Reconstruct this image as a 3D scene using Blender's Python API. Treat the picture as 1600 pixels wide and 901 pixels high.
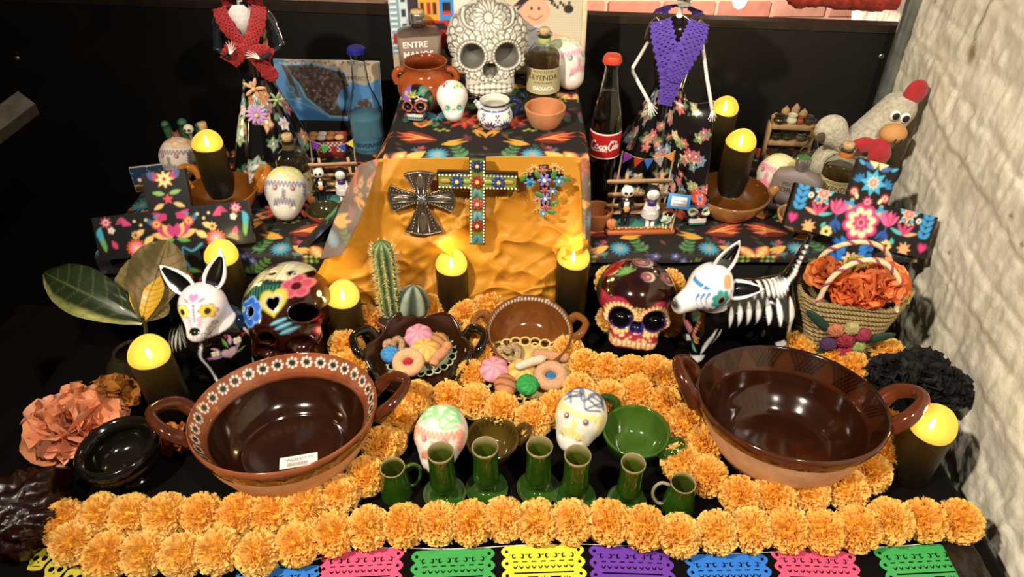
import bpy, math, random
import numpy as np
from mathutils import Vector, Matrix, Euler
PI = math.pi
RNG = np.random.default_rng(7)
random.seed(7)
for o in list(bpy.data.objects): bpy.data.objects.remove(o, do_unlink=True)
SC = bpy.context.scene
COL = SC.collection

# ---------------------------------------------------------------- camera
CAM_H, FPX, PITCH = 1.10, 1100.0, math.radians(39.0)
cam_data = bpy.data.cameras.new('camera')
cam = bpy.data.objects.new('camera', cam_data); COL.objects.link(cam)
cam.location = (0, 0, CAM_H)
cam.rotation_euler = (PI/2-PITCH, 0, 0)
cam_data.sensor_fit = 'HORIZONTAL'; cam_data.sensor_width = 36.0
cam_data.lens = 36.0*FPX/1600.0
cam_data.clip_start = 0.02; cam_data.clip_end = 50
SC.camera = cam
_cp, _sp = math.cos(PITCH), math.sin(PITCH)

# ---------------------------------------------------------------- world, lights, exposure
SC.view_settings.view_transform = 'Standard'
SC.view_settings.look = 'None'
SC.view_settings.gamma = 1.0
SC.view_settings.use_curve_mapping = False
SC.view_settings.exposure = 0.75
world = bpy.data.worlds.new('world'); SC.world = world
world.use_nodes = True
bg = world.node_tree.nodes['Background']
bg.inputs[0].default_value = (1.0, 0.86, 0.70, 1); bg.inputs[1].default_value = 0.05

def lamp(name, kind, loc, power, color, size=0.05, target=None, spot=None, blend=0.5):
    d = bpy.data.lights.new(name, kind); d.energy = power; d.color = color
    if kind == 'AREA': d.shape = 'DISK'; d.size = size
    elif kind in ('POINT', 'SPOT'): d.shadow_soft_size = size
    if kind == 'SPOT': d.spot_size = math.radians(spot); d.spot_blend = blend
    o = bpy.data.objects.new(name, d); COL.objects.link(o); o.location = loc
    if target is not None:
        o.rotation_euler = (Vector(target)-Vector(loc)).to_track_quat('-Z', 'Y').to_euler()
    o['kind'] = 'helper'
    return o
# two ceiling spots in front of the altar (they give the crossed shadows inside the cups)
lamp('ceiling_spot_a', 'SPOT', (-0.95, -0.05, 2.05), 172, (1.0, 0.89, 0.73), 0.045, (0.46, 1.12, 0.2), 84, 0.9)
lamp('ceiling_spot_b', 'SPOT', (0.62, -0.25, 2.15), 92, (1.0, 0.91, 0.77), 0.045, (0.02, 1.20, 0.1), 80, 0.9)

# ---------------------------------------------------------------- picking helpers (pixel of the 1600x901 photo -> place in the room)
def _ray(px, py):
    a = (px-800.0)/FPX; b = (450.5-py)/FPX
    return np.array([a, _cp+b*_sp, -_sp+b*_cp])
def at(px, py, z=0.0):
    d = _ray(px, py); t = (z-CAM_H)/d[2]
    return np.array([d[0]*t, d[1]*t, z])
def atY(px, py, Y):
    d = _ray(px, py); t = Y/d[1]
    return np.array([d[0]*t, Y, CAM_H+d[2]*t])
def atX(px, py, X):
    d = _ray(px, py); t = X/d[0]
    return np.array([X, d[1]*t, CAM_H+d[2]*t])
def msz(n, p):
    p = np.asarray(p, float)
    return n/FPX*(p[1]*_cp+(CAM_H-p[2])*_sp)

# ---------------------------------------------------------------- colour
def lin(c):
    if isinstance(c, str):
        c = c.lstrip('#'); c = [int(c[i:i+2], 16)/255 for i in (0, 2, 4)]
    c = np.asarray(c[:3], float)
    return np.where(c <= 0.04045, c/12.92, ((c+0.055)/1.055)**2.4)

# ---------------------------------------------------------------- materials
_MATS = {}
def M(name, col=None, rough=0.5, metal=0.0, var=0.0, vscale=25.0, bump=0.0, bscale=120.0, coat=0.0, trans=0.0, ior=1.45,
      transl=0.0, sheen=0.0, emit=None, estr=0.0, spec=0.5, wave=None, col2=None, sss=0.0, tcol=None, detail=3.0):
    if name in _MATS: return _MATS[name]
    m = bpy.data.materials.new(name); m.use_nodes = True
    nt = m.node_tree; N = nt.nodes; L = nt.links
    bs = N['Principled BSDF']; out = N['Material Output']
    tc = N.new('ShaderNodeTexCoord')
    if col is None:
        a = N.new('ShaderNodeAttribute'); a.attribute_name = 'Col'; csock = a.outputs['Color']
    else:
        r = N.new('ShaderNodeRGB'); r.outputs[0].default_value = (*lin(col), 1); csock = r.outputs[0]
    if var > 0 or col2 is not None:
        nz = N.new('ShaderNodeTexNoise'); nz.inputs['Scale'].default_value = vscale; nz.inputs['Detail'].default_value = detail
        L.new(tc.outputs['Object'], nz.inputs['Vector'])
        mx = N.new('ShaderNodeMix'); mx.data_type = 'RGBA'
        if col2 is not None:
            rp = N.new('ShaderNodeValToRGB'); rp.color_ramp.elements[0].position = 0.4; rp.color_ramp.elements[1].position = 0.62
            L.new(nz.outputs['Fac'], rp.inputs[0]); L.new(rp.outputs['Color'], mx.inputs[0])
            L.new(csock, mx.inputs[6]); mx.inputs[7].default_value = (*lin(col2), 1)
        else:
            mx.blend_type = 'MULTIPLY'; mx.inputs[0].default_value = 1.0
            mr = N.new('ShaderNodeMapRange'); mr.inputs[1].default_value = 0.3; mr.inputs[2].default_value = 0.7
            mr.inputs[3].default_value = 1-var; mr.inputs[4].default_value = 1+var*0.5
            L.new(nz.outputs['Fac'], mr.inputs[0]); L.new(csock, mx.inputs[6]); L.new(mr.outputs[0], mx.inputs[7])
        csock = mx.outputs[2]
    L.new(csock, bs.inputs['Base Color'])
    bs.inputs['Roughness'].default_value = rough; bs.inputs['Metallic'].default_value = metal
    bs.inputs['IOR'].default_value = ior; bs.inputs['Specular IOR Level'].default_value = spec
    bs.inputs['Coat Weight'].default_value = coat; bs.inputs['Coat Roughness'].default_value = 0.05
    bs.inputs['Transmission Weight'].default_value = trans
    if sheen: bs.inputs['Sheen Weight'].default_value = sheen
    if sss:
        bs.inputs['Subsurface Weight'].default_value = sss; bs.inputs['Subsurface Radius'].default_value = (0.02, 0.012, 0.006); bs.inputs['Subsurface Scale'].default_value = 0.3
    if emit is not None:
        bs.inputs['Emission Color'].default_value = (*lin(emit), 1); bs.inputs['Emission Strength'].default_value = estr
    if bump > 0:
        if wave is not None:
            bn = N.new('ShaderNodeTexWave'); bn.inputs['Scale'].default_value = bscale; bn.bands_direction = wave; bn.inputs['Distortion'].default_value = 1.5
            bo = bn.outputs['Fac']
        else:
            bn = N.new('ShaderNodeTexNoise'); bn.inputs['Scale'].default_value = bscale; bn.inputs['Detail'].default_value = 4; bo = bn.outputs['Fac']
        L.new(tc.outputs['Object'], bn.inputs['Vector'])
        bp = N.new('ShaderNodeBump'); bp.inputs['Strength'].default_value = bump; bp.inputs['Distance'].default_value = 0.004
        L.new(bo, bp.inputs['Height']); L.new(bp.outputs['Normal'], bs.inputs['Normal'])
    if transl > 0:
        tb = N.new('ShaderNodeBsdfTranslucent'); ms = N.new('ShaderNodeMixShader'); ms.inputs[0].default_value = transl
        if tcol is not None: tb.inputs[0].default_value = (*lin(tcol), 1)
        else: L.new(csock, tb.inputs[0])
        L.new(bs.outputs[0], ms.inputs[1]); L.new(tb.outputs[0], ms.inputs[2]); L.new(ms.outputs[0], out.inputs[0])
    _MATS[name] = m
    return m

# ---------------------------------------------------------------- geometry container
class G:
    """verts + faces + colours (one colour for each vertex)"""
    def __init__(s, V=None, F=None, C=None):
        s.V = np.zeros((0, 3)) if V is None else np.asarray(V, float).reshape(-1, 3)
        s.F = [] if F is None else F
        s.C = None if C is None else np.asarray(C, float)
    def col(s, c):
        s.C = np.tile(lin(c), (len(s.V), 1)); return s
    def move(s, x, y=None, z=None):
        s.V = s.V+(np.asarray(x, float) if y is None else np.array([x, y, z])); return s
    def scale(s, x, y=None, z=None):
        s.V = s.V*(np.array([x, x, x]) if y is None else np.array([x, y, z])); return s
    def rot(s, rx=0, ry=0, rz=0):
        R = np.array(Euler((math.radians(rx), math.radians(ry), math.radians(rz))).to_matrix()); s.V = s.V@R.T; return s
    def copy(s): return G(s.V.copy(), list(s.F), None if s.C is None else s.C.copy())
    def __add__(s, o):
        n = len(s.V)
        if s.C is None and o.C is None: C = None
        else:
            C = np.vstack([s.C if s.C is not None else np.full((n, 3), .5), o.C if o.C is not None else np.full((len(o.V), 3), .5)])
        if isinstance(s.F, np.ndarray) and isinstance(o.F, np.ndarray) and len(s.F) and len(o.F) and s.F.shape[1] == o.F.shape[1]:
            F = np.vstack([s.F, o.F+n])
        else:
            F = [tuple(f) for f in s.F]+[tuple(int(i)+n for i in f) for f in o.F]
        return G(np.vstack([s.V, o.V]), F, C)
    def bbox(s): return s.V.min(0), s.V.max(0)

def gsum(gs):
    gs = list(gs)
    n = 0; V = []; F = []; C = []; anyc = any(g.C is not None for g in gs)
    for g in gs:
        V.append(g.V); F += [tuple(int(i)+n for i in f) for f in g.F]
        if anyc: C.append(g.C if g.C is not None else np.full((len(g.V), 3), .5))
        n += len(g.V)
    return G(np.vstack(V), F, np.vstack(C) if anyc else None)

def grid_faces(nu, nv, cu=False, cv=False):
    """quads for a nu x nv vertex grid, index = i*nv+j"""
    I = np.arange(nu if cu else nu-1); J = np.arange(nv if cv else nv-1)
    i, j = np.meshgrid(I, J, indexing='ij'); i = i.ravel(); j = j.ravel()
    i2 = (i+1) % nu; j2 = (j+1) % nv
    return np.stack([i*nv+j, i2*nv+j, i2*nv+j2, i*nv+j2], 1)

def lathe(prof, n=48, closed=False):
    """profile (r, z) from the outside bottom on; outward normals for a profile going up on the outside"""
    p = np.asarray(prof, float); m = len(p)
    a = np.linspace(0, 2*PI, n, endpoint=False)
    V = np.zeros((n, m, 3))
    V[:, :, 0] = np.cos(a)[:, None]*p[None, :, 0]; V[:, :, 1] = np.sin(a)[:, None]*p[None, :, 0]; V[:, :, 2] = p[None, :, 1]
    return G(V.reshape(-1, 3), grid_faces(n, m, True, closed))

def catmull(pts, n=8, closed=False):
    P = np.asarray(pts, float); m = len(P); out = []
    rng = range(m) if closed else range(m-1)
    for i in rng:
        p0 = P[(i-1) % m] if (closed or i > 0) else 2*P[0]-P[1]
        p1 = P[i]; p2 = P[(i+1) % m]
        p3 = P[(i+2) % m] if (closed or i+2 < m) else 2*P[-1]-P[-2]
        for k in range(n):
            t = k/n
            out.append(.5*((2*p1)+(-p0+p2)*t+(2*p0-5*p1+4*p2-p3)*t*t+(-p0+3*p1-3*p2+p3)*t**3))
    if not closed: out.append(P[-1])
    return np.array(out)

def tube(pts, r, n=8, closed=False, flat=None, up=(0, 0, 1)):
    """tube along a path; r scalar or list; flat = (width factor, height factor)"""
    P = np.asarray(pts, float); m = len(P)
    r = np.full(m, r, float) if np.isscalar(r) else np.asarray(r, float)
    if closed: T = np.roll(P, -1, 0)-np.roll(P, 1, 0)
    else: T = np.gradient(P, axis=0)
    T /= np.linalg.norm(T, axis=1, keepdims=True)+1e-12
    nrm = np.array(up, float)
    if abs(T[0]@nrm) > 0.95: nrm = np.array([1., 0, 0]) if abs(T[0][0]) < .9 else np.array([0, 1., 0])
    V = []
    a = np.linspace(0, 2*PI, n, endpoint=False)
    fw, fh = flat if flat else (1, 1)
    for i in range(m):
        nrm = nrm-T[i]*(nrm@T[i]); nrm /= np.linalg.norm(nrm)+1e-12
        b = np.cross(T[i], nrm)
        V.append(P[i]+r[i]*(np.cos(a)[:, None]*b*fw+np.sin(a)[:, None]*nrm*fh))
    V = np.vstack(V); F = grid_faces(m, n, closed, True).tolist()
    if not closed:
        F = [f for f in F]
        F.append(list(range(n))[::-1]); F.append([(m-1)*n+k for k in range(n)])
    return G(V, F)

def box(sx, sy, sz, c=(0, 0, 0), bev=0.0):
    """chamfered box, centred in x and y, standing on c's z"""
    hx, hy, hz = sx/2, sy/2, sz/2; b = min(bev, hx*.9, hy*.9, hz*.9)
    if b <= 0:
        V = np.array([[x, y, z] for x in (-hx, hx) for y in (-hy, hy) for z in (-hz, hz)])
        F = [(0, 1, 3, 2), (4, 6, 7, 5), (0, 4, 5, 1), (2, 3, 7, 6), (0, 2, 6, 4), (1, 5, 7, 3)]
    else:
        V = []; idx = {}
        for ax in range(3):
            for s0 in (-1, 1):
                for s1 in (-1, 1):
                    for s2 in (-1, 1):
                        s = (s0, s1, s2); v = [s[k]*((hx, hy, hz)[k]-(0 if k == ax else b)) for k in range(3)]
                        idx[(ax, s)] = len(V); V.append(v)
        F = []
        for ax in range(3):
            o1, o2 = (ax+1) % 3, (ax+2) % 3
            for sg in (-1, 1):
                q = []
                for a_, b_ in ((-1, -1), (1, -1), (1, 1), (-1, 1)):
                    s = [0, 0, 0]; s[ax] = sg; s[o1] = a_; s[o2] = b_; q.append(idx[(ax, tuple(s))])
                F.append(q if sg > 0 else q[::-1])
            for a_ in (-1, 1):
                for b_ in (-1, 1):
                    s = [0, 0, 0]; s[o1] = a_; s[o2] = b_
                    sm = list(s); sm[ax] = -1; sp = list(s); sp[ax] = 1
                    q = [idx[(o1, tuple(sm))], idx[(o1, tuple(sp))], idx[(o2, tuple(sp))], idx[(o2, tuple(sm))]]
                    F.append(q if a_*b_ < 0 else q[::-1])
        for s0 in (-1, 1):
            for s1 in (-1, 1):
                for s2 in (-1, 1):
                    s = (s0, s1, s2); q = [idx[(0, s)], idx[(1, s)], idx[(2, s)]]
                    F.append(q if s0*s1*s2 > 0 else q[::-1])
        V = np.array(V)
    return G(np.array(V, float)+np.array([c[0], c[1], c[2]+hz]), F)

def ball(rx, ry=None, rz=None, n=20, m=12, c=(0, 0, 0)):
    ry = rx if ry is None else ry; rz = rx if rz is None else rz
    t = np.linspace(-PI/2, PI/2, m); p = np.stack([np.cos(t), np.sin(t)], 1); p[0, 0] = p[-1, 0] = 1e-4
    return lathe(p, n).scale(rx, ry, rz).move(c)

def prism(pts, h, axis='z'):
    """outline (x, y) counter-clockwise extruded by h"""
    p = np.asarray(pts, float); n = len(p)
    V = np.vstack([np.c_[p, np.zeros(n)], np.c_[p, np.full(n, h)]])
    F = [list(range(n))[::-1], list(range(n, 2*n))]+[[i, (i+1) % n, n+(i+1) % n, n+i] for i in range(n)]
    g = G(V, F)
    if axis == 'y': g.rot(90, 0, 0)      # outline stands in x-z, front towards -y
    return g

def sheet(fn, nu, nv, u=(0, 1), v=(0, 1)):
    """surface fn(U, V) -> (x, y, z) arrays; returns G and the U, V arrays"""
    U, Vv = np.meshgrid(np.linspace(*u, nu), np.linspace(*v, nv), indexing='ij')
    x, y, z = fn(U, Vv)
    return G(np.stack([np.broadcast_to(x, U.shape), np.broadcast_to(y, U.shape), np.broadcast_to(z, U.shape)], -1).reshape(-1, 3), grid_faces(nu, nv)), U.ravel(), Vv.ravel()

def circ(r, n=32, rx=None, c=(0, 0), a0=0):
    a = np.linspace(0, 2*PI, n, endpoint=False)+a0
    return np.stack([c[0]+r*np.cos(a), c[1]+(r if rx is None else rx)*np.sin(a)], 1)

def rrect(w, h, r, n=5):
    out = []
    for cx, cy, a0 in ((w/2-r, h/2-r, 0), (-w/2+r, h/2-r, PI/2), (-w/2+r, -h/2+r, PI), (w/2-r, -h/2+r, 1.5*PI)):
        for k in range(n+1):
            a = a0+k/n*PI/2; out.append((cx+r*math.cos(a), cy+r*math.sin(a)))
    return np.array(out)

# ---------------------------------------------------------------- signed distance shapes and surface nets
def sd_ell(P, c, r):
    q = (P-np.asarray(c, float))/np.asarray(r, float); k = np.linalg.norm(q, axis=-1)
    k2 = np.linalg.norm(q/np.asarray(r, float), axis=-1)+1e-9
    return k*(k-1)/k2
def sd_cap(P, a, b, ra, rb=None):
    rb = ra if rb is None else rb
    a = np.asarray(a, float); b = np.asarray(b, float); ab = b-a
    t = np.clip(((P-a)@ab)/(ab@ab+1e-12), 0, 1)
    return np.linalg.norm(P-a-t[..., None]*ab, axis=-1)-(ra+(rb-ra)*t)
def sd_box(P, c, h, r=0.0):
    q = np.abs(P-np.asarray(c, float))-(np.asarray(h, float)-r)
    return np.linalg.norm(np.maximum(q, 0), axis=-1)+np.minimum(q.max(-1), 0)-r
def smin(a, b, k):
    h = np.clip(.5+.5*(b-a)/k, 0, 1); return b*(1-h)+a*h-k*h*(1-h)
def smax(a, b, k): return -smin(-a, -b, k)

def snets(sdf, lo, hi, h, sub=0):
    lo = np.asarray(lo, float); hi = np.asarray(hi, float)
    n = np.ceil((hi-lo)/h).astype(int)+1
    ax = [lo[k]+np.arange(n[k])*h for k in range(3)]
    P = np.stack(np.meshgrid(*ax, indexing='ij'), -1)
    S = sdf(P.reshape(-1, 3)).reshape(n) < 0
    cnt = sum(S[i:n[0]-1+i, j:n[1]-1+j, k:n[2]-1+k].astype(int) for i in (0, 1) for j in (0, 1) for k in (0, 1))
    act = (cnt > 0) & (cnt < 8)
    idx = np.full(act.shape, -1); idx[act] = np.arange(act.sum())
    V = lo+(np.argwhere(act)+.5)*h
    Fs = []
    for d in range(3):
        o1, o2 = (d+1) % 3, (d+2) % 3
        sl0 = [slice(1, -1)]*3; sl1 = [slice(1, -1)]*3
        sl0[d] = slice(0, -1); sl1[d] = slice(1, None)
        A = S[tuple(sl0)]; B = S[tuple(sl1)]
        e = np.argwhere(A != B); flip = A[tuple(e.T)]
        off = np.ones(3, int); off[d] = 0
        e = e+off
        q = []
        for s1, s2 in ((-1, -1), (0, -1), (0, 0), (-1, 0)):
            c = e.copy(); c[:, o1] += s1; c[:, o2] += s2; q.append(idx[tuple(c.T)])
        q = np.stack(q, 1); q[~flip] = q[~flip][:, ::-1]
        Fs.append(q)
    F = np.vstack(Fs); F = F[(F >= 0).all(1)]
    def proj(V, it):
        for _ in range(it):
            d = sdf(V); e = h*.2
            g = np.stack([sdf(V+np.eye(3)[k]*e)-sdf(V-np.eye(3)[k]*e) for k in range(3)], -1)/(2*e)
            st = (d/(np.sum(g*g, -1)+1e-6))[:, None]*g
            ln = np.linalg.norm(st, axis=1, keepdims=True); st *= np.minimum(1, h*.6/(ln+1e-12))
            V = V-st
        return V
    V = proj(V, 4)
    for _ in range(sub):
        V, F = subdiv(V, F); V = proj(V, 2)
    return G(V, F)

def subdiv(V, F):
    F = np.asarray(F)
    E = np.concatenate([F[:, [0, 1]], F[:, [1, 2]], F[:, [2, 3]], F[:, [3, 0]]]); Es = np.sort(E, 1)
    key = Es[:, 0].astype(np.int64)*len(V)+Es[:, 1]
    u, fi, inv = np.unique(key, return_index=True, return_inverse=True)
    em = (V[Es[fi, 0]]+V[Es[fi, 1]])/2; fc = V[F].mean(1)
    n = len(V); m = len(F); ei = (inv+n).reshape(4, m); ci = np.arange(m)+n+len(u)
    Fn = np.concatenate([np.stack([F[:, k], ei[k], ci, ei[(k-1) % 4]], 1) for k in range(4)])
    return np.vstack([V, em, fc]), Fn

def vnormals(V, F):
    F = np.asarray(F); N = np.zeros_like(V)
    n = np.cross(V[F[:, 2]]-V[F[:, 0]], V[F[:, 3]]-V[F[:, 1]])
    for k in range(4): np.add.at(N, F[:, k], n)
    return N/(np.linalg.norm(N, axis=1, keepdims=True)+1e-12)

# ---------------------------------------------------------------- painter: flat print and brushwork on dense vertices
class Paint:
    def __init__(s, U, V, C, aa=0.001, mask=None):
        s.U, s.V, s.C, s.aa, s.mask = U, V, C, aa, mask
    def _put(s, d, col, a=1.0):
        """d = signed distance, negative inside"""
        w = np.clip(.5-d/s.aa*.5, 0, 1)*a
        if s.mask is not None: w = w*s.mask
        k = np.nonzero(w > 0)[0]
        if len(k):
            c = lin(col) if not isinstance(col, (int, float)) else np.array([col])
            s.C[k] = s.C[k]*(1-w[k, None])+c*w[k, None]
    def ell(s, cx, cy, a, b=None, rot=0, col='#ffffff', al=1.0):
        b = a if b is None else b; t = math.radians(rot)
        x = s.U-cx; y = s.V-cy
        X = (x*math.cos(t)+y*math.sin(t))/a; Y = (-x*math.sin(t)+y*math.cos(t))/b
        r = np.sqrt(X*X+Y*Y); s._put((r-1)*min(a, b), col, al)
    def ring(s, cx, cy, r, w, col):
        d = np.abs(np.hypot(s.U-cx, s.V-cy)-r)-w/2; s._put(d, col)
    def rect(s, x0, y0, x1, y1, col, al=1.0):
        d = np.maximum(np.abs(s.U-(x0+x1)/2)-(x1-x0)/2, np.abs(s.V-(y0+y1)/2)-(y1-y0)/2); s._put(d, col, al)
    def leaf(s, cx, cy, L, W, rot, col, p=0.9):
        t = math.radians(rot); x = s.U-cx; y = s.V-cy
        X = (x*math.cos(t)+y*math.sin(t))/L; Y = -x*math.sin(t)+y*math.cos(t)
        h = W/2*np.sin(PI*np.clip(X, 0, 1)**p)
        d = np.where((X < 0) | (X > 1), 1.0, np.abs(Y)-h); s._put(d, col)
    def petals(s, cx, cy, r, n, w, col, rot=0, p=0.6, r0=0.0):
        for k in range(n):
            a = rot+360*k/n; t = math.radians(a)
            s.leaf(cx+r0*math.cos(t), cy+r0*math.sin(t), r-r0, w, a, col, p)
    def rosette(s, cx, cy, r, n, col, cc=None, rc=None, rot=0, w=None):
        for k in range(n):
            a = math.radians(rot+360*k/n); pr = w or r*.42
            s.ell(cx+(r-pr)*math.cos(a), cy+(r-pr)*math.sin(a), pr, pr*.85, rot+360*k/n, col)
        if cc: s.ell(cx, cy, rc or r*.28, None, 0, cc)
    def stroke(s, pts, w, col, taper=False):
        d = np.full(len(s.U), 9.0); m = len(pts)-1
        for i in range(m):
            ax, ay = pts[i]; bx, by = pts[i+1]; dx, dy = bx-ax, by-ay
            t = np.clip(((s.U-ax)*dx+(s.V-ay)*dy)/(dx*dx+dy*dy+1e-12), 0, 1)
            ww = w/2*(1-.85*(i+t)/m) if taper else w/2
            d = np.minimum(d, np.hypot(s.U-ax-t*dx, s.V-ay-t*dy)-ww)
        s._put(d, col)
    def curve(s, pts, w, col, n=5, taper=False): s.stroke(catmull(pts, n), w, col, taper)
    def heart(s, cx, cy, r, col, rot=0):
        t = math.radians(rot); x = s.U-cx; y = s.V-cy
        X = np.abs(x*math.cos(t)+y*math.sin(t))/r; Y = (-x*math.sin(t)+y*math.cos(t))/r
        s._put((np.sqrt((X*1.05)**2+(1.15*Y+.25-.75*np.sqrt(X+.01))**2)-1)*r*.5, col)
    def poly(s, pts, col):
        p = np.asarray(pts, float); ins = np.zeros(len(s.U), bool); d = np.full(len(s.U), 9.0)
        for i in range(len(p)):
            a = p[i]; b = p[(i+1) % len(p)]
            c = ((a[1] > s.V) != (b[1] > s.V)) & (s.U < (b[0]-a[0])*(s.V-a[1])/(b[1]-a[1]+1e-12)+a[0]); ins ^= c
            e = b-a; t = np.clip(((s.U-a[0])*e[0]+(s.V-a[1])*e[1])/(e@e+1e-12), 0, 1)
            d = np.minimum(d, np.hypot(s.U-a[0]-t*e[0], s.V-a[1]-t*e[1]))
        s._put(np.where(ins, -d, d), col)
    def sprig(s, x, y, L, rot, n, col, stem=None, lw=.3, side=True):
        t = math.radians(rot); c, q = math.cos(t), math.sin(t)
        s.stroke([(x, y), (x+L*c, y+L*q)], L*.025, stem or col)
        for k in range(n):
            f = (k+.6)/n; bx, by = x+L*f*c, y+L*f*q; l = L*.3*(1.1-.5*f)
            for sg in (-1, 1): s.leaf(bx, by, l, l*lw*1.5, rot+sg*48, col)
        s.leaf(x+L*.95*c, y+L*.95*q, L*.2, L*.09, rot, col)

# ---------------------------------------------------------------- objects
def _mesh(name, g):
    me = bpy.data.meshes.new(name)
    F = g.F
    if isinstance(F, np.ndarray):
        nv, nf, k = len(g.V), len(F), F.shape[1]
        me.vertices.add(nv); me.vertices.foreach_set('co', g.V.astype(np.float32).ravel())
        me.loops.add(nf*k); me.loops.foreach_set('vertex_index', F.astype(np.int32).ravel())
        me.polygons.add(nf); me.polygons.foreach_set('loop_start', np.arange(0, nf*k, k, dtype=np.int32))
        me.polygons.foreach_set('loop_total', np.full(nf, k, np.int32))
        me.update(calc_edges=True)
    else:
        me.from_pydata(g.V.tolist(), [], [tuple(int(i) for i in f) for f in F]); me.update()
    if g.C is not None:
        at_ = me.color_attributes.new('Col', 'FLOAT_COLOR', 'POINT')
        at_.data.foreach_set('color', np.c_[g.C, np.ones(len(g.C))].astype(np.float32).ravel())
    return me
def part(name, g, mat, parent=None, label=None, smooth=True, sharp=None, solid=None):
    me = _mesh(name, g) if isinstance(g, G) else g
    o = bpy.data.objects.new(name, me); COL.objects.link(o)
    if isinstance(g, G):
        if mat is not None: me.materials.append(mat)
        if smooth:
            me.polygons.foreach_set('use_smooth', np.ones(len(me.polygons), bool))
            if sharp: me.set_sharp_from_angle(angle=math.radians(sharp))
    elif mat is not None:
        if not me.materials: me.materials.append(mat)
        o.material_slots[0].link = 'OBJECT'; o.material_slots[0].material = mat
    if parent is not None: o.parent = parent
    if label: o['label'] = label
    if solid:
        md = o.modifiers.new('thickness', 'SOLIDIFY'); md.thickness = solid; md.offset = 0
    return o
def tag(o, label, cat, group=None, kind=None):
    if label: o['label'] = label
    if cat: o['category'] = cat
    if group: o['group'] = group
    if kind: o['kind'] = kind
    return o
def thing(name, label, cat, loc=(0, 0, 0), rot=(0, 0, 0), group=None, sc=None):
    o = bpy.data.objects.new(name, None); COL.objects.link(o); o.empty_display_size = 0.02
    o.location = tuple(float(v) for v in loc); o.rotation_euler = [math.radians(a) for a in rot]
    if sc: o.scale = (sc, sc, sc) if np.isscalar(sc) else sc
    return tag(o, label, cat, group)
def struct(name, g, mat, parent=None, smooth=False, **k):
    o = part(name, g, mat, parent, smooth=smooth, **k)
    if parent is None: o['kind'] = 'structure'
    return o
def dup(root, loc, rot=None, label=None, group=None):
    r = root.copy(); COL.objects.link(r); r.location = tuple(float(v) for v in loc)
    if rot is not None: r.rotation_euler = [math.radians(a) for a in rot]
    if label: r['label'] = label
    if group: r['group'] = group
    for ch in list(root.children):
        c = ch.copy(); COL.objects.link(c); c.parent = r
        for g in ch.children:
            d = g.copy(); COL.objects.link(d); d.parent = c
    return r

_FONT = {}
def text(body, size, ext=0.0002, width=None, shear=0.0, bold=0.0, align='CENTER', spacing=1.0):
    """lettering as flat mesh in x-y, centred"""
    cu = bpy.data.curves.new('lettering', 'FONT'); cu.body = body; cu.size = size; cu.align_x = align; cu.align_y = 'CENTER'
    cu.shear = shear; cu.offset = bold; cu.resolution_u = 3; cu.space_character = spacing; cu.extrude = 0
    ob = bpy.data.objects.new('lettering', cu); COL.objects.link(ob)
    dg = bpy.context.evaluated_depsgraph_get(); me = ob.evaluated_get(dg).to_mesh()
    V = np.array([v.co[:] for v in me.vertices]); F = [tuple(p.vertices) for p in me.polygons]
    ob.evaluated_get(dg).to_mesh_clear()
    bpy.data.objects.remove(ob, do_unlink=True); bpy.data.curves.remove(cu)
    g = G(V, F)
    if width:
        w = np.ptp(V[:, 0]); g.V = V*[width/w, width/w, 1]
    return g
def on_cyl(g, R, z, a0=-90):
    """wrap flat lettering (x, y) around an upright cylinder; a0 = heading of the text centre"""
    a = math.radians(a0)+g.V[:, 0]/R
    V = np.stack([R*np.cos(a), R*np.sin(a), z+g.V[:, 1]], 1)
    return G(V, g.F)
def on_front(g, x, y, z):
    """flat lettering stood up facing -y"""
    return G(np.stack([x+g.V[:, 0], np.full(len(g.V), y), z+g.V[:, 1]], 1), g.F)

def curve2d(splines, ext):
    """flat sheet with cut-outs: first outline outer, the others holes (even-odd)"""
    cu = bpy.data.curves.new('cut', 'CURVE'); cu.dimensions = '2D'; cu.fill_mode = 'BOTH'; cu.extrude = ext
    for sp in splines:
        s = cu.splines.new('POLY'); s.points.add(len(sp)-1); s.use_cyclic_u = True
        s.points.foreach_set('co', np.c_[np.asarray(sp, float), np.zeros(len(sp)), np.ones(len(sp))].ravel())
    ob = bpy.data.objects.new('cut', cu); COL.objects.link(ob)
    dg = bpy.context.evaluated_depsgraph_get(); me = ob.evaluated_get(dg).to_mesh()
    V = np.array([v.co[:] for v in me.vertices]); F = [tuple(p.vertices) for p in me.polygons]
    ob.evaluated_get(dg).to_mesh_clear(); bpy.data.objects.remove(ob, do_unlink=True); bpy.data.curves.remove(cu)
    return G(V, F)
# ================================================================= the setting
Z1, Z2 = 0.17, 0.39          # side shelves, top box
YF1, YF2 = 1.265, 1.325      # their front edges
def vnoise(x, y, seed=0, per=64):
    r = np.random.default_rng(seed).random((per, per))
    xi = np.floor(x).astype(int); yi = np.floor(y).astype(int); fx = x-xi; fy = y-yi
    fx = fx*fx*(3-2*fx); fy = fy*fy*(3-2*fy)
    g = lambda i, j: r[i % per, j % per]
    return (g(xi, yi)*(1-fx)+g(xi+1, yi)*fx)*(1-fy)+(g(xi, yi+1)*(1-fx)+g(xi+1, yi+1)*fx)*fy
def fbm(x, y, seed=0, oct=4):
    s = 0; a = .5
    for k in range(oct): s = s+a*vnoise(x*2**k, y*2**k, seed+k); a *= .5
    return s

m_black_wall = M('black_painted_board', '#120d08', .6, var=.35, vscale=6, bump=.05, bscale=300)
m_black_cloth = M('black_tablecloth', '#070403', .85, var=.2, vscale=40, bump=.15, bscale=500, spec=.12)
m_plaster = M('rough_white_plaster', None, .85, var=.10, vscale=9, bump=.5, bscale=70)
m_satin_black = M('black_satin', '#191512', .3, var=.2, vscale=20, bump=.2, bscale=60, spec=.8)

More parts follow.
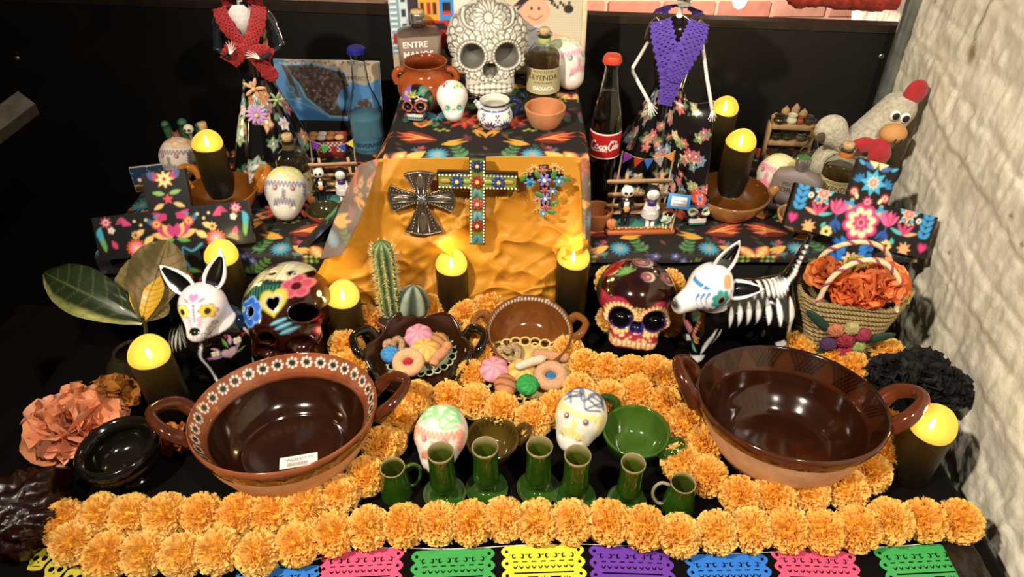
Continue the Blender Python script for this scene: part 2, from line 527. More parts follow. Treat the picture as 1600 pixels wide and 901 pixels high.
struct('floor', box(5, 6, .05, (0, 1.5, -.80)), M('dark_floor', '#241a14', .7, var=.3, vscale=8))
# right wall: rough plaster over stone courses
def wr(U, V):
    y = U; z = V
    x = .895+(y-.75)*.11
    c = (z+.02*np.sin(y*3.1)+.09*fbm(y*2.5, z*2.5, 31)-.5)/.095
    k = np.floor(c); f = c-k
    edge = np.minimum(f, 1-f)
    jt = (y/.72+.37*k+.13*np.sin(k*5.)); fe = jt-np.floor(jt); fe = np.minimum(fe, 1-fe)*.72/.088
    e = np.minimum(edge, fe)
    rise = np.clip(e/.16, 0, 1)**.6*.0055*(.1+1.2*vnoise(k*3.3+.5, np.floor(jt)*2.7+.5, 5))
    n = (fbm(y*11, z*11, 3)-.5)*.020+(np.abs(fbm(y*26+3, z*9, 8)-.5))*-.020+(fbm(y*60, z*60, 12)-.5)*.004
    wr.e = e
    return x-rise-n, y, z
gw, U, V = sheet(wr, 420, 330, (-.4, 2.25), (-.75, 1.35))
e = wr.e.ravel()
gw.col('#ebe4cf'); cc = gw.C
n1 = fbm(U*3, V*3, 41); n2 = fbm(U*5+9, V*5, 47)
def tint(C, w, col): C[:] = C*(1-w[:, None])+lin(col)*w[:, None]
tint(cc, np.clip((n1-.5)*3, 0, .7), '#dcd8d2'); tint(cc, np.clip((n2-.52)*3, 0, .6), '#cfc9ae')
tint(cc, np.clip((.08-e)*5, 0, .3)*(n2 > .50), '#a8987a')
pw = Paint(U, V, cc, .004)
for _ in range(16):
    pw.ell(RNG.uniform(.9, 1.8), RNG.uniform(.2, .8), RNG.uniform(.002, .005), None, 0, '#6d5330')
q = atX(1533, 85, 1.0); pw.ell(q[1], q[2], .022, .012, 60, '#7d5f38', .8); pw.stroke([(q[1], q[2]), (q[1]+.02, q[2]+.05), (q[1]+.005, q[2]+.12)], .006, '#6d5330')
gw.F = gw.F[:, ::-1]
struct('wall_right', gw, m_plaster, smooth=True)
# back wall: a black board whose top edge runs down to the right
def slab_between(a, b, z0, z1, th):
    a = np.array(a); b = np.array(b); d = b-a; L = np.linalg.norm(d); d /= L; n = np.array([-d[1], d[0]])
    P = [a, b, b+n*th, a+n*th]
    Vv = [(p[0], p[1], z0) for p in P]+[(p[0], p[1], z1) for p in P]
    return G(Vv, [(0, 3, 2, 1), (4, 5, 6, 7), (0, 1, 5, 4), (1, 2, 6, 5), (2, 3, 7, 6), (3, 0, 4, 7)])
BW0, BW1 = (-2.0, 2.185), (1.20, 1.835)
def yback(x): return BW0[1]+(x-BW0[0])/(BW1[0]-BW0[0])*(BW1[1]-BW0[1])
wb = struct('wall_back', slab_between(BW0, BW1, -.75, .473, .03), m_black_wall)
struct('board_top_edge', slab_between((-2.0, 2.181), (1.20, 1.831), .458, .478, .036), M('worn_board_edge', '#2a1d10', .6, var=.4, vscale=30), wb)
for (px, py) in ((27, 91), (1377, 88)):
    d = _ray(px, py); t = 1.0
    for _ in range(30): t = (yback(d[0]*t)-.004)/d[1]
    p = d*t+np.array([0, 0, CAM_H])
    s_ = part('screw', lathe([(.0001, .004), (.005, .0035), (.0075, .0015), (.008, 0)][::-1], 16).rot(90, 0, 6), M('zinc', '#a8a8a4', .3, .9), wb); s_.location = p
# lit room beyond the board: brick wall
wf = struct('wall_far', box(5, .06, 2.4, (.4, 3.3, -.75)), M('pale_mortar', '#d9b9a4', .8, var=.2, vscale=8))
mb = [M('pink_brick_%d' % k, c, .8, var=.2, vscale=20) for k, c in enumerate(('#c98a74', '#d49a84', '#bd7c66', '#d8a48e'))]
bme = _mesh('brick', box(.235, .02, .068, (0, 0, 0), .006)); bme.materials.append(mb[0])
for r in range(9):
    for k in range(10):
        o = part('brick', bme, mb[(r*3+k*5+(k*r) % 3) % 4], wf); o.location = (-.45+.25*k+(.125 if r % 2 else 0), 3.268, -.12+.082*r)
struct('wall_left', box(.05, 3.2, 2.1, (-2.02, .6, -.75)), m_black_wall)
# steel pipe in the corner
p0 = atY(1428, 0, 1.80); p1 = atY(1366, 190, 1.80)
dv = (p1-p0); a_ = p0-dv*.9; b_ = p1+dv*.7
pp = part('steel_pipe', tube([a_, p0, p1, b_], .0175, 20), M('galvanised_steel', '#8b8f8c', .38, .75, var=.35, vscale=30, bump=.1, bscale=60)); tag(pp, 'galvanised steel pipe running down the corner beside the white wall', 'pipe')
# steel bracket sticking in from the left
c0 = atY(45, 160, 1.55); c1 = atY(-60, 240, 1.40)
dirv = c1-c0
br = thing('steel_bracket', 'grey square steel bar poking out of the dark at the edge', 'bracket', c0)
part('bar', tube([(0, 0, 0), tuple(dirv), tuple(dirv*3)], .032, 4, up=(0, 0.3, 1)), M('dull_steel', '#6e655a', .5, .5, var=.3, vscale=40), br, smooth=False)
# altar table under black cloth
tb = thing('altar_table', 'long altar table under a black cloth that carries the whole display', 'table', (0, 0, 0))
def tcl(U, V):
    x = U; y = V
    z = -.0005*np.ones_like(U)
    ex = np.clip(np.abs(x-.0)-.0, 0, 9)
    over = np.clip(x-.80, 0, None)+0
    xx = np.where(x > .80, .80+np.minimum(over, .02), x)
    z = z-np.maximum(over-.02, 0)*1.0
    ol = np.clip(-.98-x, 0, None); xx = np.where(x < -.98, -.98-np.minimum(ol, .02), xx); z = z-np.maximum(ol-.02, 0)
    oy = np.clip(.42-y, 0, None); yy = np.where(y < .42, .42-np.minimum(oy, .02), y); z = z-np.maximum(oy-.02, 0)
    w = np.maximum(over-.02, 0)
    xx = xx+w*.10*(fbm(yy*7, w*4, 77)-.35)
    return xx, yy, z
gt, U, V = sheet(tcl, 160, 120, (-1.5, 1.20), (-.1, 1.86))
part('tablecloth', gt, m_black_cloth, tb)
part('top_board', box(1.76, 1.40, .03, (-.09, 1.145, -.034)), M('dark_wood', '#2c1d12', .6, var=.3), tb)
for x in (-.9, .72):
    for y in (.55, 1.78): part('leg', box(.06, .06, .72, (x, y, -.752), .004), M('dark_wood'), tb)
# crumpled black satin in the near corner
def satin(U, V):
    x = .735+.080*U; y = .34+.40*V
    z = .004-.60*np.clip(U-.55, 0, 1)**1.1+.05*U*(fbm(x*14+2*V, y*9, 91)-.3)+.03*np.abs(fbm(x*26, y*14, 17)-.5)*2*U; z = np.where(U < .5, np.maximum(z, .003), z)
    return x, y, z
gs, U, V = sheet(satin, 70, 90)
sa = part('satin_cloth', gs, m_satin_black, solid=.0015); tag(sa, 'crumpled shiny black satin cloth hanging off the table corner by the wall', 'cloth')

# ================================================================= printed cloth
def flora(p, ox, oy, s, k=1.0):
    """one half of the mirrored print (s = +-1)"""
    X = lambda x: ox+s*x*k
    Y = lambda y: oy+y*k
    A = lambda a: a if s > 0 else 180-a
    def daisy(x, y, r, n, c1, c2, cc, w):
        p.petals(X(x), Y(y), r*k, n, w*k, c1, 0, .75); p.petals(X(x), Y(y), r*k*.8, n, w*k*.45, c2, 0, .75); p.ell(X(x), Y(y), r*k*.15, None, 0, cc)
    def lf(x, y, L, W, a, c): p.leaf(X(x), Y(y), L*k, W*k, A(a), c)
    def sp(x, y, L, a, n, c): p.sprig(X(x), Y(y), L*k, A(a), n, c)
    for a, L, c in ((12, .095, '#a8392a'), (22, .10, '#c6512f'), (32, .085, '#8f3024'), (2, .08, '#d8804a'), (-8, .07, '#7c2a22')): lf(.105, .105, L, .018, a, c)
    for a, L in ((16, .07), (27, .07)): lf(.115, .108, L, .004, a, '#f0b060')
    daisy(.10, .045, .027, 15, '#2f6b86', '#5fa3b5', '#e08040', .010)
    sp(.040, .03, .075, 62, 5, '#4f7f4e'); sp(.155, .015, .06, 110, 4, '#b85a66'); sp(.135, .012, .055, 75, 4, '#3d6d6a')
    for a, L in ((150, .055), (165, .06), (178, .045)): lf(.095, .085, L, .011, a, '#d8a03a')
    for a, L in ((-35, .05), (-22, .06), (-48, .04)): lf(.125, .055, L, .010, a, '#dcae52')
    p.rosette(X(.022), Y(.018), .011*k, 5, '#3a4a86', '#c98a3a', .003*k); p.rosette(X(.040), Y(.005), .009*k, 5, '#4a5a9a', '#c98a3a', .0025*k)
    lf(.165, .055, .055, .030, -50, '#c9652f'); lf(.168, .052, .045, .020, -50, '#e8a468')
    for i in range(3): p.ell(X(.176+.009*i), Y(.042-.011*i), .004*k, None, 0, '#f0d080')
    for i in range(6): p.ell(X(.16+.012*(i % 3)), Y(.005+.012*(i//3)), .0042*k, None, 0, ('#7f9a3a', '#a8b04a')[i % 2])
    daisy(.055, .205, .048, 9, '#a63a26', '#c9573a', '#d88a40', .017)
    for a in (60, 80, 100, 120): lf(.145, .165, .045, .014, a, '#d88a4a')
    for a in (70, 90, 110): lf(.146, .170, .034, .005, a, '#a84428')
    for a in (200, 225, 250, 275, 300): lf(.170, .255, .042, .018, a, '#8a3f5c')
    for a in (212, 250, 288): lf(.170, .252, .036, .005, a, '#c4707e')
    daisy(.115, .225, .030, 12, '#2a6a78', '#4f93a0', '#d87a3a', .010)
    sp(.015, .265, .07, 35, 5, '#5a8038'); sp(.100, .175, .055, 20, 4, '#5a7a42')
    for i in range(5): p.rosette(X(.012+.012*(i % 2)), Y(.135+.012*i), .007*k, 5, '#c98a4a', '#7a3020', .002*k)
    lf(.0, .115, .05, .02, 60, '#d8963c'); lf(.0, .11, .035, .008, 60, '#2a1c14')
    lf(.185, .19, .04, .018, 100, '#35604a')
    for i in range(4): p.ell(X(.085+.009*i), Y(.150+.007*(i % 2)), .0045*k, None, 0, '#9aa04a')
FR = np.random.default_rng(77); FILL = [(FR.uniform(-.2, .2), FR.uniform(0, .3), FR.uniform(.018, .040), FR.uniform(0, 360), ['#5a2c1e', '#35502f', '#6a3040', '#274a58', '#7a4426', '#2c4a3a', '#4a2a4a'][int(FR.integers(7))]) for _ in range(60)]
def print_cloth(U, V, ox=0.0, oy=0.0, base='#1d1713', k=1.0, pale=0.0):
    C = np.tile(lin(base), (len(U), 1))
    i0, i1 = int(np.floor((U.min()-ox)/(.4*k)))-1, int(np.ceil((U.max()-ox)/(.4*k)))+1
    j0, j1 = int(np.floor((V.min()-oy)/(.3*k)))-1, int(np.ceil((V.max()-oy)/(.3*k)))+1
    for i in range(i0, i1+1):
        for j in range(j0, j1+1):
            x0, y0 = ox+i*.4*k, oy+j*.3*k
            sel = (np.abs(U-x0) < .24*k) & (V > y0-.05*k) & (V < y0+.36*k)
            if not sel.any(): continue
            sub = C[sel]; p = Paint(U[sel], V[sel], sub, .0016)
            for fx, fy, fl, fa, fc in FILL: p.leaf(x0+fx*k, y0+fy*k, fl*k, fl*.34*k, fa, fc)
            flora(p, x0, y0, 1, k); flora(p, x0, y0, -1, k); C[sel] = sub
    if pale: C[:] = C*(1-pale)+lin('#b59a86')*pale
    return C
m_print = M('printed_cotton', None, .75, var=.12, vscale=60, bump=.2, bscale=700)
m_box = M('black_cardboard', '#15110d', .8)

# side shelves: black boxes with the printed cloth on top, hanging a little over the front
def shelf(name, x0, x1, drop, label, seed):
    t = thing('low_shelf', label[0], 'platform', ((x0+x1)/2, YF1, 0)); xm = (x0+x1)/2
    part('box', box(x1-x0-.01, .50, Z1-.004, (0, .26, 0)), m_box, t, smooth=False)
    depth = .50
    def f(U, V):
        y = np.where(V < 0, 0, V)
        z = np.where(V < 0, V, 0)
        r = .012
        tt = np.clip((V+r)/(2*r), 0, 1)
        z = np.where(V < r, -(1-tt)**2*r+np.minimum(V+r, 0), 0)
        y = np.where(V < r, tt**2*r, V)
        wav = (fbm(U*9, V*3, seed)-.5)
        lx = np.clip(x0+.03-U, 0, None)
        y = y-np.clip(-V, 0, 1)*(.10+.5*wav)-.002
        z = z+.002+np.clip(V, 0, .02)*.12*(fbm(U*6, V*6, seed+3))*1
        return U-xm, y, z+Z1
    g, U, V = sheet(f, int((x1-x0)/.0028), int((depth+drop)/.0028), (x0, x1), (-drop, depth))
    g.C = print_cloth(U, V, -.057 if x0 > 0 else -.62, -.02)
    c = part('printed_tablecloth', g, m_print); c.location = ((x0+x1)/2, YF1, 0)
    tag(c, label[1], 'tablecloth')
    return t
shelf('left', -.93, -.275, .050, ('low black box shelf under the printed cloth behind the sitting dog', 'dark flowered cotton cloth under the candle bowl and yellow iced skull'), 5)
shelf('right', .170, .905, .018, ('low black box shelf under the printed cloth behind the standing dog', 'dark flowered cotton cloth under the cola bottle and bench with sign'), 8)

# top box with its printed cloth
XL, XR = -.272, .163
t = thing('tall_box', 'tall black box under the top printed cloth carrying the big carved skull', 'platform', ((XL+XR)/2, YF2, 0))
part('box', box(XR-XL, .46, Z2-.004, (0, .235, 0)), m_box, t, smooth=False)
def ftop(U, V):
    r = .014
    tt = np.clip((V+r)/(2*r), 0, 1)
    z = np.where(V < r, -(1-tt)**2*r+np.minimum(V+r, 0), 0.)
    y = np.where(V < r, tt**2*r, V)
    ur = U-(XR-r); ul = (XL+r)-U
    x = U.copy()
    tr = np.clip(ur/(2*r), 0, 1); zr = np.where(ur > 0, tr**2*r+np.maximum(ur-2*r, 0), 0)
    x = np.where(ur > 0, XR-r+(1-(1-tr)**2)*r+.10*np.maximum(ur-2*r, 0), x)
    tl = np.clip(ul/(2*r), 0, 1); zl = np.where(ul > 0, tl**2*r+np.maximum(ul-2*r, 0), 0)
    x = np.where(ul > 0, XL+r-(1-(1-tl)**2)*r-(.30+.75*np.clip(.26-V, 0, .26)/.26)*np.maximum(ul-2*r, 0), x)
    wav = fbm(U*8, V*8, 61)-.5
    y = y-np.clip(-V, 0, 1)*.2*(1+wav*2)-np.maximum(ul-2*r, 0)*.15-.002
    z = z-zr-zl+.002
    z = np.maximum(z, -(Z2-Z1)+.004)
    return x, y, z
g, U, V = sheet(ftop, 330, 215, (XL-.215, XR+.12), (-.026, .462))
g.C = print_cloth(U, V, -.057, -.045)
c = part('printed_tablecloth', g, m_print); c.location = (0, YF2, Z2); tag(c, 'dark flowered cloth on the top step under the big carved skull', 'tablecloth')

# golden satin hanging down the front
m_gold = M('golden_satin', '#c98a26', .55, var=.06, vscale=30, bump=.05, bscale=500, transl=.10)
PX = [[588, 650, 720, 790, 860, 917], [566, 640, 715, 790, 862, 918], [540, 625, 710, 790, 862, 919], [510, 605, 702, 787, 861, 919], [484, 592, 692, 782, 860, 916], [466, 588, 690, 782, 860, 912]]
PY = [[248, 247, 246, 244, 244, 246], [300]*6, [350]*6, [400]*6, [446, 446, 448, 450, 450, 450], [462, 476, 482, 482, 480, 480]]
YY = [[1.318]*6, [1.268, 1.304, 1.309, 1.309, 1.308, 1.300], [1.232, 1.285, 1.300, 1.300, 1.296, 1.285], [1.205, 1.265, 1.290, 1.285, 1.270, 1.262], [1.195, 1.245, 1.278, 1.265, 1.250, 1.245], [1.19, 1.235, 1.262, 1.250, 1.238, 1.232]]
def net(PX, PY, YY, nu, nv):
    A = np.array([PX, PY, YY], float).transpose(1, 2, 0)
    R = np.stack([catmull(A[:, j], 12) for j in range(A.shape[1])], 1)
    R = np.stack([catmull(R[i], 12) for i in range(R.shape[0])], 0)
    iu = np.linspace(0, R.shape[1]-1, nu); iv = np.linspace(0, R.shape[0]-1, nv)
    def samp(a):
        i0 = np.clip(np.floor(iv).astype(int), 0, R.shape[0]-2); f = (iv-i0)[:, None]
        a = a[i0]*(1-f)+a[i0+1]*f
        j0 = np.clip(np.floor(iu).astype(int), 0, R.shape[1]-2); f = (iu-j0)[None]
        return a[:, j0]*(1-f)+a[:, j0+1]*f
    return samp(R[..., 0]), samp(R[..., 1]), samp(R[..., 2])
X_, Y_, D_ = net(PX, PY, YY, 230, 170)
def ridge(x0, y0, x1, y1, w, a):
    dx, dy = x1-x0, y1-y0; L2 = dx*dx+dy*dy
    t = np.clip(((X_-x0)*dx+(Y_-y0)*dy)/L2, 0, 1)
    d = np.hypot(X_-x0-t*dx, Y_-y0-t*dy); return a*np.exp(-(d/w)**1.5)*np.sin(PI*np.clip(t, .03, .97))**.5
D_ = D_-ridge(545, 440, 770, 330, 14, .020)-ridge(540, 300, 505, 440, 10, .016)-ridge(566, 280, 540, 400, 7, .010)-ridge(590, 270, 575, 380, 9, .008)
D_ = D_-ridge(790, 480, 925, 372, 11, .022)-ridge(745, 470, 800, 400, 9, .014)-ridge(830, 380, 880, 290, 12, .009)-ridge(850, 400, 912, 330, 10, .010)-ridge(905, 255, 912, 420, 6, .010)
D_ = D_+ridge(600, 430, 690, 430, 26, .020)+ridge(770, 440, 830, 430, 18, .015)-ridge(640, 300, 690, 380, 12, .006)-ridge(800, 300, 850, 270, 12, .006)
rg = np.random.default_rng(12)
for _ in range(26):
    x0, y0 = rg.uniform(520, 900), rg.uniform(300, 470); an = math.radians(rg.choice([-35, -50, -20, -70, 15])+rg.uniform(-12, 12)); ln = rg.uniform(40, 130)
    D_ = D_-ridge(x0, y0, x0+ln*math.cos(an), y0+ln*math.sin(an), rg.uniform(3.5, 7), rg.uniform(.003, .008))
cr = np.abs(fbm(X_/110+Y_/60, Y_/46-X_/70, 19, 2)-.38)*2.6; cr = np.clip(cr, 0, 1)
D_ = D_-.016*(1-cr)**4*np.clip((Y_-270)/60, 0, 1)-.006*(fbm(X_/45, Y_/60, 23, 2)-.5)*np.clip((Y_-255)/50, .15, 1)-.0025*(fbm(X_/16+Y_/30, Y_/26, 29, 2)-.5)*np.clip((Y_-300)/60, .1, 1)
b_ = (450.5-Y_)/FPX; dy_ = _cp+b_*_sp; dz_ = -_sp+b_*_cp; tt = D_/dy_
Vg = np.stack([(X_-800)/FPX*tt, D_, np.maximum(CAM_H+dz_*tt, .003)], -1)
go = G(Vg.reshape(-1, 3), grid_faces(*X_.shape))
o = part('golden_drape', go, m_gold, solid=.0006); tag(o, 'crumpled golden satin drape hanging behind the three wall crosses', 'cloth')
# the pale wrong side of the printed cloth turned over along both edges of the drape
def flap(name, PX, PY, YY, label, ox):
    X_, Y_, D_ = net(PX, PY, YY, 26, 110)
    D_ = D_-.004*np.sin(Y_/9.)
    b_ = (450.5-Y_)/FPX; tt = D_/(_cp+b_*_sp)
    Vg = np.stack([(X_-800)/FPX*tt, D_, CAM_H+(-_sp+b_*_cp)*tt], -1).reshape(-1, 3)
    U = Vg[:, 0]; V = Vg[:, 2]
    g = G(Vg, grid_faces(*X_.shape)); g.C = print_cloth(U, V, ox, 0, k=.75, pale=.34)
    o = part(name, g, m_print, solid=.0006); tag(o, label, 'cloth')
flap('turned_cloth_edge', [[560, 571, 582, 592], [545, 558, 570, 581], [522, 536, 549, 561], [500, 512, 523, 534]], [[258, 254, 250, 248], [290]*4, [345]*4, [404, 402, 400, 398]],
     [[1.31, 1.306, 1.304, 1.302], [1.26, 1.25, 1.25, 1.25], [1.225, 1.215, 1.21, 1.21], [1.195, 1.185, 1.18, 1.18]], 'pale wrong side of the flowered cloth along the drape edge by the small red dish', -.6)
flap('turned_cloth_edge', [[908, 913, 918, 922], [909, 914, 919, 923], [910, 914, 919, 923], [910, 914, 918, 922]], [[248, 247, 250, 254], [300]*4, [350]*4, [418]*4],
     [[1.296, 1.298, 1.30, 1.305], [1.288, 1.285, 1.288, 1.295], [1.268, 1.262, 1.268, 1.275], [1.242, 1.236, 1.242, 1.25]], 'pale wrong side of the flowered cloth along the drape edge by the cola bottle', .1)
# ================================================================= flameless candles
m_cwall = M('black_wax_shell', '#0d0b07', .45, transl=.12, tcol='#6a5a08', var=.2, vscale=40)
m_cdish = M('glowing_wax', '#f0d860', .5, transl=.7, tcol='#ffd84a')
m_flame = M('led_flame', '#fff6d8', .4, emit='#fff0b0', estr=14)
m_rim = M('dark_wax_edge', '#3a3208', .5)
def candle(top, h, label, base_z, tilt=0.0, r=.036, tiltdir=-90, pw=1.0, group=None):
    """top = photo pixel of the dish centre; h = candle height"""
    zt = base_z+h-.012
    p = at(top[0], top[1], zt)
    t = thing('led_candle', label, 'candle', (p[0], p[1], base_z), (0, 0, tiltdir), group)
    n = 56; a = np.linspace(0, 2*PI, n, endpoint=False)
    zt_ = h-.012+.013*np.cos(a)+.004*np.cos(2*a+.6)        # rim wave, one side worn low
    rows = [(r*.97, np.zeros(n)), (r, np.full(n, .003)), (r, np.full(n, h*.35)), (r, np.full(n, h*.7)), (r, zt_-.006), (r*.985, zt_)]
    V = np.stack([np.stack([rr*np.cos(a), rr*np.sin(a), zz], 1) for rr, zz in rows], 1)
    shell = G(V.reshape(-1, 3), grid_faces(n, len(rows), True))
    part('wax_shell', shell, m_cwall, t)
    dish = []
    for rr, dz in ((.985, 0), (.95, -.0015), (.85, -.004), (.6, -.007), (.3, -.009), (.02, -.0095)):
        dish.append(np.stack([r*rr*np.cos(a), r*rr*np.sin(a), (zt_-(h-.012))*rr+(h-.012)+dz], 1))
    V = np.stack(dish, 1)
    part('wax_dish', G(V.reshape(-1, 3), grid_faces(n, len(dish), True)), m_cdish, t)
    fz = h-.022
    part('flame', lathe([(.0004, 0), (.003, .002), (.0052, .007), (.0055, .011), (.0045, .016), (.0026, .022), (.0012, .026), (.0002, .029)], 14).scale(1, .7, 1).move(-.003, 0, fz), m_flame, t)
    for nm, z, e, rad in (('candle_core_light', h-.036, .026*pw, .006), ('candle_flame_light', h+.020, .11*pw, .012)):
        l = lamp(nm, 'POINT', (0, 0, z), e, (1.0, .72, .28), rad); l.parent = t
    return t
Q = [((323, 222), .15, Z1+.012, 'lit black candle in the clay bowl below the red shawl figure', .036),
     ((1158, 220), .15, Z1+.012, 'lit black candle in the clay bowl beside the miniature shelf', .036),
     ((1133, 167), .175, Z1+.002, 'lit black candle standing behind the skirt of the purple shawl figure', .034),
     ((345, 397), .215, 0, 'lit black candle behind the raised ear of the sitting dog', .036),
     ((232, 551), .185, 0, 'lit black candle beside the dark glass jar and the paper flower', .038),
     ((535, 461), .15, 0, 'lit black candle right next to the openwork skull', .036),
     ((705, 411), .165, 0, 'lit black candle between the cactus pot and the wide brown dish', .036),
     ((896, 401), .205, 0, 'lit black candle between the wide brown dish and the red skull', .036),
     ((1457, 662), .15, 0, 'lit black candle alone in front of the black paper flowers', .040)]
for c, h, z, lb, r in Q:
    p = at(c[0], c[1], z+h); candle(c, h, lb, z, r=r, tiltdir=math.degrees(math.atan2(p[1], p[0]))+180-180, group='flameless candles')

# ================================================================= marigold pompoms
m_pom = M('orange_tissue', None, .85, transl=.38, tcol='#ffcc52', var=.10, vscale=200)
def pompom(seed, hue):
    r = np.random.default_rng(seed); n = 1000
    k = np.arange(n)+.5; ph = np.arccos(1-2*k/n); th = PI*(1+5**.5)*k
    D = np.stack([np.cos(th)*np.sin(ph), np.sin(th)*np.sin(ph), np.cos(ph)], 1)+r.normal(0, .05, (n, 3)); D /= np.linalg.norm(D, axis=1, keepdims=True)
    R = .038; t1 = np.cross(D, r.normal(0, 1, (n, 3))); t1 /= np.linalg.norm(t1, axis=1, keepdims=True); t2 = np.cross(D, t1)
    bend = r.normal(0, .14, (n, 1)); w = r.uniform(.0016, .0034, (n, 1)); tip = r.uniform(.86, 1.06, (n, 1)); fold = r.normal(0, .5, (n, 1))
    rows = []
    for f, ww in ((.40, .5), (.74, 1.0), (1.0, 1.25)):
        c = D*R*tip*f+t2*R*bend*f*f
        e = (t1+t2*fold*f)*w*ww
        rows += [c-e, c+e]
    V = np.stack(rows, 1).reshape(-1, 3)
    b = np.arange(n)*6
    F = np.vstack([np.stack([b+o, b+o+1, b+o+3, b+o+2], 1) for o in (0, 2)])
    base, mid, tipc = lin(hue[0]), lin(hue[1]), lin(hue[2])
    C = np.stack([np.tile(base, (n, 1)), np.tile(base, (n, 1)), np.tile(mid, (n, 1)), np.tile(mid, (n, 1)), np.tile(tipc, (n, 1)), np.tile(tipc, (n, 1))], 1)*r.uniform(.82, 1.12, (n, 1, 1))
    g = G(V, F, C.reshape(-1, 3))
    core = ball(R*.74, n=16, m=10); core.F = np.asarray(core.F); core.col(hue[0])
    g = g+core
    me = _mesh('pompom', g); me.materials.append(m_pom)
    return me
H1 = ('#fcc744', '#fdce50', '#fedd84'); H2 = ('#fabc38', '#fbc648', '#fdd474')
POMS = [pompom(s, (H1, H2)[s % 2]) for s in range(6)]
ORD = 'first second third fourth fifth sixth seventh eighth ninth tenth eleventh twelfth thirteenth fourteenth fifteenth sixteenth seventeenth eighteenth nineteenth twentieth twenty-first twenty-second twenty-third twenty-fourth twenty-fifth twenty-sixth'.split()
def poms(pts, label, group, R=.038, z=None):
    for i, q in enumerate(pts):
        px, py = q[0], q[1]; s = q[2] if len(q) > 2 else 1.0
        rr = R*s; zz = q[3] if len(q) > 3 and q[3] is not None else z
        p = at(px, py, rr*.96 if zz is None else zz)
        o = part('marigold_pompom', POMS[int(RNG.integers(6))], None); o.location = p
        o.rotation_euler = RNG.uniform(0, 6.28, 3); k = s*RNG.uniform(.94, 1.03); o.scale = (k, k, k)
        tag(o, label % ORD[i], 'pompom', group)
poms([(115, 848), (169, 868), (226, 865), (285, 868), (342, 861), (403, 865), (464, 851), (520, 834), (576, 824), (632, 820), (686, 817), (736, 816), (787, 811), (841, 815), (893, 815), (950, 815), (1006, 824), (1062, 836), (1120, 831), (1172, 827), (1229, 827), (1287, 830), (1339, 826), (1390, 814), (1444, 812), (1498, 814)],
     'yellow marigold pompom, %s in the front row along the banners, counted from the cellophane end', 'front row of marigold pompoms')
poms([(98, 815), (158, 803), (206, 806), (260, 805), (317, 802), (373, 804), (424, 802), (479, 791), (531, 772)],
     'yellow marigold pompom, %s in the second row below the dotted casserole, counted from the cellophane', 'second row of marigold pompoms below the dotted casserole')
poms([(1156, 774), (1210, 774), (1263, 770), (1322, 764), (1358, 738), (1374, 705), (1384, 668)], 'yellow marigold pompom, %s along the lower edge of the plain casserole, counted towards its candle', 'marigold pompoms below the plain brown casserole')
poms([(572, 744), (596, 696), (622, 654), (652, 622), (700, 623), (743, 627), (784, 640), (832, 656), (868, 640), (612, 690, .8)],
     'orange marigold pompom, %s along the arch over the green cups, counted from the dotted casserole', 'marigold pompoms arched over the cups')
poms([(904, 611), (952, 621), (997, 615), (1038, 632), (1070, 661), (1100, 695), (1066, 724), (1105, 744), (1040, 590)],
     'yellow marigold pompom, %s along the curve round the green bowl, counted from the doily', 'marigold pompoms round the green bowl')
poms([(913, 571), (947, 578), (987, 581), (1023, 581), (887, 549)], 'yellow marigold pompom, %s in the row under the chin of the red skull', 'marigold pompoms under the red skull')
poms([(585, 467, .85), (575, 500), (673, 482, .95), (727, 491), (763, 479), (797, 464, .9), (836, 458, .9), (862, 460, .85), (743, 523), (752, 557), (738, 585, .9)],
     'yellow marigold pompom, %s in the back strand, counted from the cactus pot', 'marigold pompoms in the back strand')
poms([(541, 540), (553, 572), (534, 508, .8)], 'orange marigold pompom, %s in the little pile between pierced skull and bread dish', 'marigold pompoms beside the bread dish')
BACKP = [(955, 440, .95), (1005, 434, .95), (1045, 445, .95), (1062, 482)]
for q in list(BACKP[:3]): w = atY(q[0], q[1], 1.222); BACKP += [(q[0]+2, q[1]+58, .95)]
poms([(q[0], q[1], q[2] if len(q) > 2 else 1.0, atY(q[0], q[1], 1.222)[2] if i < 3 else None) for i, q in enumerate(BACKP)], 'yellow marigold pompom, %s in the shaded pile behind the red skull', 'marigold pompoms behind the red skull')
poms([(1250, 542), (1302, 556), (1330, 575), (1385, 553)], 'yellow marigold pompom, %s between straw basket and plain casserole, counted from the dog', 'marigold pompoms below the basket')
# ================================================================= pottery
m_glaze = M('brown_glaze', None, .12, coat=.25, var=.25, vscale=30, bump=.03, bscale=40, spec=.6)
m_clay = M('raw_clay', None, .75, var=.15, vscale=40, bump=.15, bscale=200)
def loop_handle(g_a, R, z, out, up, r, spread=16, n=24, flat=None, lift=0.0):
    """strap handle: leaves the rim at g_a-spread and comes back at g_a+spread degrees"""
    a0, a1 = math.radians(g_a-spread), math.radians(g_a+spread); am = math.radians(g_a)
    P = [(R*.995*math.cos(a0), R*.995*math.sin(a0), z-.010), ((R+out*.55)*math.cos(a0+.02), (R+out*.55)*math.sin(a0+.02), z+up*.55),
         ((R+out)*math.cos(am-.06), (R+out)*math.sin(am-.06), z+up), ((R+out)*math.cos(am+.06), (R+out)*math.sin(am+.06), z+up),
         ((R+out*.55)*math.cos(a1-.02), (R+out*.55)*math.sin(a1-.02), z+up*.55), (R*.995*math.cos(a1), R*.995*math.sin(a1), z-.010)]
    c = catmull(P, 6); k = len(c)
    rr = r*(1+.18*np.cos(np.linspace(0, 2*PI, k)))
    return tube(c, rr, 10, flat=flat)
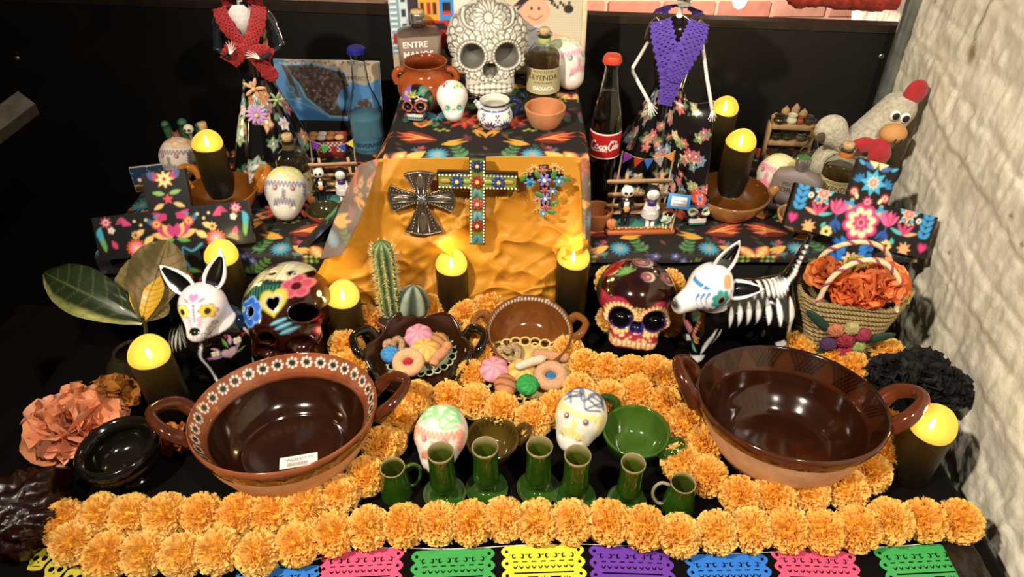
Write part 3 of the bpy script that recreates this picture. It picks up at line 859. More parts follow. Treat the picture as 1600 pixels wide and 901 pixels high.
def pot(t, outer, inner, c_out, c_in, n=72, mat=None, name='bowl', paint=None, raw=None, rawc='#c9935c'):
    """outer profile going up, inner going down; raw = list for an unglazed foot"""
    prof = list(outer)+list(inner); k = len(outer)
    g = lathe(prof, n); g.col(c_out)
    C = g.C.reshape(n, len(prof), 3); C[:, k:] = lin(c_in); g.C = C.reshape(-1, 3)
    if paint: paint(g, n, len(prof), k)
    part(name, g, mat or m_glaze, t)
    if raw: part('unglazed_base', lathe(raw, n).col(rawc), m_clay, t)
def sm(prof, n=5): return [tuple(p) for p in catmull(prof, n)]
def place(px, py, z, h): p = at(px, py, z+h); return (p[0], p[1], z)

# ---- big casserole with white dotted flowers
t = thing('clay_casserole', 'big brown glazed clay casserole with white dotted flowers round the rim', 'casserole', place(440, 645, 0.016, .118), (-8, 0, 0))
R = .166; h = .118
out = [(R*.93, h-.040), (R*.965, h-.028), (R*.99, h-.016), (R*1.0, h-.008), (R*1.0, h-.002), (R*.99, h)]
inn = [(R*.985, h+.0005)]+[(R*(.985-.135*f), h-.001-.034*f) for f in np.linspace(.02, 1, 16)]+sm([(R*.84, h-.037), (R*.78, h-.06), (R*.68, h-.085), (R*.58, h-.098), (R*.52, .014), (R*.25, .012), (R*.003, .012)], 4)
def dots(g, n, m, k):
    th = (np.repeat(np.arange(n), m)*2*PI/n); row = np.tile(np.arange(m), n)
    s_ = np.zeros(len(g.V)); s_ = np.hypot(R-np.hypot(g.V[:, 0], g.V[:, 1]), 0)*1.9
    band = (row >= 3) & (row <= k+17)
    g.C[band] = lin('#8a4c2e')
    p = Paint(th*R*.93, s_, g.C, .0013, band.astype(float))
    nf = 34
    for i in range(nf):
        u = (i+.5)/nf*2*PI*R*.93; v = .023
        p.ell(u, v, .0058, None, 0, '#1d2f2c')
        for q in range(8): p.ell(u+.0095*math.cos(q*PI/4), v+.0095*math.sin(q*PI/4), .0024, None, 0, '#f4efe2')
    C = g.C.reshape(n, m, 3); C[:, k+15:k+19] = C[:, k+15:k+19]*np.array([.75, .7, .7])
pot(t, out, inn, '#54280f', '#260f05', 620, paint=dots, raw=[(R*.62, 0), (R*.70, .004), (R*.80, .030), (R*.88, .055), (R*.93, h-.040)], rawc='#d8a878')
for a in (190, 12): part('handle', loop_handle(a, R, h-.012, .052, .030, .0125, 13, flat=(1.0, .8)).col('#4a2210'), m_glaze, t)
st = sheet(lambda U, V: (U, V, .0135+0*U), 30, 14, (-.034, .034), (-.015, .015))
gs = st[0]; gs.col('#efe6dc'); ps = Paint(st[1], st[2], gs.C, .001)
for i in range(24): ps.rect(-.020+.0015*i, -.012, -.020+.0015*i+(.0009 if i % 3 else .0004), -.002, '#2a2320')
ps.rect(.018, -.015, .034, -.008, '#efe6dc')
gs.rot(0, 0, 14).move(.018, -.030, 0); sk = part('price_sticker', gs, M('paper_sticker', None, .6, bump=.3, bscale=90), t, 'torn white price sticker with a barcode')
part('lettering', G(*(lambda g: (np.c_[g.V[:, :2], np.full(len(g.V), .0139)], g.F))(text('CAZUELA DE 1/4', .0075, width=.050).rot(0, 0, 14).move(.0165, -.0235, 0))), M('black_ink', '#1a1614', .6), sk, smooth=False)
part('lettering', G(*(lambda g: (np.c_[g.V[:, :2], np.full(len(g.V), .0139)], g.F))(text('7 502018 43', .004, width=.028).rot(0, 0, 14).move(.011, -.0295, 0))), M('black_ink', '#1a1614', .6), sk, smooth=False)

# ---- big plain casserole with hatched rim
t = thing('clay_casserole', 'big plain dark brown clay casserole with hatched rim and pale base', 'casserole', place(1241, 632, 0.016, .125), (-9, 0, 0))
R = .168; h = .125
out = [(R*.95, h-.030), (R*.985, h-.018), (R*1.0, h-.008), (R*.995, h-.001)]
inn = [(R*.98, h+.001), (R*.965, h-.002)]+[(R*(.96-.13*f), h-.004-.036*f) for f in np.linspace(.05, 1, 12)]+sm([(R*.82, h-.045), (R*.74, h-.075), (R*.64, .030), (R*.56, .016), (R*.48, .012), (R*.2, .012), (R*.003, .012)], 4)
def hatch(g, n, m, k):
    th = (np.repeat(np.arange(n), m)*2*PI/n); row = np.tile(np.arange(m), n); band = (row >= k+3) & (row <= k+13)
    p = Paint(th*R, (R-np.hypot(g.V[:, 0], g.V[:, 1]))*1.8, g.C, .0014, band.astype(float))
    g.C[band] = lin('#3e1c0a'); nf = 24; w = 2*PI*R/nf
    for i in range(nf):
        for q in range(5):
            x0 = i*w+q*w/5
            p.stroke([(x0, .010), (x0+w*.55*(1 if i % 2 else -1), .045)], .0036, '#120602')
pot(t, out, inn, '#4e250f', '#2a1106', 480, paint=hatch, raw=[(R*.60, 0), (R*.68, .004), (R*.78, .032), (R*.88, .068), (R*.95, h-.030)], rawc='#e0b488')
part('handle', loop_handle(164, R, h-.016, .036, .050, .0135, 12).col('#4a2010'), m_glaze, t)
part('handle', loop_handle(-8, R, h-.016, .048, .040, .0140, 12).col('#5a2a14'), m_glaze, t)

# ---- middle size pieces
def cazuela(name, label, cat, px, py, z, h, R, cout, cin, handles, hr=.007, hout=.028, hup=.012, spread=16, lip=.006, base=.55, n=96, paint=None, raw=None, flat=None, wob=0, mat=None, rawc='#c08048', rotz=0, tilt=(0, 0)):
    t = thing(name, label, cat, place(px, py, z, h), (tilt[0], tilt[1], rotz))
    o = sm([(R*base, 0), (R*(base+.12), h*.08), (R*.86, h*.45), (R*.97, h*.82), (R, h)], 4)
    i = sm([(R-lip*.4, h+.002), (R-lip, h), (R*.94-lip, h*.78), (R*.80-lip, h*.42), (R*(base+.02)-lip*.5, h*.16), (R*base*.6, h*.11), (.0005, h*.10)], 4)
    if raw: ro = o[:raw]; o = o[raw-1:]
    pot(t, o, i, cout, cin, n, paint=paint, raw=ro if raw else None, rawc=rawc, mat=mat)
    for a in handles: part('handle', loop_handle(a, R, h-.004, hout, hup, hr, spread, flat=flat).col(cout), mat or m_glaze, t)
    if wob:
        b = t.children[0].data; co = np.array([v.co[:] for v in b.vertices]); an = np.arctan2(co[:, 1], co[:, 0]); f = np.clip(co[:, 2]/h, 0, 1)**1.5
        co[:, :2] *= (1+.05*f*np.cos(wob*an))[:, None]; co[:, 2] += f*.008*np.cos(wob*an); b.vertices.foreach_set('co', co.astype(np.float32).ravel()); b.update()
    return t
def dotrim(R, h, nd, col='#f2ead8', flower=None):
    def f(g, n, m, k):
        th = np.arctan2(g.V[:, 1], g.V[:, 0]); rr = np.hypot(g.V[:, 0], g.V[:, 1]); row = np.tile(np.arange(m), n)
        p = Paint(th, rr, g.C, .0012/R)
        inn = (row >= k).astype(float)
        # dots just inside the lip, in polar coordinates
        for i in range(nd):
            a = -PI+(i+.5)*2*PI/nd; d = np.hypot((np.angle(np.exp(1j*(th-a))))*R, (rr-(R-.0075))*1.6)-.0022
            p.mask = inn; p._put(d*1.0/R, col)
        if flower:
            q = Paint(g.V[:, 0], g.V[:, 1], g.C, .0015, inn); flower(q)
    return f
def turq(q):
    for k in range(9):
        a = 200+k*17; q.leaf(.0+.018*math.cos(math.radians(a))*1, -.020+.014*math.sin(math.radians(a)), .020, .008, a, '#5d9aa0')
    q.ell(0, -.02, .012, .008, 0, '#7a4a22')
R_ = msz(58, at(827, 505, .06))
cazuela('clay_dish', 'wide shallow brown clay dish with white rim dots and two ear handles', 'dish', 827, 507, 0.018, .062, R_+.012, '#7a4a20', '#6d3d18', (170, 6), .009, .026, .012, 14, paint=dotrim(R_+.012, .062, 70, flower=turq), n=240, tilt=(14, 0))
cazuela('clay_dish', 'small olive brown clay dish with crimped rim and two ear handles', 'dish', 769, 683, 0, .046, msz(43, at(769, 683, .05)), '#4d3614', '#4a3a12', (168, 12), .006, .020, .012, 14, n=120, paint=dotrim(.05, .046, 26, '#2a1a0a'))
cazuela('glazed_bowl', 'shiny green glazed bowl with two ear handles beside the cups', 'bowl', 994, 672, 0, .052, msz(53, at(994, 672, .05)), '#22420f', '#3c5a1c', (128, -34), .008, .026, .016, 14, n=120)
cazuela('clay_bowl', 'amber glazed clay bowl holding the candle below the red shawl figure', 'bowl', 344, 296, Z1+.002, .058, msz(57, at(344, 296, .23)), '#b06a24', '#6a3c12', (150, 28), .011, .030, .028, 13, n=96)
cazuela('clay_bowl', 'amber glazed clay bowl holding the candle beside the miniature shelf', 'bowl', 1143, 298, Z1+.002, .056, msz(60, at(1143, 298, .23)), '#a0703a', '#5c3512', (160, 14), .010, .030, .026, 13, n=96)
cazuela('clay_dish', 'tiny red clay dish with a pinched handle beside the drape edge', 'dish', 505, 327, Z1+.002, .024, msz(28, at(505, 327, .2)), '#8a3a24', '#33301a', (172,), .005, .016, .006, 16, n=64)
cazuela('clay_bowl', 'small plain terracotta bowl in front of the round bottle on top', 'bowl', 852, 166, Z2+.002, .046, msz(32, at(852, 166, .43)), '#c08458', '#b8764a', (), n=72, mat=m_clay)
cazuela('clay_bowl', 'small terracotta bowl half hidden behind the bench with the sign', 'bowl', 934, 326, Z1+.002, .050, msz(24, at(934, 326, .2)), '#b06a3a', '#a05a2e', (), n=64, mat=m_clay)
cazuela('clay_dish', 'pale clay dish under the arm of the cross by the white wall', 'dish', 1252, 336, Z1+.002, .030, msz(36, at(1252, 336, .2)), '#d8a878', '#c89464', (), n=64, mat=m_clay)
black_dish = cazuela('glazed_dish', 'black glazed dish with wavy rim and handles holding little breads', 'dish', 655, 545, 0.012, .055, msz(80, at(655, 545, .05)), '#120d08', '#2a150a', (168, 14), .010, .030, .020, 15, n=144, wob=6, tilt=(10, 0))

# ---- black pot with a fat rolled rim in front of the paper flower
p = at(187, 697, .085); R = msz(64, p)
t = thing('glazed_pot', 'squat shiny black pot with a thick rolled rim and foot', 'pot', (p[0], p[1], 0), (0, -4, 0))
pot(t, sm([(R*.42, 0), (R*.46, .004), (R*.36, .012), (R*.42, .022), (R*.78, .040), (R*.93, .056), (R*.90, .066), (R*.97, .072), (R*.99, .082), (R*.93, .090)], 4), sm([(R*.84, .090), (R*.74, .082), (R*.72, .074), (R*.78, .060), (R*.62, .036), (R*.3, .026), (.0005, .024)], 4), '#0f0d09', '#14100a', 80)

# ---- orange clay pot on top
p = at(664, 100, Z2+.115); R = msz(45, at(664, 120, Z2+.06))
t = thing('clay_pot', 'round glossy orange brown clay pot with ear handles on the top step', 'pot', place(664, 97, Z2+.002, .102))
pot(t, sm([(R*.55, 0), (R*.62, .003), (R*.93, .028), (R*1.0, .046), (R*.93, .066), (R*.74, .080), (R*.68, .088), (R*.70, .098), (R*.76, .104)], 5), sm([(R*.70, .104), (R*.62, .092), (R*.66, .080), (R*.9, .05), (R*.6, .012), (.0005, .008)], 4), '#99481f', '#7a3414', 72)
for a in (186, -6):
    P = [(R*.72, 0, .088), (R*.95, 0, .086), (R*1.06, 0, .072), (R*.98, 0, .056)]
    part('handle', tube(catmull(P, 6), .0075, 10).rot(0, 0, a).col('#99481f'), m_glaze, t)

# ---- blue and white jug
p = at(776, 165, Z2+.06); R = msz(29, p)
t = thing('talavera_jug', 'little white jug painted with dark blue flowers and a blue handle', 'jug', place(773, 157, Z2+.002, .060))
def blue(g, n, m, k):
    th = np.arctan2(g.V[:, 1], g.V[:, 0]); row = np.tile(np.arange(m), n); o = (row < k).astype(float)
    q = Paint(th*R, g.V[:, 2], g.C, .0009, o)
    for i in range(7):
        u = (-PI+(i+.45)*2*PI/7)*R
        for a in range(-60, 61, 24): q.leaf(u+.004*math.sin(math.radians(a)), .008+.004*math.cos(math.radians(a)), .019, .0052, 90-a, '#1f2a6a')
        q.ell(u, .007, .004, None, 0, '#1f2a6a')
        u2 = u+PI/7*R
        for dx, dz in ((0, .036), (-.004, .031), (.004, .031), (0, .027), (-.003, .040), (.003, .040)): q.ell(u2+dx, dz, .0022, None, 0, '#26327a')
    q.rect(-9, .046, 9, .049, '#26327a'); q.rect(-9, .057, 9, .07, '#1a2054'); q.rect(-9, -.01, 9, .003, '#8a6a48')
pot(t, sm([(R*.62, 0), (R*.70, .002), (R*.97, .018), (R*.98, .030), (R*.86, .043), (R*.74, .050), (R*.80, .059), (R*.84, .062)], 7), sm([(R*.79, .0625), (R*.70, .054), (R*.68, .048), (R*.88, .03), (R*.5, .008), (.0005, .006)], 4), '#e9e6df', '#d8d4c6', 160, paint=blue, mat=M('white_glaze', None, .12, coat=.5, var=.05))
part('handle', tube(catmull([(R*.80, 0, .056), (R*1.15, 0, .058), (R*1.35, 0, .044), (R*1.15, 0, .026), (R*.95, 0, .022)], 6), .0055, 10).rot(0, 0, 12).col('#1a1f50'), M('white_glaze', None), t)
part('spout', tube(catmull([(R*.80, 0, .050), (R*.95, 0, .058), (R*1.08, 0, .064)], 5), [.008]*3+[.007]*4+[.005]*4, 10).rot(0, 0, 196).col('#d9d6d8'), M('white_glaze', None), t)

# ================================================================= green cups
m_green = M('green_glaze', None, .08, coat=.7, var=.35, vscale=35, spec=.6)
def cup(kind, px, py, label, sc=1.0, ha=None):
    h = .128*sc if kind == 'stem' else .082*sc
    t = thing('green_cup', label, 'cup', place(px, py, 0, h), (0, 0, 0), 'small green glazed cups')
    n = 48
    if kind == 'stem':
        o = sm([(.026, .000), (.036, .004), (.0385, .009), (.037, .010), (.028, .0075), (.0150, .010), (.0120, .018), (.0135, .027), (.0205, .034), (.0238, .044), (.0232, .060), (.0222, .085), (.0224, .105), (.0232, .1265)], 4)
        i = [(.0225, .128), (.0212, .127)]+sm([(.0206, .105), (.0203, .08), (.021, .056), (.016, .040), (.0005, .037)], 3)
    else:
        o = sm([(.026, 0), (.0285, .004), (.0285, .018), (.0255, .045), (.0222, .070), (.0218, .0805)], 4)
        i = [(.0213, .082), (.0200, .081)]+sm([(.0203, .07), (.0235, .045), (.0265, .018), (.024, .006), (.0005, .005)], 3)
    o = [(a*sc, b*sc) for a, b in o]; i = [(a*sc, b*sc) for a, b in i]
    def edge(g, n_, m, k):
        C = g.C.reshape(n_, m, 3); C[:, k-1:k+2] = lin('#9a8a62')
        if kind == 'stem': C[:, 6:11] = lin('#7a7248')
        for j in (range(int(m*.30), int(m*.30)+6, 2) if kind == 'stem' else ()): C[:, j] *= .6
    pot(t, o, i, '#26480e', '#4c5a18', n, name='cup', paint=edge, mat=m_green)
    if ha is not None:
        P = [(.021, 0, .070), (.036, 0, .073), (.046, 0, .058), (.046, 0, .035), (.036, 0, .016), (.026, 0, .014)]
        part('handle', tube(catmull(np.array(P)*sc, 6), .0032*sc, 8).rot(0, 0, ha).col('#a09a80' if ha > 90 else '#3a5a18'), m_green, t)
cup('mug', 613, 729, 'green glazed mug at the end of the cups beside the orange pompoms', 1.0, 20)
cup('stem', 688, 705, 'green footed cup in front of the green and pink iced skull')
cup('stem', 758, 697, 'green footed cup in front of the small olive brown dish')
cup('stem', 843, 696, 'green footed cup between the olive dish and the blue iced skull')
cup('stem', 903, 710, 'green footed cup in front of the blue and yellow iced skull')
cup('stem', 990, 722, 'slender green footed cup in front of the green bowl', .92)
cup('mug', 1068, 753, 'green glazed mug with a thin pale handle standing apart from the rest', 1.0, 172)
# ================================================================= bottles
m_glass = M('clear_glass', '#f4f8f4', .02, trans=1.0, ior=1.3)
m_cork = M('cork', '#c9a878', .85, var=.3, vscale=150, bump=.3, bscale=200)
m_ink = M('black_ink')
m_white = M('white_ink', '#f2efe8', .6)
def facing(p): return math.degrees(math.atan2(-p[1], -p[0]))+90
def hollow(prof, th=.0022):
    p = np.asarray(prof, float); i = p[::-1].copy(); i[:, 0] = np.maximum(i[:, 0]-th, .0005); i[-1, 1] += th*1.5; i = i[:]
    return np.vstack([p, i])
def liquid(prof, top, th=.0026):
    p = np.asarray(prof, float); p = p[p[:, 1] < top]; q = p.copy(); q[:, 0] = np.maximum(q[:, 0]-th, .0005); q[0, 1] += th*1.6
    return np.vstack([[.0005, q[0, 1]], q, [.0005, q[-1, 1]]])
def wraplabel(R, z0, z1, ang, col, n=60, m=24, paint=None):
    g, U, V = sheet(lambda u, v: (R*np.cos(u-PI/2), R*np.sin(u-PI/2), v), n, m, (-ang, ang), (z0, z1))
    g.col(col)
    if paint: paint(Paint(U*R, V, g.C, .0009))
    return g
m_label = M('paper_label', None, .7, bump=.05, bscale=300)
def mezcal(px, py, z, label, h, R, band, liq, lq, place_txt='OAXACA'):
    p = at(px, py, z); t = thing('mezcal_bottle', label, 'bottle', p, (0, 0, facing(p)))
    prof = sm([(R*.80, 0), (R*.96, .003), (R, .010), (R, h*.30), (R, h*.56), (R*.94, h*.66), (R*.66, h*.75), (R*.42, h*.79), (R*.36, h*.82), (R*.36, h*.88), (R*.48, h*.90), (R*.48, h*.925), (R*.40, h*.93)], 4)
    part('glass', lathe(hollow(prof), 48), m_glass, t)
    part('liquid', lathe(liquid(prof, h*lq), 40), M('mezcal_'+liq[1:], liq, .05, trans=.85, ior=1.33), t)
    part('neck_band', lathe([(R*.375, h*.80), (R*.385, h*.81), (R*.385, h*.87), (R*.375, h*.88)], 32), M('band_'+band[1:], band, .5), t)
    part('cork', lathe([(.0005, h*.90), (R*.30, h*.90), (R*.31, h*.99), (R*.28, h), (.0005, h)], 24), m_cork, t)
    lb = part('label', wraplabel(R*1.012, h*.13, h*.50, 1.25, '#b9ab7c'), m_label, t)
    for s, sz, zz, w in (('MEZCALES DE', .009, .460, R*1.20), ('LEYENDA', .018, .375, R*1.75), ('· HECHO EN MEXICO ·', .004, .30, R*1.25)):
        part('lettering', on_cyl(text(s, sz, width=w), R*1.02, h*zz), m_ink, lb, smooth=False)
    part('lettering', on_cyl(text(place_txt, .011, width=R*1.30, bold=.0005), R*1.02, h*.215), m_white, lb, smooth=False)
    return t
mezcal(848, 150, Z2+.002, 'round mezcal bottle with pale green neck band and OAXACA label', .163, .0405, '#a9b86a', '#8a6840', .68)
mezcal(470, 312, Z1+.002, 'corked mezcal bottle between the yellow iced skull and the bench', .178, .0395, '#5a4a2c', '#6a5224', .66, 'OAXACA')
mezcal(1296, 318, Z1+.002, 'corked mezcal bottle with orange neck band beside the painted cross', .165, .0410, '#c8702e', '#8a6a34', .60, 'DURANGO')

# ---- cola
p = at(937, 312, Z1+.002); h = .365; R = .0365
t = thing('cola_bottle', 'tall glass cola bottle with a red crown cap and red label', 'bottle', p, (0, 0, facing(p)))
prof = sm([(R*.80, 0), (R*.92, .004), (R*.95, h*.04), (R*.92, h*.10), (R*.80, h*.20), (R*.84, h*.27), (R*.97, h*.36), (R, h*.45), (R*.98, h*.54), (R*.82, h*.66), (R*.58, h*.78), (R*.43, h*.88), (R*.40, h*.93), (R*.46, h*.94), (R*.46, h*.955), (R*.40, h*.96), (R*.40, h*.985)], 4)
part('glass', lathe(hollow(prof), 56), M('cola_glass', '#e8f2ea', .02, trans=1.0, ior=1.35), t)
part('cola', lathe(liquid(prof, h*.80), 48), M('cola', '#160804', .08, coat=.3), t)
cr = [(R*.52*(1+.05*(k % 2)), h*.965) for k in range(1)]
g = lathe([(R*.55, h*.955), (R*.56, h*.965), (R*.53, h*.985), (R*.46, h*.998), (R*.25, h*1.003), (.0005, h*1.003)], 42)
an = np.arctan2(g.V[:, 1], g.V[:, 0]); lo = g.V[:, 2] < h*.97; g.V[lo, :2] *= (1+.05*np.cos(21*an[lo]))[:, None]
part('crown_cap', g, M('red_cap', '#c8452c', .35, coat=.3), t, sharp=28)
def cola(p):
    p.rect(-.05, h*.36, .05, h*.368, '#f4efe6'); p.rect(-.05, h*.525, .05, h*.535, '#f4efe6')
    zc = h*.447; k = .0092; W = '#f8f4ee'
    def S(pts, w=.0030): p.curve([(x*k, zc+y*k) for x, y in pts], w, W, 6)
    S([(-2.5, 1.0), (-3.0, 1.25), (-3.7, .4), (-3.7, -.6), (-3.1, -1.0), (-2.4, -.5)]); S([(-3.9, -1.2), (-2.5, -1.35), (-.5, -1.05), (.6, -1.25)], .0022)
    for cx in (-2.0, .0):
        S([(cx, .35), (cx-.4, .0), (cx-.3, -.65), (cx+.1, -.7), (cx+.35, -.2), (cx, .35)], .0026)
    S([(-.75, .2), (-1.15, .1), (-1.25, -.45), (-.9, -.75), (-.55, -.4)], .0026); S([(.35, .35), (.35, -.4), (.6, -.7)], .0026)
    S([(.7, -.1), (1.05, -.05)], .0026)
    S([(2.1, 1.1), (1.7, 1.3), (1.15, .5), (1.1, -.5), (1.6, -.95), (2.2, -.5)]); S([(1.5, 1.5), (2.3, 1.5), (3.1, 1.05)], .0020)
    S([(2.4, .3), (2.1, -.1), (2.2, -.65), (2.5, -.65), (2.65, -.1), (2.4, .3)], .0026); S([(2.85, -.6), (2.95, .5), (3.2, 1.2), (3.05, .2), (3.1, -.7)], .0024)
    S([(3.75, .2), (3.4, .05), (3.4, -.6), (3.7, -.6), (3.8, .2), (3.85, -.65)], .0026)
lbl = wraplabel(R*1.015, h*.36, h*.535, 1.35, '#b01c1c', 110, 60, cola)
rr = np.interp(lbl.V[:, 2], np.array(prof)[:, 1], np.array(prof)[:, 0])*1.02/(R*1.015); lbl.V[:, :2] *= rr[:, None]
part('label', lbl, M('printed_label', None, .35, coat=.2), t, 'red label with white script lettering')

# ---- flat flask with taupe label
def flask(w, d, h, r, name, n=6):
    rows = []
    out = rrect(1, 1, .0, 0)
    return None
p = at(660, 122, Z2+.002); t = thing('spirit_flask', 'flat glass flask with a taupe label and metal screw cap', 'bottle', p, (0, 0, facing(p)+3))
def flat_bottle(w, d, rows, r=.014, n=5):
    """stack of rounded rectangles (scale x, scale y, z)"""
    V = []
    for sx, sy, z in rows:
        q = rrect(w*sx, d*sy, min(r, w*sx*.48, d*sy*.48), n); V.append(np.c_[q, np.full(len(q), z)])
    V = np.stack(V, 1); k = V.shape[0]; F = grid_faces(k, V.shape[1], True).tolist()
    m = V.shape[1]; F.append([i*m for i in range(k)][::-1]); F.append([i*m+m-1 for i in range(k)])
    return G(V.reshape(-1, 3), F)
w, d = .104, .050
part('glass', flat_bottle(w, d, [(.92, .9, 0), (1, 1, .004), (1, 1, .06), (1, 1, .112), (.97, .95, .120), (.82, .8, .126), (.36, .55, .131), (.30, .5, .136), (.30, .5, .150)], .012), M('clear_glass'), t)
part('spirit', flat_bottle(w*.93, d*.88, [(.95, .95, .005), (1, 1, .02), (1, 1, .095), (.98, .98, .096)], .010), M('clear_spirit', '#cfc9bd', .05, trans=.8, ior=1.33), t)
lb = part('label', flat_bottle(w*1.012, d*1.02, [(1, 1, .018), (1, 1, .112)], .0125), M('taupe_label', '#85705f', .7, var=.06), t)
part('lettering', on_front(text('ENTRE', .024, width=.060, bold=.0006), -.012, -d*.515, .094), m_white, lb, smooth=False)
part('lettering', on_front(text('MANOS', .024, width=.072, bold=.0006), -.006, -d*.515, .070), m_white, lb, smooth=False)
cg = lathe([(.0165, .140), (.0175, .142), (.0175, .148), (.0165, .150), (.0175, .152), (.0175, .160), (.016, .163), (.0005, .163)], 36)
part('screw_cap', cg, M('brushed_metal', '#b8b2aa', .3, .85), t); part('cap_top', lathe([(.0155, .1632), (.015, .168), (.0005, .168)], 30), m_cork, t)

# ---- beer bottle with blue cap
p = at(578, 232, Z1+.002); h = .285; R = .046
t = thing('beer_bottle', 'clear glass bottle with blue crown cap and blue base in front of the map', 'bottle', p, (0, 0, facing(p)))
prof = sm([(R*.85, 0), (R*.97, .004), (R, .015), (R, h*.30), (R*.97, h*.40), (R*.75, h*.52), (R*.50, h*.64), (R*.42, h*.80), (R*.37, h*.92), (R*.42, h*.93), (R*.42, h*.95), (R*.37, h*.96), (R*.37, h*.98)], 4)
part('glass', lathe(hollow(prof), 48), M('blue_glass', '#f2f8fb', .03, trans=1.0, ior=1.3), t)
part('beverage', lathe(liquid(prof, h*.37), 40), M('blue_drink', '#8cc8dc', .08, trans=.5, ior=1.33), t)
g = lathe([(R*.52, h*.945), (R*.53, h*.957), (R*.50, h*.985), (R*.40, h), (.0005, h)], 42); part('crown_cap', g, M('blue_cap', '#20267a', .3, coat=.4), t, sharp=28)
lb = part('label', wraplabel(R*1.012, h*.06, h*.17, 1.0, '#3f6f86'), M('printed_label', None, .35, coat=.2), t)
part('lettering', on_cyl(text('BEVERAGE', .016, width=R*1.7, bold=.0004), R*1.02, h*.11), M('dark_lettering', '#10222c', .6), lb, smooth=False)

# ---- frosted pisco flask
p = at(1232, 330, Z1+.002); t = thing('pisco_flask', 'frosted grey flat flask with silver cap, half behind the painted cross', 'bottle', p, (0, 0, facing(p)-4))
w, d = .112, .045
part('glass', flat_bottle(w, d, [(.90, .9, 0), (1, 1, .005), (1, 1, .06), (.98, 1, .088), (.86, .95, .102), (.5, .7, .112), (.28, .55, .116), (.27, .55, .126)], .013), M('frosted_glass', '#9a8c88', .5, trans=.45, var=.05), t)
part('screw_cap', lathe([(.0165, .118), (.0170, .120), (.0170, .142), (.0155, .146)], 32), M('brushed_metal'), t)
part('cap_top', lathe([(.0155, .146), (.013, .1475), (.0005, .1475)], 28), M('green_cap', '#3f6a30', .4), t)
part('lettering', on_front(text('PISCO', .011, width=.032), -.012, -d*.51, .082), m_ink, t, smooth=False)
part('lettering', on_front(text('PORTON', .018, width=.070), -.004, -d*.51, .066), m_ink, t, smooth=False)
part('label', box(.062, .0012, .030, (-.008, -d*.51, .026)), M('grey_label', '#5c524e', .6), t)

# ---- small clear bottle with gold cap, and a corked vial behind the candle
def vial(px, py, z, label, h, R, cap, cmat, lcol):
    p = at(px, py, z); t = thing('small_bottle', label, 'bottle', p, (0, 0, facing(p)))
    prof = sm([(R*.85, 0), (R, .004), (R, h*.38), (R*.9, h*.50), (R*.5, h*.66), (R*.42, h*.78), (R*.42, h*.86)], 4)
    part('glass', lathe(hollow(prof), 40), m_glass, t)
    part('cap', lathe([(R*.46, h*.84), (R*.50, h*.85), (R*.50, h*.98), (R*.45, h), (.0005, h)], 28), cmat, t)
    part('label', wraplabel(R*1.015, h*.06, h*.33, 1.1, lcol), m_label, t)
    part('liquid', lathe(liquid(prof, h*.45), 36), M('clear_spirit'), t)
vial(1256, 272, Z1+.002, 'small clear bottle with gold cap in front of the miniature shelf', .128, .029, .5, M('gold_cap', '#b08a4a', .35, .7), '#a9b0a4')
vial(336, 262, Z1+.002, 'corked little bottle hidden behind the candle by the red shawl figure', .130, .022, .5, m_cork, '#6a5a40')

# ================================================================= pictures and cards
m_card = M('printed_card', None, .55, coat=.05)
def card(name, label, cat, pos, w, h, nx, ny, paint, base, rot, th=.004, back='#d9cdb8', frame=None):
    t = thing(name, label, cat, pos, rot)
    g, U, V = sheet(lambda u, v: (u, 0*u-th/2-.0004, v), nx, ny, (-w/2, w/2), (0, h)); g.col(base)
    paint(Paint(U, V, g.C, max(w/nx, .0008)*1.1)); part('picture', g, m_card, t)
    part('backing', box(w+.001, th, h+.001, (0, 0, -.0005)), M('card_edge_'+back[1:], back, .7), t, smooth=False)
    if frame:
        fw, fc = frame; m = M('frame_'+fc[1:], fc, .6, var=.15, vscale=40)
        for (sx, sz, cx, cz) in ((w+.001, fw, 0, 0), (w+.001, fw, 0, h-fw), (fw, h-2*fw, -w/2+fw/2, fw), (fw, h-2*fw, w/2-fw/2, fw)):
            part('frame_strip', box(sx, .006, sz, (cx, -th/2-.003, cz), .001), m, t)
    return t
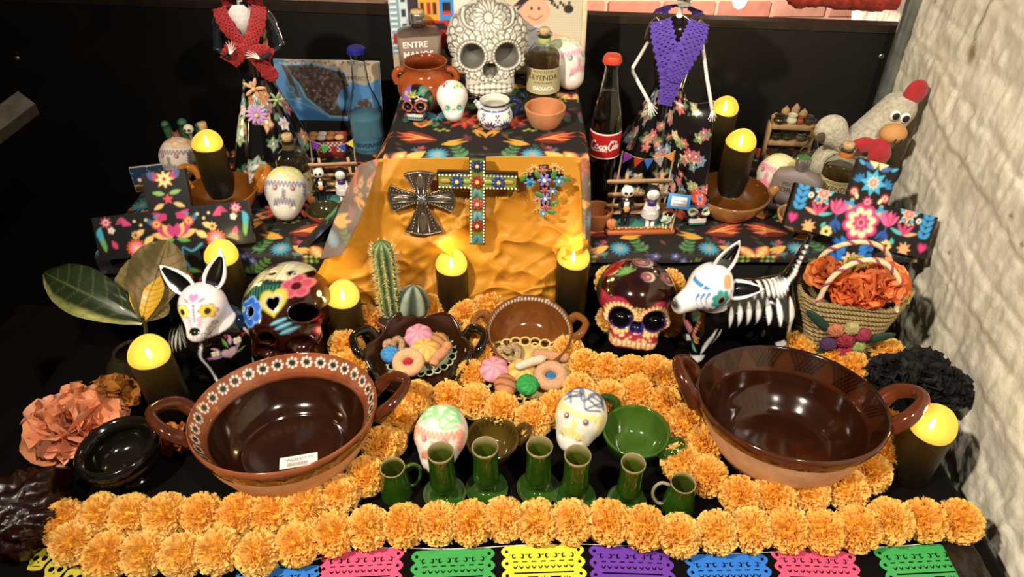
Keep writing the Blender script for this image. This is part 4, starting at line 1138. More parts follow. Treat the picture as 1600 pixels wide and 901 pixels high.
def street(p):
    W, H = .10, .27
    p.rect(-.1, 0, .1, .05, '#c9b89a'); p.rect(-.1, .05, -.075, .3, '#7fa0b0'); p.rect(-.075, .05, -.055, .3, '#cfdde0')
    for k in range(16): p.rect(-.098, .055+.013*k, -.082, .060+.013*k, '#e8efec')
    for k in range(6): p.rect(-.071, .07+.034*k, -.060, .088+.034*k, '#2f3a44')
    p.rect(-.055, .06, -.028, .3, '#3a2630'); p.rect(-.028, .06, .022, .3, '#e0a23a'); p.rect(.022, .06, .058, .3, '#3f8ad0'); p.rect(.058, .06, .1, .3, '#e8dcc8')
    for x, c in ((-.020, '#5a1c18'), (-.004, '#a03028'), (.010, '#5a1c18')):
        for k in range(5): p.rect(x-.004, .10+.042*k, x+.005, .128+.042*k, c)
    for k in range(5): p.rect(.030, .10+.042*k, .050, .128+.042*k, '#1d1a26'); p.rect(.030, .098+.042*k, .050, .107+.042*k, '#c8402c')
    p.rect(-.05, .21, -.030, .225, '#c04050'); p.rect(-.052, .245, .0, .258, '#8a3a60')
    p.stroke([(.066, .3), (.066, .20)], .003, '#1a1616'); p.rect(.068, .205, .095, .225, '#f0ece2'); p.rect(.070, .208, .093, .209, '#1a1616')
    p.poly([(-.088, .062), (-.086, .092), (-.058, .106), (-.035, .128), (.040, .128), (.062, .104), (.09, .094), (.09, .055)], '#b8322a')
    p.poly([(-.045, .105), (-.030, .122), (-.004, .122), (-.004, .105)], '#251a18'); p.poly([(.002, .105), (.002, .122), (.032, .122), (.044, .105)], '#251a18')
    for x in (-.05, .05): p.ell(x, .056, .020, None, 0, '#1a1412'); p.ell(x, .056, .010, None, 0, '#b0a898')
    p.rect(-.096, .075, -.080, .10, '#b04038')
pz = atY(680, 117, 1.765)
card('street_picture', 'colourful street picture with a red car behind the taupe flask', 'picture', (pz[0], 1.752, Z2+.003), .200, .275, 130, 170, street, '#d8cbb0', (-7, 0, 4))
def stitch(p):
    p.rect(-.2, 0, .2, .4, '#cfc4ac')
    for k in range(46): p.rect(-.2, .006*k, .2, .006*k+.0012, '#bfb294')
    for k in range(40): p.rect(-.12+.006*k, 0, -.1188+.006*k, .4, '#bfb294')
    q = lambda x, y, w, h, c: p.rect(x, y, x+w, y+h, c)
    p.ell(-.020, .152, .038, .033, 0, '#d9a888'); p.poly([(-.075, .16), (-.05, .185), (-.02, .193), (.02, .188), (.028, .172), (.01, .178), (-.03, .180), (-.055, .165)], '#2a2018')
    for k in range(7): q(.018+.007*k, .168-.005*(k % 3), .006, .008, '#2a2018'); q(-.068+.004*k, .150+.004*k, .006, .006, '#2a2018')
    p.ell(.062, .158, .012, .010, 0, '#2a2018')
    p.ell(-.028, .158, .003, .004, 0, '#2a2018'); p.ell(-.010, .158, .003, .004, 0, '#2a2018')
    p.curve([(-.036, .140), (-.018, .132), (.0, .142)], .0025, '#b04a3a')
    p.poly([(-.045, .118), (.015, .118), (.022, .04), (-.052, .04)], '#c8c4cc'); p.curve([(-.045, .112), (-.03, .105), (-.015, .112), (0, .105), (.012, .112)], .003, '#5a6488')
    for k in range(4): q(-.040+.014*k, .088, .003, .003, '#8088a8'); q(-.034+.014*k, .068, .003, .003, '#8088a8'); q(-.040+.014*k, .050, .003, .003, '#8088a8')
    p.poly([(.018, .105), (.070, .092), (.068, .075), (.018, .092)], '#d9a888')
pz = atY(845, 117, 1.77)
card('cross_stitch', 'cross stitched picture of a girl with dark pigtails in a pale frame', 'picture', (pz[0], 1.745, Z2+.003), .215, .275, 150, 190, stitch, '#cfc4ac', (-7, 0, -3), frame=(.012, '#d8c9a4'))
def mexmap(p):
    p.rect(-.2, 0, .2, .2, '#4f86b8'); p.rect(-.2, 0, .2, .03, '#3a6ea8')
    p.poly([(-.14, .18), (.14, .18), (.14, .118), (.10, .10), (.05, .11), (.0, .14), (-.10, .155)], '#b8a48a')
    land = [(-.110, .150), (-.037, .152), (.045, .132), (.056, .098), (.030, .084), (.018, .055), (.026, .030), (.060, .034), (.078, .058), (.112, .066), (.116, .042), (.060, .012), (-.005, .014), (-.037, .041), (-.065, .065), (-.074, .093), (-.10, .127)]
    baja = [(-.126, .154), (-.113, .117), (-.092, .062), (-.080, .062), (-.092, .098), (-.108, .146)]
    q = lambda L, f: [(x+(x-np.mean([a for a, b in L]))*f, z+(z-np.mean([b for a, b in L]))*f) for x, z in L]
    p.poly(q(land, .10), '#8ab4d0'); p.poly(q(baja, .12), '#8ab4d0'); p.poly(land, '#4c403c'); p.poly(baja, '#5a4a42'); inl = lambda x, y: sum(((land[k][1] > y) != (land[k-1][1] > y)) and x < (land[k-1][0]-land[k][0])*(y-land[k][1])/(land[k-1][1]-land[k][1])+land[k][0] for k in range(len(land))) % 2
    r = np.random.default_rng(3)
    for _ in range(700):
        x, y = r.uniform(-.12, .12), r.uniform(.02, .165)
        if inl(x, y) or y > .152: p.ell(x, y, r.uniform(.0012, .004), r.uniform(.0012, .003), r.uniform(0, 180), ['#8a7a70', '#2c2422', '#6a4a44', '#a8968a', '#54606a', '#9a5a50'][int(r.integers(6))])
    p.ring(-.105, .085, .009, .003, '#7fa8c8'); p.curve([(-.12, .06), (-.07, .045), (-.02, .018)], .003, '#7fb0d0')
pz = atY(523, 200, 1.86)
t = card('map_card', 'blue picture map of Mexico leaning against the black board', 'picture', (pz[0], 1.85, Z1+.045), .285, .165, 160, 100, mexmap, '#4f86b8', (-10, 2, 2))
part('lettering', on_front(text('MEXICO', .018, width=.062), .085, -.0028, .118), m_ink, t, smooth=False)
part('stand', box(.16, .05, .045, (0, .03, -.045)), m_box, t, smooth=False)
def supper(p):
    p.rect(-.1, 0, .1, .1, '#12304a')
    for k in range(30): p.ell(RNG.uniform(-.05, .05), RNG.uniform(.02, .06), .0007, None, 0, '#9ac0d0')
    p.rect(-.1, 0, .1, .014, '#3a2414'); p.rect(-.1, .014, .1, .018, '#c08a4a')
    for k in range(5):
        x = -.032+.016*k; p.ell(x, .030, .0045, .0055, 0, '#d8cfc0'); p.rect(x-.005, .016, x+.005, .025, ['#5a2a20', '#204a3a', '#6a5a20', '#3a2a5a', '#7a3a20'][k]); p.rect(x-.0065, .0345, x+.0065, .036, '#1a1410')
    p.ell(0, .015, .012, .003, 0, '#f0c860')
pz = at(246, 296, Z1)
card('supper_picture', 'little framed picture of skeletons at a table behind the black cross', 'picture', (pz[0], pz[1], Z1+.002), .096, .062, 90, 60, supper, '#12304a', (-10, 0, 14), th=.010, back='#c8b8a4')
# ================================================================= skulls (unit skull: one wide, facing -y, standing on z = 0)
def skull_sdf(eye=.135, nose=True, jaw=.27, depth=.10, cran=(.5, .58, .47), zc=.68, jz=.30, jl=.30, cheek=True, eyex=.20, eyez=.50, soft=False):
    def f(P):
        d = sd_ell(P, (0, .06, zc), cran)
        j = sd_ell(P, (0, -.20, .27), (.31, .34, .29)) if soft else sd_box(P, (0, -.22, jz), (jaw, .25, jl), .13)
        d = smin(d, j, .20 if soft else .14)
        Q = P.copy(); Q[:, 0] = np.abs(Q[:, 0])
        if cheek: d = smin(d, sd_ell(Q, (.30, -.34, .44), (.12, .14, .09)), .10)
        if eye: d = smax(d, -sd_ell(Q, (eyex, -.54, eyez), (eye, depth+.10, eye*.95)), .05)
        if nose: d = smax(d, -sd_ell(Q, (.02, -.52, .36), (.055, .13, .085)), .04)
        return d
    return f
def skull_mesh(sdf, h=.025, sub=1, squash=1.0):
    g = snets(sdf, (-.62, -.66, -.06), (.62, .74, 1.26), h, sub); g.V[:, 2] -= g.V[:, 2].min(); g.V[:, 2] *= squash
    return g
def vplane(V, el): e = math.radians(el); return V[:, 0], V[:, 1]*math.sin(e)+V[:, 2]*math.cos(e)
def front_mask(g, el, lim=.05):
    e = math.radians(el); N = vnormals(g.V, g.F); return (N@np.array([0, -math.cos(e), math.sin(e)]) > lim).astype(float)
m_gloss = M('painted_gloss', None, .12, coat=.7, var=.05, vscale=60, spec=.55)
m_matte = M('painted_matte', None, .6, var=.06, vscale=60, bump=.08, bscale=150)
m_sugar = M('sugar_white', None, .65, sss=.25, var=.05, vscale=80, bump=.12, bscale=220)

# ---- big carved skull on the top step
g = skull_mesh(skull_sdf(eye=.145, jaw=.29, depth=.16, eyez=.53, eyex=.205), .0155, 1, .93)
U, W = g.V[:, 0], g.V[:, 2]; Hh = np.full((len(U), 1), .62)
N = vnormals(g.V, g.F); fm = (N[:, 1] < .25).astype(float)
p = Paint(U, W, Hh, .010, fm)
def carved(kind, *a):
    if kind == 'leaf':
        x, y, L, Wd, r = a; p.leaf(x-.012*math.cos(math.radians(r)), y-.012*math.sin(math.radians(r)), L+.024, Wd+.022, r, 0.0, .75); p.leaf(x, y, L, Wd, r, 1.0, .75); p.leaf(x, y, L*.6, .008, r, .45)
    else:
        x, y, r = a; p.ell(x, y, r+.012, None, 0, 0.0); p.ell(x, y, r, None, 0, 1.0)
az = np.arctan2(g.V[:, 0], -(g.V[:, 1]-.06)); el_ = np.arctan2(g.V[:, 2]-.62, np.hypot(g.V[:, 0], g.V[:, 1]-.06))
ps_ = Paint(az*.5, el_*.5, Hh, .010, ((np.abs(az) > .75) | (el_ > .9)).astype(float))
rs = np.random.default_rng(5)
for i in range(46):
    u = (-1 if i % 2 else 1)*rs.uniform(.36, 1.5); v = rs.uniform(-.25, .62); r = rs.uniform(0, 360); L = rs.uniform(.09, .15)
    ps_.leaf(u-.01, v-.01, L+.03, L*.42+.03, r, 0.0, .75); ps_.leaf(u, v, L, L*.42, r, 1.0, .75); ps_.leaf(u, v, L*.8, .010, r, .4)
for i in range(60):
    u = (-1 if i % 2 else 1)*rs.uniform(.36, 1.5); v = rs.uniform(-.25, .62); ps_.ell(u, v, .022, None, 0, 0.0); ps_.ell(u, v, .013, None, 0, 1.0)
# forehead daisy with bead arcs
cy = .905
for sg in (-1, 1):
    arc = [(sg*.12, 1.06), (sg*.25, 1.02), (sg*.30, .93), (sg*.27, .84), (sg*.19, .80)]
    p.curve(arc, .058, 0.0); p.curve(arc, .034, 1.0)
    arc2 = [(sg*.16, 1.0), (sg*.235, .95), (sg*.235, .87), (sg*.20, .845)]
    for q in catmull(arc2, 2): carved('dot', q[0], q[1], .020); p.ell(q[0], q[1], .008, None, 0, .2)
for k in range(17):
    a = k*360/17; t_ = math.radians(a); carved('leaf', .045*math.cos(t_), cy+.045*math.sin(t_), .135, .052, a)
carved('dot', 0, cy, .050); p.ring(0, cy, .030, .008, .4)
for sg in (-1, 1):
    for x_, z_, L_, r_ in ((.33, .99, .11, -40), (.37, .90, .11, -70), (.30, .80, .10, -20), (.42, .80, .11, -80), (.38, .71, .10, -30), (.46, .70, .10, -85), (.10, .74, .09, 20), (.02, .70, .08, 90), (.20, .76, .08, 10), (.24, 1.06, .10, -20), (.44, .60, .09, -60), (.40, .38, .10, -80), (.33, .30, .09, -60), (.36, .20, .09, -100)): carved('leaf', sg*x_, z_*.985, L_, .050, r_ if sg > 0 else 180-r_)
    ex, ez = sg*.205, .53*.93
    for k in range(18):
        a = k*20+8; t_ = math.radians(a)
        if sg*math.cos(t_) < -.92: continue
        carved('leaf', ex+.165*math.cos(t_), ez+.155*math.sin(t_), .105, .062, a)
    p.ring(ex, ez, .158, .040, 1.0); p.ring(ex, ez, .178, .012, 0.0); p.ring(ex, ez, .140, .008, .1)
    for k in range(26): t_ = k*2*PI/26; p.ell(ex+.158*math.cos(t_), ez+.158*math.sin(t_), .007, None, 0, .15)
    p.ell(ex, ez, .135, None, 0, .12)
p.ell(-.03, .335, .052, .075, -18, .08); p.ell(.03, .335, .052, .075, 18, .08)
for k, a in enumerate((205, 238, 270, 302, 335)): t_ = math.radians(a); carved('leaf', .05*math.cos(t_), .275+.03*math.sin(t_), .085, .044, a)
for row, (z0, hh) in enumerate(((.150, .066), (.070, .058))):
    for k in range(8):
        x = (k-3.5)*.066; w_ = .058*(1-.03*abs(k-3.5)); zz = z0-.004*abs(k-3.5)**1.6*(1 if row == 0 else -.6)
        p.rect(x-w_/2-.006, zz-hh/2-.008, x+w_/2+.006, zz+hh/2+.008, 0.0); p.ell(x, zz+hh*.12, w_/2, hh*.42, 0, 1.0); p.rect(x-w_/2, zz-hh*.45, x+w_/2, zz+hh*.15, 1.0)
for k in range(7): x = (k-3)*.085; carved('leaf', x, .205+.012*abs(k-3), .055, .034, 90-(k-3)*12)
for k in range(6): x = (k-2.5)*.085; carved('leaf', x, .028, .040, .034, 270)
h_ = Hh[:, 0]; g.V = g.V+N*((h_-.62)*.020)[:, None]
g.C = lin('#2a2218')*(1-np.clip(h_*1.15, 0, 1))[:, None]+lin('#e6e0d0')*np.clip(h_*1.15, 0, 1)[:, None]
b0 = at(763, 158, Z2+.002); g.scale(.192)
o = part('carved_skull', g, M('aged_plaster', None, .7, var=.15, vscale=70, bump=.25, bscale=160)); o.location = (b0[0]+.002, b0[1]+.030, Z2+.014); o.rotation_euler = (math.radians(-12), 0, math.radians(4))
tag(o, 'large bone white carved skull with petal rings around the eye sockets', 'skull')

# ---- red painted skull
g = skull_mesh(skull_sdf(eye=.150, jaw=.30, depth=.14, eyez=.47, eyex=.205), .021, 1, .90)
el = 38; U, W = vplane(g.V, el); W = W-W.min(); fm = front_mask(g, el); g.col('#2a0d08')
az = np.arctan2(g.V[:, 0], -(g.V[:, 1]-.06)); 
pa = Paint(az, g.V[:, 2], g.C, .02)
for sg in (-1, 1):
    pa.rect(min(sg*1.15, sg*1.75), .30, max(sg*1.15, sg*1.75), .95, '#3a0f0c'); pa.leaf(sg*1.35, .35, .6, .28, 90, '#27401a'); pa.leaf(sg*1.75, .30, .6, .25, 90, '#8a1a1a'); pa.leaf(sg*2.3, .35, .5, .3, 90, '#2c4a1c')
z = g.V[:, 2]; face = (z < .66+.0*U) & (g.V[:, 1] < -.06)
x = g.V[:, 0]
lim = .615+.10*np.cos(x*7.5)*np.exp(-(x/.30)**2)*-1+.06*np.abs(np.sin(x*9))
pf = Paint(x, z, g.C, .012, ((N := vnormals(g.V, g.F))[:, 1] < .15).astype(float))
pf._put(np.maximum(z-lim, np.abs(x)-.46), '#a02c42')
for sg in (-1, 1):
    ex, ez = sg*.205, .47*.9
    pf.ell(ex, ez, .215, .205, 0, '#b03a4c')
    for k in range(24):
        t_ = k*15; tr = math.radians(t_); pf.leaf(ex+.150*math.cos(tr), ez+.142*math.sin(tr), .062, .036, t_, '#ecd68a', .8)
    pf.ell(ex, ez, .150, .145, 0, '#1a1650'); pf.ell(ex, ez, .128, .124, 0, '#0a0608')
pf.ell(-.035, .325, .055, .085, -14, '#171450'); pf.ell(.035, .325, .055, .085, 14, '#171450'); pf.ell(0, .33, .03, .05, 0, '#0a0618')
for k in range(70):
    xx = rs.uniform(-.34, .34); zz = rs.uniform(.02, .28)
    if abs(xx) > .07 or zz < .2: pf.ell(xx, zz, rs.uniform(.010, .017), None, 0, '#e8d080')
for k in range(9): pf.rect((k-4)*.06-.02, .10, (k-4)*.06+.02, .135, '#e8d8a0'); pf.rect((k-4)*.06-.02, .06, (k-4)*.06+.02, .09, '#e8d8a0')
for k in range(6): pf.ell(0, .40+.035*k, .013, .010, 0, '#e8d080'); pf.ell(.04, .43+.03*k, .009, None, 0, '#e8d080'); pf.ell(-.04, .43+.03*k, .009, None, 0, '#e8d080')
pt = Paint(U, W, g.C, .012, fm)
w0 = W.max()
for cx, cz, r in ((.02, w0-.20, .13), (.33, w0-.40, .11), (.06, w0-.47, .085), (.42, w0-.22, .10), (-.36, w0-.36, .08)):
    pt.ell(cx, cz, r, r*.85, 20, '#e0cdb0'); pt.ell(cx-.02, cz-.005, r*.86, r*.76, 20, '#2a0d08'); pt.ell(cx-.015, cz, r*.72, r*.62, 20, '#a8626a'); pt.ell(cx-.02, cz+.01, r*.5, r*.42, 20, '#8a4a58'); pt.ell(cx, cz, .014, None, 0, '#d8c8b0')
pt.poly([(-.46, w0-.45), (-.30, w0-.05), (-.12, w0-.02), (-.26, w0-.35)], '#8a1a16')
for k in range(18):
    a = 100+k*9.5; pt.leaf(-.20+.01*k*.2, w0-.44, .14+.03*math.sin(k*2.), .022, a-70, '#3f7a38' if k % 2 else '#8ab070')
pt.ell(-.25, w0-.60, .07, .10, 20, '#1c0a10'); pt.ell(-.06, w0-.56, .075, .06, 0, '#1c0a10')
b0 = at(982, 557, 0.0); sc = .172; g.scale(sc)
o = part('painted_skull', g, m_gloss); o.location = (b0[0], b0[1]+.020, .036); o.rotation_euler = (math.radians(-22), math.radians(4), math.radians(-6))
tag(o, 'glossy crimson skull with cream petal dots around black eye sockets', 'skull')

# ---- openwork skull
g = skull_mesh(skull_sdf(eye=.150, jaw=.30, depth=.10, eyez=.44, eyex=.215), .020, 1, .92)
el = 40; U, W = vplane(g.V, el); fm = front_mask(g, el, 0.0); g.col('#2c0e08')
w1 = W.max(); W = w1-W           # distance down from the crown
p = Paint(U, -W, g.C, .012, fm)
# brushwork laid out as it shows on the crown and brow
p.ell(-.47, -.35, .16, .30, 0, '#16241a'); p.curve([(-.50, -.20), (-.40, -.22), (-.42, -.38), (-.50, -.42)], .014, '#8a9a8c'); p.curve([(-.44, -.44), (-.36, -.50), (-.42, -.60)], .012, '#7a8a80')
p.poly([(-.50, -.20), (-.30, -.06), (-.05, .02), (.25, -.03), (.42, -.14), (.34, -.20), (.22, -.30), (.16, -.27), (-.06, -.21), (-.26, -.33), (-.36, -.38), (-.40, -.28)], '#d8cfa4')
for k in range(26):
    a = rs.uniform(-.42, .34); p.curve([(a, -.02-.5*a*a), (a*.8+.02, -.14), (a*.9-.02, -.26)], .008, rs.choice(['#efe8cc', '#b8ac7c', '#a89a60']))
p.poly([(-.30, -.36), (-.10, -.22), (.14, -.29), (.20, -.34), (.02, -.44), (-.16, -.42)], '#123a30')
for k in range(11): p.stroke([(-.24+.04*k, -.30+.02*math.sin(k*.5)), (-.21+.036*k, -.40)], .008, '#4a8a70')
def bloom(cx, cy, r, n, c1, c2, cc):
    for k in range(n): a = k*2*PI/n+.3; p.ell(cx+r*.58*math.cos(a), cy+r*.58*math.sin(a), r*.46, None, 0, c2)
    for k in range(n): a = k*2*PI/n+.3; p.ell(cx+r*.60*math.cos(a), cy+r*.60*math.sin(a), r*.34, None, 0, c1)
    p.ell(cx, cy, r*.40, None, 0, c2); p.ell(cx, cy, r*.36, None, 0, cc)
p.curve([(-.36, -.40), (-.40, -.52), (-.33, -.66), (-.37, -.80)], .026, '#8fb8d8')
bloom(-.20, -.55, .165, 6, '#2a62c0', '#7fb0ea', '#0a0606'); bloom(.30, -.36, .135, 5, '#b84a5c', '#d87a88', '#4a0c14')
p.heart(.085, -.515, .150, '#d8c84a'); p.heart(.085, -.520, .120, '#8f9a2c'); p.heart(.085, -.52, .100, '#e8e0c0'); p.heart(.085, -.52, .080, '#120806')
for k in range(3): p.leaf(.02+.03*k, -.74-.055*k, .22, .045, 14, '#4a8aa0'); p.leaf(.03+.03*k, -.735-.055*k, .18, .014, 14, '#8fc4d4')
p.ell(.23, -.20, .055, .030, -20, '#1c0a08'); p.ring(.26, -.215, .022, .008, '#efe6d0'); p.ell(-.05, -.06, .085, .032, 15, '#4a1410'); p.ring(-.31, -.50, .020, .014, '#efe6d0')
for cx, cy in ((.455, -.78), (.51, -.72), (.43, -.86), (.50, -.84)): p.ell(cx, cy, .062, None, 0, '#8a1a18'); 
for cx, cy in ((.455, -.78), (.51, -.72), (.43, -.86), (.50, -.84)): p.ell(cx, cy, .038, None, 0, '#d89a94')
p.ring(-.09, -.87, .13, .018, '#0c0504'); p.ring(.34, -.66, .13, .018, '#0c0504')
# pierced openings
Fc = np.asarray(g.F); cu = U[Fc].mean(1); cw = -W[Fc].mean(1); ok = fm[Fc].mean(1) > .5
def inell(cx, cy, a, b, r=0): t_ = math.radians(r); X = (cu-cx)*math.cos(t_)+(cw-cy)*math.sin(t_); Y = -(cu-cx)*math.sin(t_)+(cw-cy)*math.cos(t_); return (X/a)**2+(Y/b)**2 < 1
hole = inell(-.09, -.87, .115, .075) | inell(.34, -.66, .115, .105) | inell(-.20, -.55, .055, .055) | inell(-.25, -.21, .065, .020, 38) | inell(.01, -.155, .060, .024, -8) | inell(-.05, -.06, .07, .018, 15)
hx = np.abs(cu-.085)/.075; hy = (cw+.52)/.075; hole |= np.sqrt((hx*1.05)**2+(1.15*hy+.25-.75*np.sqrt(hx+.01))**2) < 1
hole &= ok
g.F = Fc[~hole]; sc = .190; g.scale(sc)
b0 = at(430, 560, 0)
o = part('painted_skull', g, m_gloss, solid=.006); o.modifiers['thickness'].offset = -1; o.location = (b0[0]+.068, b0[1]+.03, .004); o.rotation_euler = (math.radians(-2), math.radians(-14), math.radians(0))
tag(o, 'glossy dark pierced skull painted with a blue flower and a heart opening', 'skull')

# ---- small painted skulls
def small_skull(px, py, z, sc, label, paint, rot, mat=m_gloss, h=.024, squash=.92, dy=.02, **kw):
    g = skull_mesh(skull_sdf(**kw), h, 1, squash); N = vnormals(g.V, g.F)
    g.col('#141018'); paint(g, Paint(g.V[:, 0], g.V[:, 2], g.C, .02, (N[:, 1] < .2).astype(float)), N)
    g.scale(sc); b0 = at(px, py, z); o = part('painted_skull', g, mat); o.location = (b0[0], b0[1]+dy, z); o.rotation_euler = [math.radians(a) for a in rot]
    tag(o, label, 'skull'); return o
def blackie(g, p, N):
    for sg in (-1, 1): p.ell(sg*.2, .47, .175, None, 0, '#c86a48'); p.ell(sg*.2, .47, .14, None, 0, '#181014'); p.curve([(sg*.08, .66), (sg*.22, .72), (sg*.38, .64)], .04, '#d8d0d4')
    p.rosette(-.26, .84, .22, 6, '#8a62b0', '#d8a848', .06); p.rosette(.25, .92, .14, 5, '#3a9a8a', '#d87a48', .04)
    for k in range(7): p.leaf(-.02, .75, .22, .05, 20+k*25, '#3f8a4a' if k % 2 else '#c8a040')
    p.ell(.0, .35, .05, .07, 0, '#3a2a6a'); p.curve([(-.35, .34), (-.42, .2)], .05, '#c8783a'); p.curve([(.35, .34), (.42, .2)], .05, '#3f7ab0')
    for k in range(9): p.rect((k-4)*.06-.022, .15, (k-4)*.06+.022, .23, '#e8e4dc'); p.leaf((k-4)*.065, .12, .12, .05, 270, '#7fc0c8')
    for sg in (-1, 1): p.curve([(sg*.4, .3), (sg*.48, .5), (sg*.46, .7)], .06, '#c87848' if sg < 0 else '#4a9a58')
small_skull(652, 190, Z2+.002, .072, 'tiny black skull with a purple painted flower beside the orange clay pot', blackie, (-10, 0, -8))
def turquoise(g, p, N):
    p.rosette(.0, .92, .26, 6, '#b04838', '#3f7ab8', .08); p.rosette(0, .92, .13, 5, '#d8766a', '#3f6ab0', .06)
    for sg in (-1, 1): p.ell(sg*.22, .52, .15, None, 0, '#e8e0c8'); p.ell(sg*.22, .52, .09, None, 0, '#4a8a60'); p.ell(sg*.22, .52, .06, None, 0, '#0c0a0c'); p.curve([(sg*.08, .68), (sg*.25, .73), (sg*.42, .66)], .05, '#3f6aa8'); p.curve([(sg*.40, .32), (sg*.50, .5), (sg*.48, .75)], .06, '#8a5a8a' if sg > 0 else '#5a9a58')
    p.ell(0, .36, .04, .10, 0, '#b83a30')
    for k in range(8): p.rect((k-3.5)*.075-.03, .205, (k-3.5)*.075+.03, .27, '#f0ece4'); p.rect((k-3.5)*.075-.03, .13, (k-3.5)*.075+.03, .19, '#f0ece4')
    for k in range(11): p.leaf((k-5)*.06, .12, .15, .055, 270+(k-5)*7, '#4ab8b0')
small_skull(1086, 352, Z1+.002, .070, 'tiny black skull with turquoise chin and red flower by the blue sign', turquoise, (-10, 0, 6), jaw=.31)
def whiteskull(g, p, N):
    g.C[:] = lin('#ece8de')
    for sg in (-1, 1): p.ell(sg*.2, .49, .10, None, 0, '#c8c2b4'); p.ell(sg*.2, .49, .075, None, 0, '#2a9a80'); p.ell(sg*.2-.02, .51, .025, None, 0, '#c8f0e0')
    for k in range(6): p.stroke([((k-2.5)*.06, .10), ((k-2.5)*.06, .19)], .010, '#c8c0b0')
    p.stroke([(-.2, .145), (.2, .145)], .010, '#c8c0b0')
ws = small_skull(708, 193, Z2+.002, .070, 'small plain white skull with green eyes and icing rose on its crown', whiteskull, (-8, 0, 8), m_sugar, squash=1.06, eye=.11, depth=.06, soft=True, cheek=False, eyez=.45)
def ros(c, r, col, seed):
    rr = np.random.default_rng(seed); gs = []
    for k in range(9):
        a = k*2.4; q = r*(.15+.09*k); gs.append(ball(r*.42, r*.16, r*.30, 10, 6).rot(18, 0, math.degrees(a)).move(q*math.cos(a), q*math.sin(a), r*.2*(1-k/12)))
    return gsum(gs).move(c)
part('icing_rose', ros((-.010, .0, .0785), .015, 0, 1), M('red_icing', '#b04a44', .6), ws); part('icing_leaf', ros((.010, -.012, .0770), .013, 0, 2), M('green_icing', '#a8c060', .6), ws)

# ---- sugar skulls with icing
def iced(px, py, z, sc, label, base, cap, capw, frill, frillw, eye, rot, dy=.02, extra=None):
    """cap = scribble colour on the crown, frill = zigzag colour on brow and jaw"""
    g = skull_mesh(skull_sdf(eye=.06, depth=.0, nose=False, jaw=.23, cran=(.5, .58, .52), zc=.66, jz=.24, jl=.24, eyez=.40, cheek=False, soft=True), .040, 1, 1.0)
    N = vnormals(g.V, g.F); e = math.radians(42); fm = (N@np.array([0, -math.cos(e), math.sin(e)]) > -.1).astype(float)
    g.col(base); Hh = np.zeros((len(g.V), 1)); U, W = vplane(g.V, 42); w1 = W.max(); W = W-w1
    P_ = [Paint(U, W, g.C, .02, fm), Paint(U, W, Hh, .03, fm)]
    def S(pts, w, col, n=5):
        P_[0].curve(pts, w, col, n); P_[1].curve(pts, w, 1.0, n)
    for sg in (-1, 1): S([(sg*.05+sg*.33*abs(math.cos(a_/3.))*(.5+.5*math.sin(a_*1.7)), -.10-.30*(a_/12)-.06*math.cos(a_*2.1)) for a_ in range(12)], capw, cap)
    S([(-.38, -.36), (-.2, -.12), (.0, -.40), (.2, -.10), (.38, -.36)], capw, cap); S([(-.34, -.46), (-.05, -.26), (.1, -.54), (.34, -.44)], capw, cap); S([(-.2, -.5), (-.3, -.2), (0, -.08), (.3, -.24), (.12, -.52)], capw, cap)
    zz = [(-.40+.04*k, -.60+(.07 if k % 2 else -.03)-.10*math.cos((k-10)*.16)) for k in range(21)]
    S(zz, frillw, frill, 2)
    for sg in (-1, 1): S([(sg*(.40+.05*(k % 2)), -.50-.035*k) for k in range(10)], frillw, frill, 2)
    S([(.03*(1 if k % 2 else -1), -.80-.022*k) for k in range(8)], frillw, frill, 2); S([(-.22+.032*k, -1.02+(.05 if k % 2 else -.04)) for k in range(15)], frillw, frill, 2)
    for sg in (-1, 1): P_[0].ell(sg*.19, -.755, .055, None, 0, eye); P_[0].ell(sg*.19-.01, -.745, .02, None, 0, '#f0d0d8')
    if extra: extra(P_)
    g.V = g.V+N*Hh*.018; g.scale(sc)
    b0 = at(px, py, z); o = part('sugar_skull', g, m_sugar); o.location = (b0[0], b0[1]+dy, z); o.rotation_euler = [math.radians(a) for a in rot]
    tag(o, label, 'skull', 'sugar skulls'); return o
iced(443, 352, Z1+.004, .100, 'white sugar skull with yellow icing loops and purple zigzags below the mezcal bottle', '#d9d4c4', '#e2da5a', .036, '#5a4a80', .028, '#8a1a3a', (-14, 8, 8), .035)
iced(885, 148, Z2+.003, .098, 'white sugar skull with pink zigzags and green loops behind the OAXACA bottle', '#e8e0d4', '#a8d088', .028, '#e088a8', .034, '#2a8a6a', (-6, 0, 38), .045)
iced(283, 288, Z1+.004, .092, 'white sugar skull with orange icing loops beside the candle bowl', '#dccdb8', '#d8945a', .022, '#4a3a6a', .026, '#8a1a3a', (-10, 0, -4), .02)
iced(1207, 318, Z1+.004, .092, 'white sugar skull with a yellow icing grid behind the frosted flask', '#d8d0b4', '#e0dc8a', .026, '#d87a9a', .050, '#8a1a3a', (-6, 0, -50), .03)
iced(686, 745, .003, .098, 'white sugar skull with green lattice icing behind the footed cups', '#e9ddcc', '#7fd08a', .036, '#f09a80', .056, '#c84a6a', (-16, 0, -10), .03)
iced(897, 725, .003, .098, 'white sugar skull with dark blue icing loops and yellow zigzags', '#e2ddce', '#2a4a7c', .032, '#dcd072', .044, '#3a1a2a', (-20, 4, -24), .045)
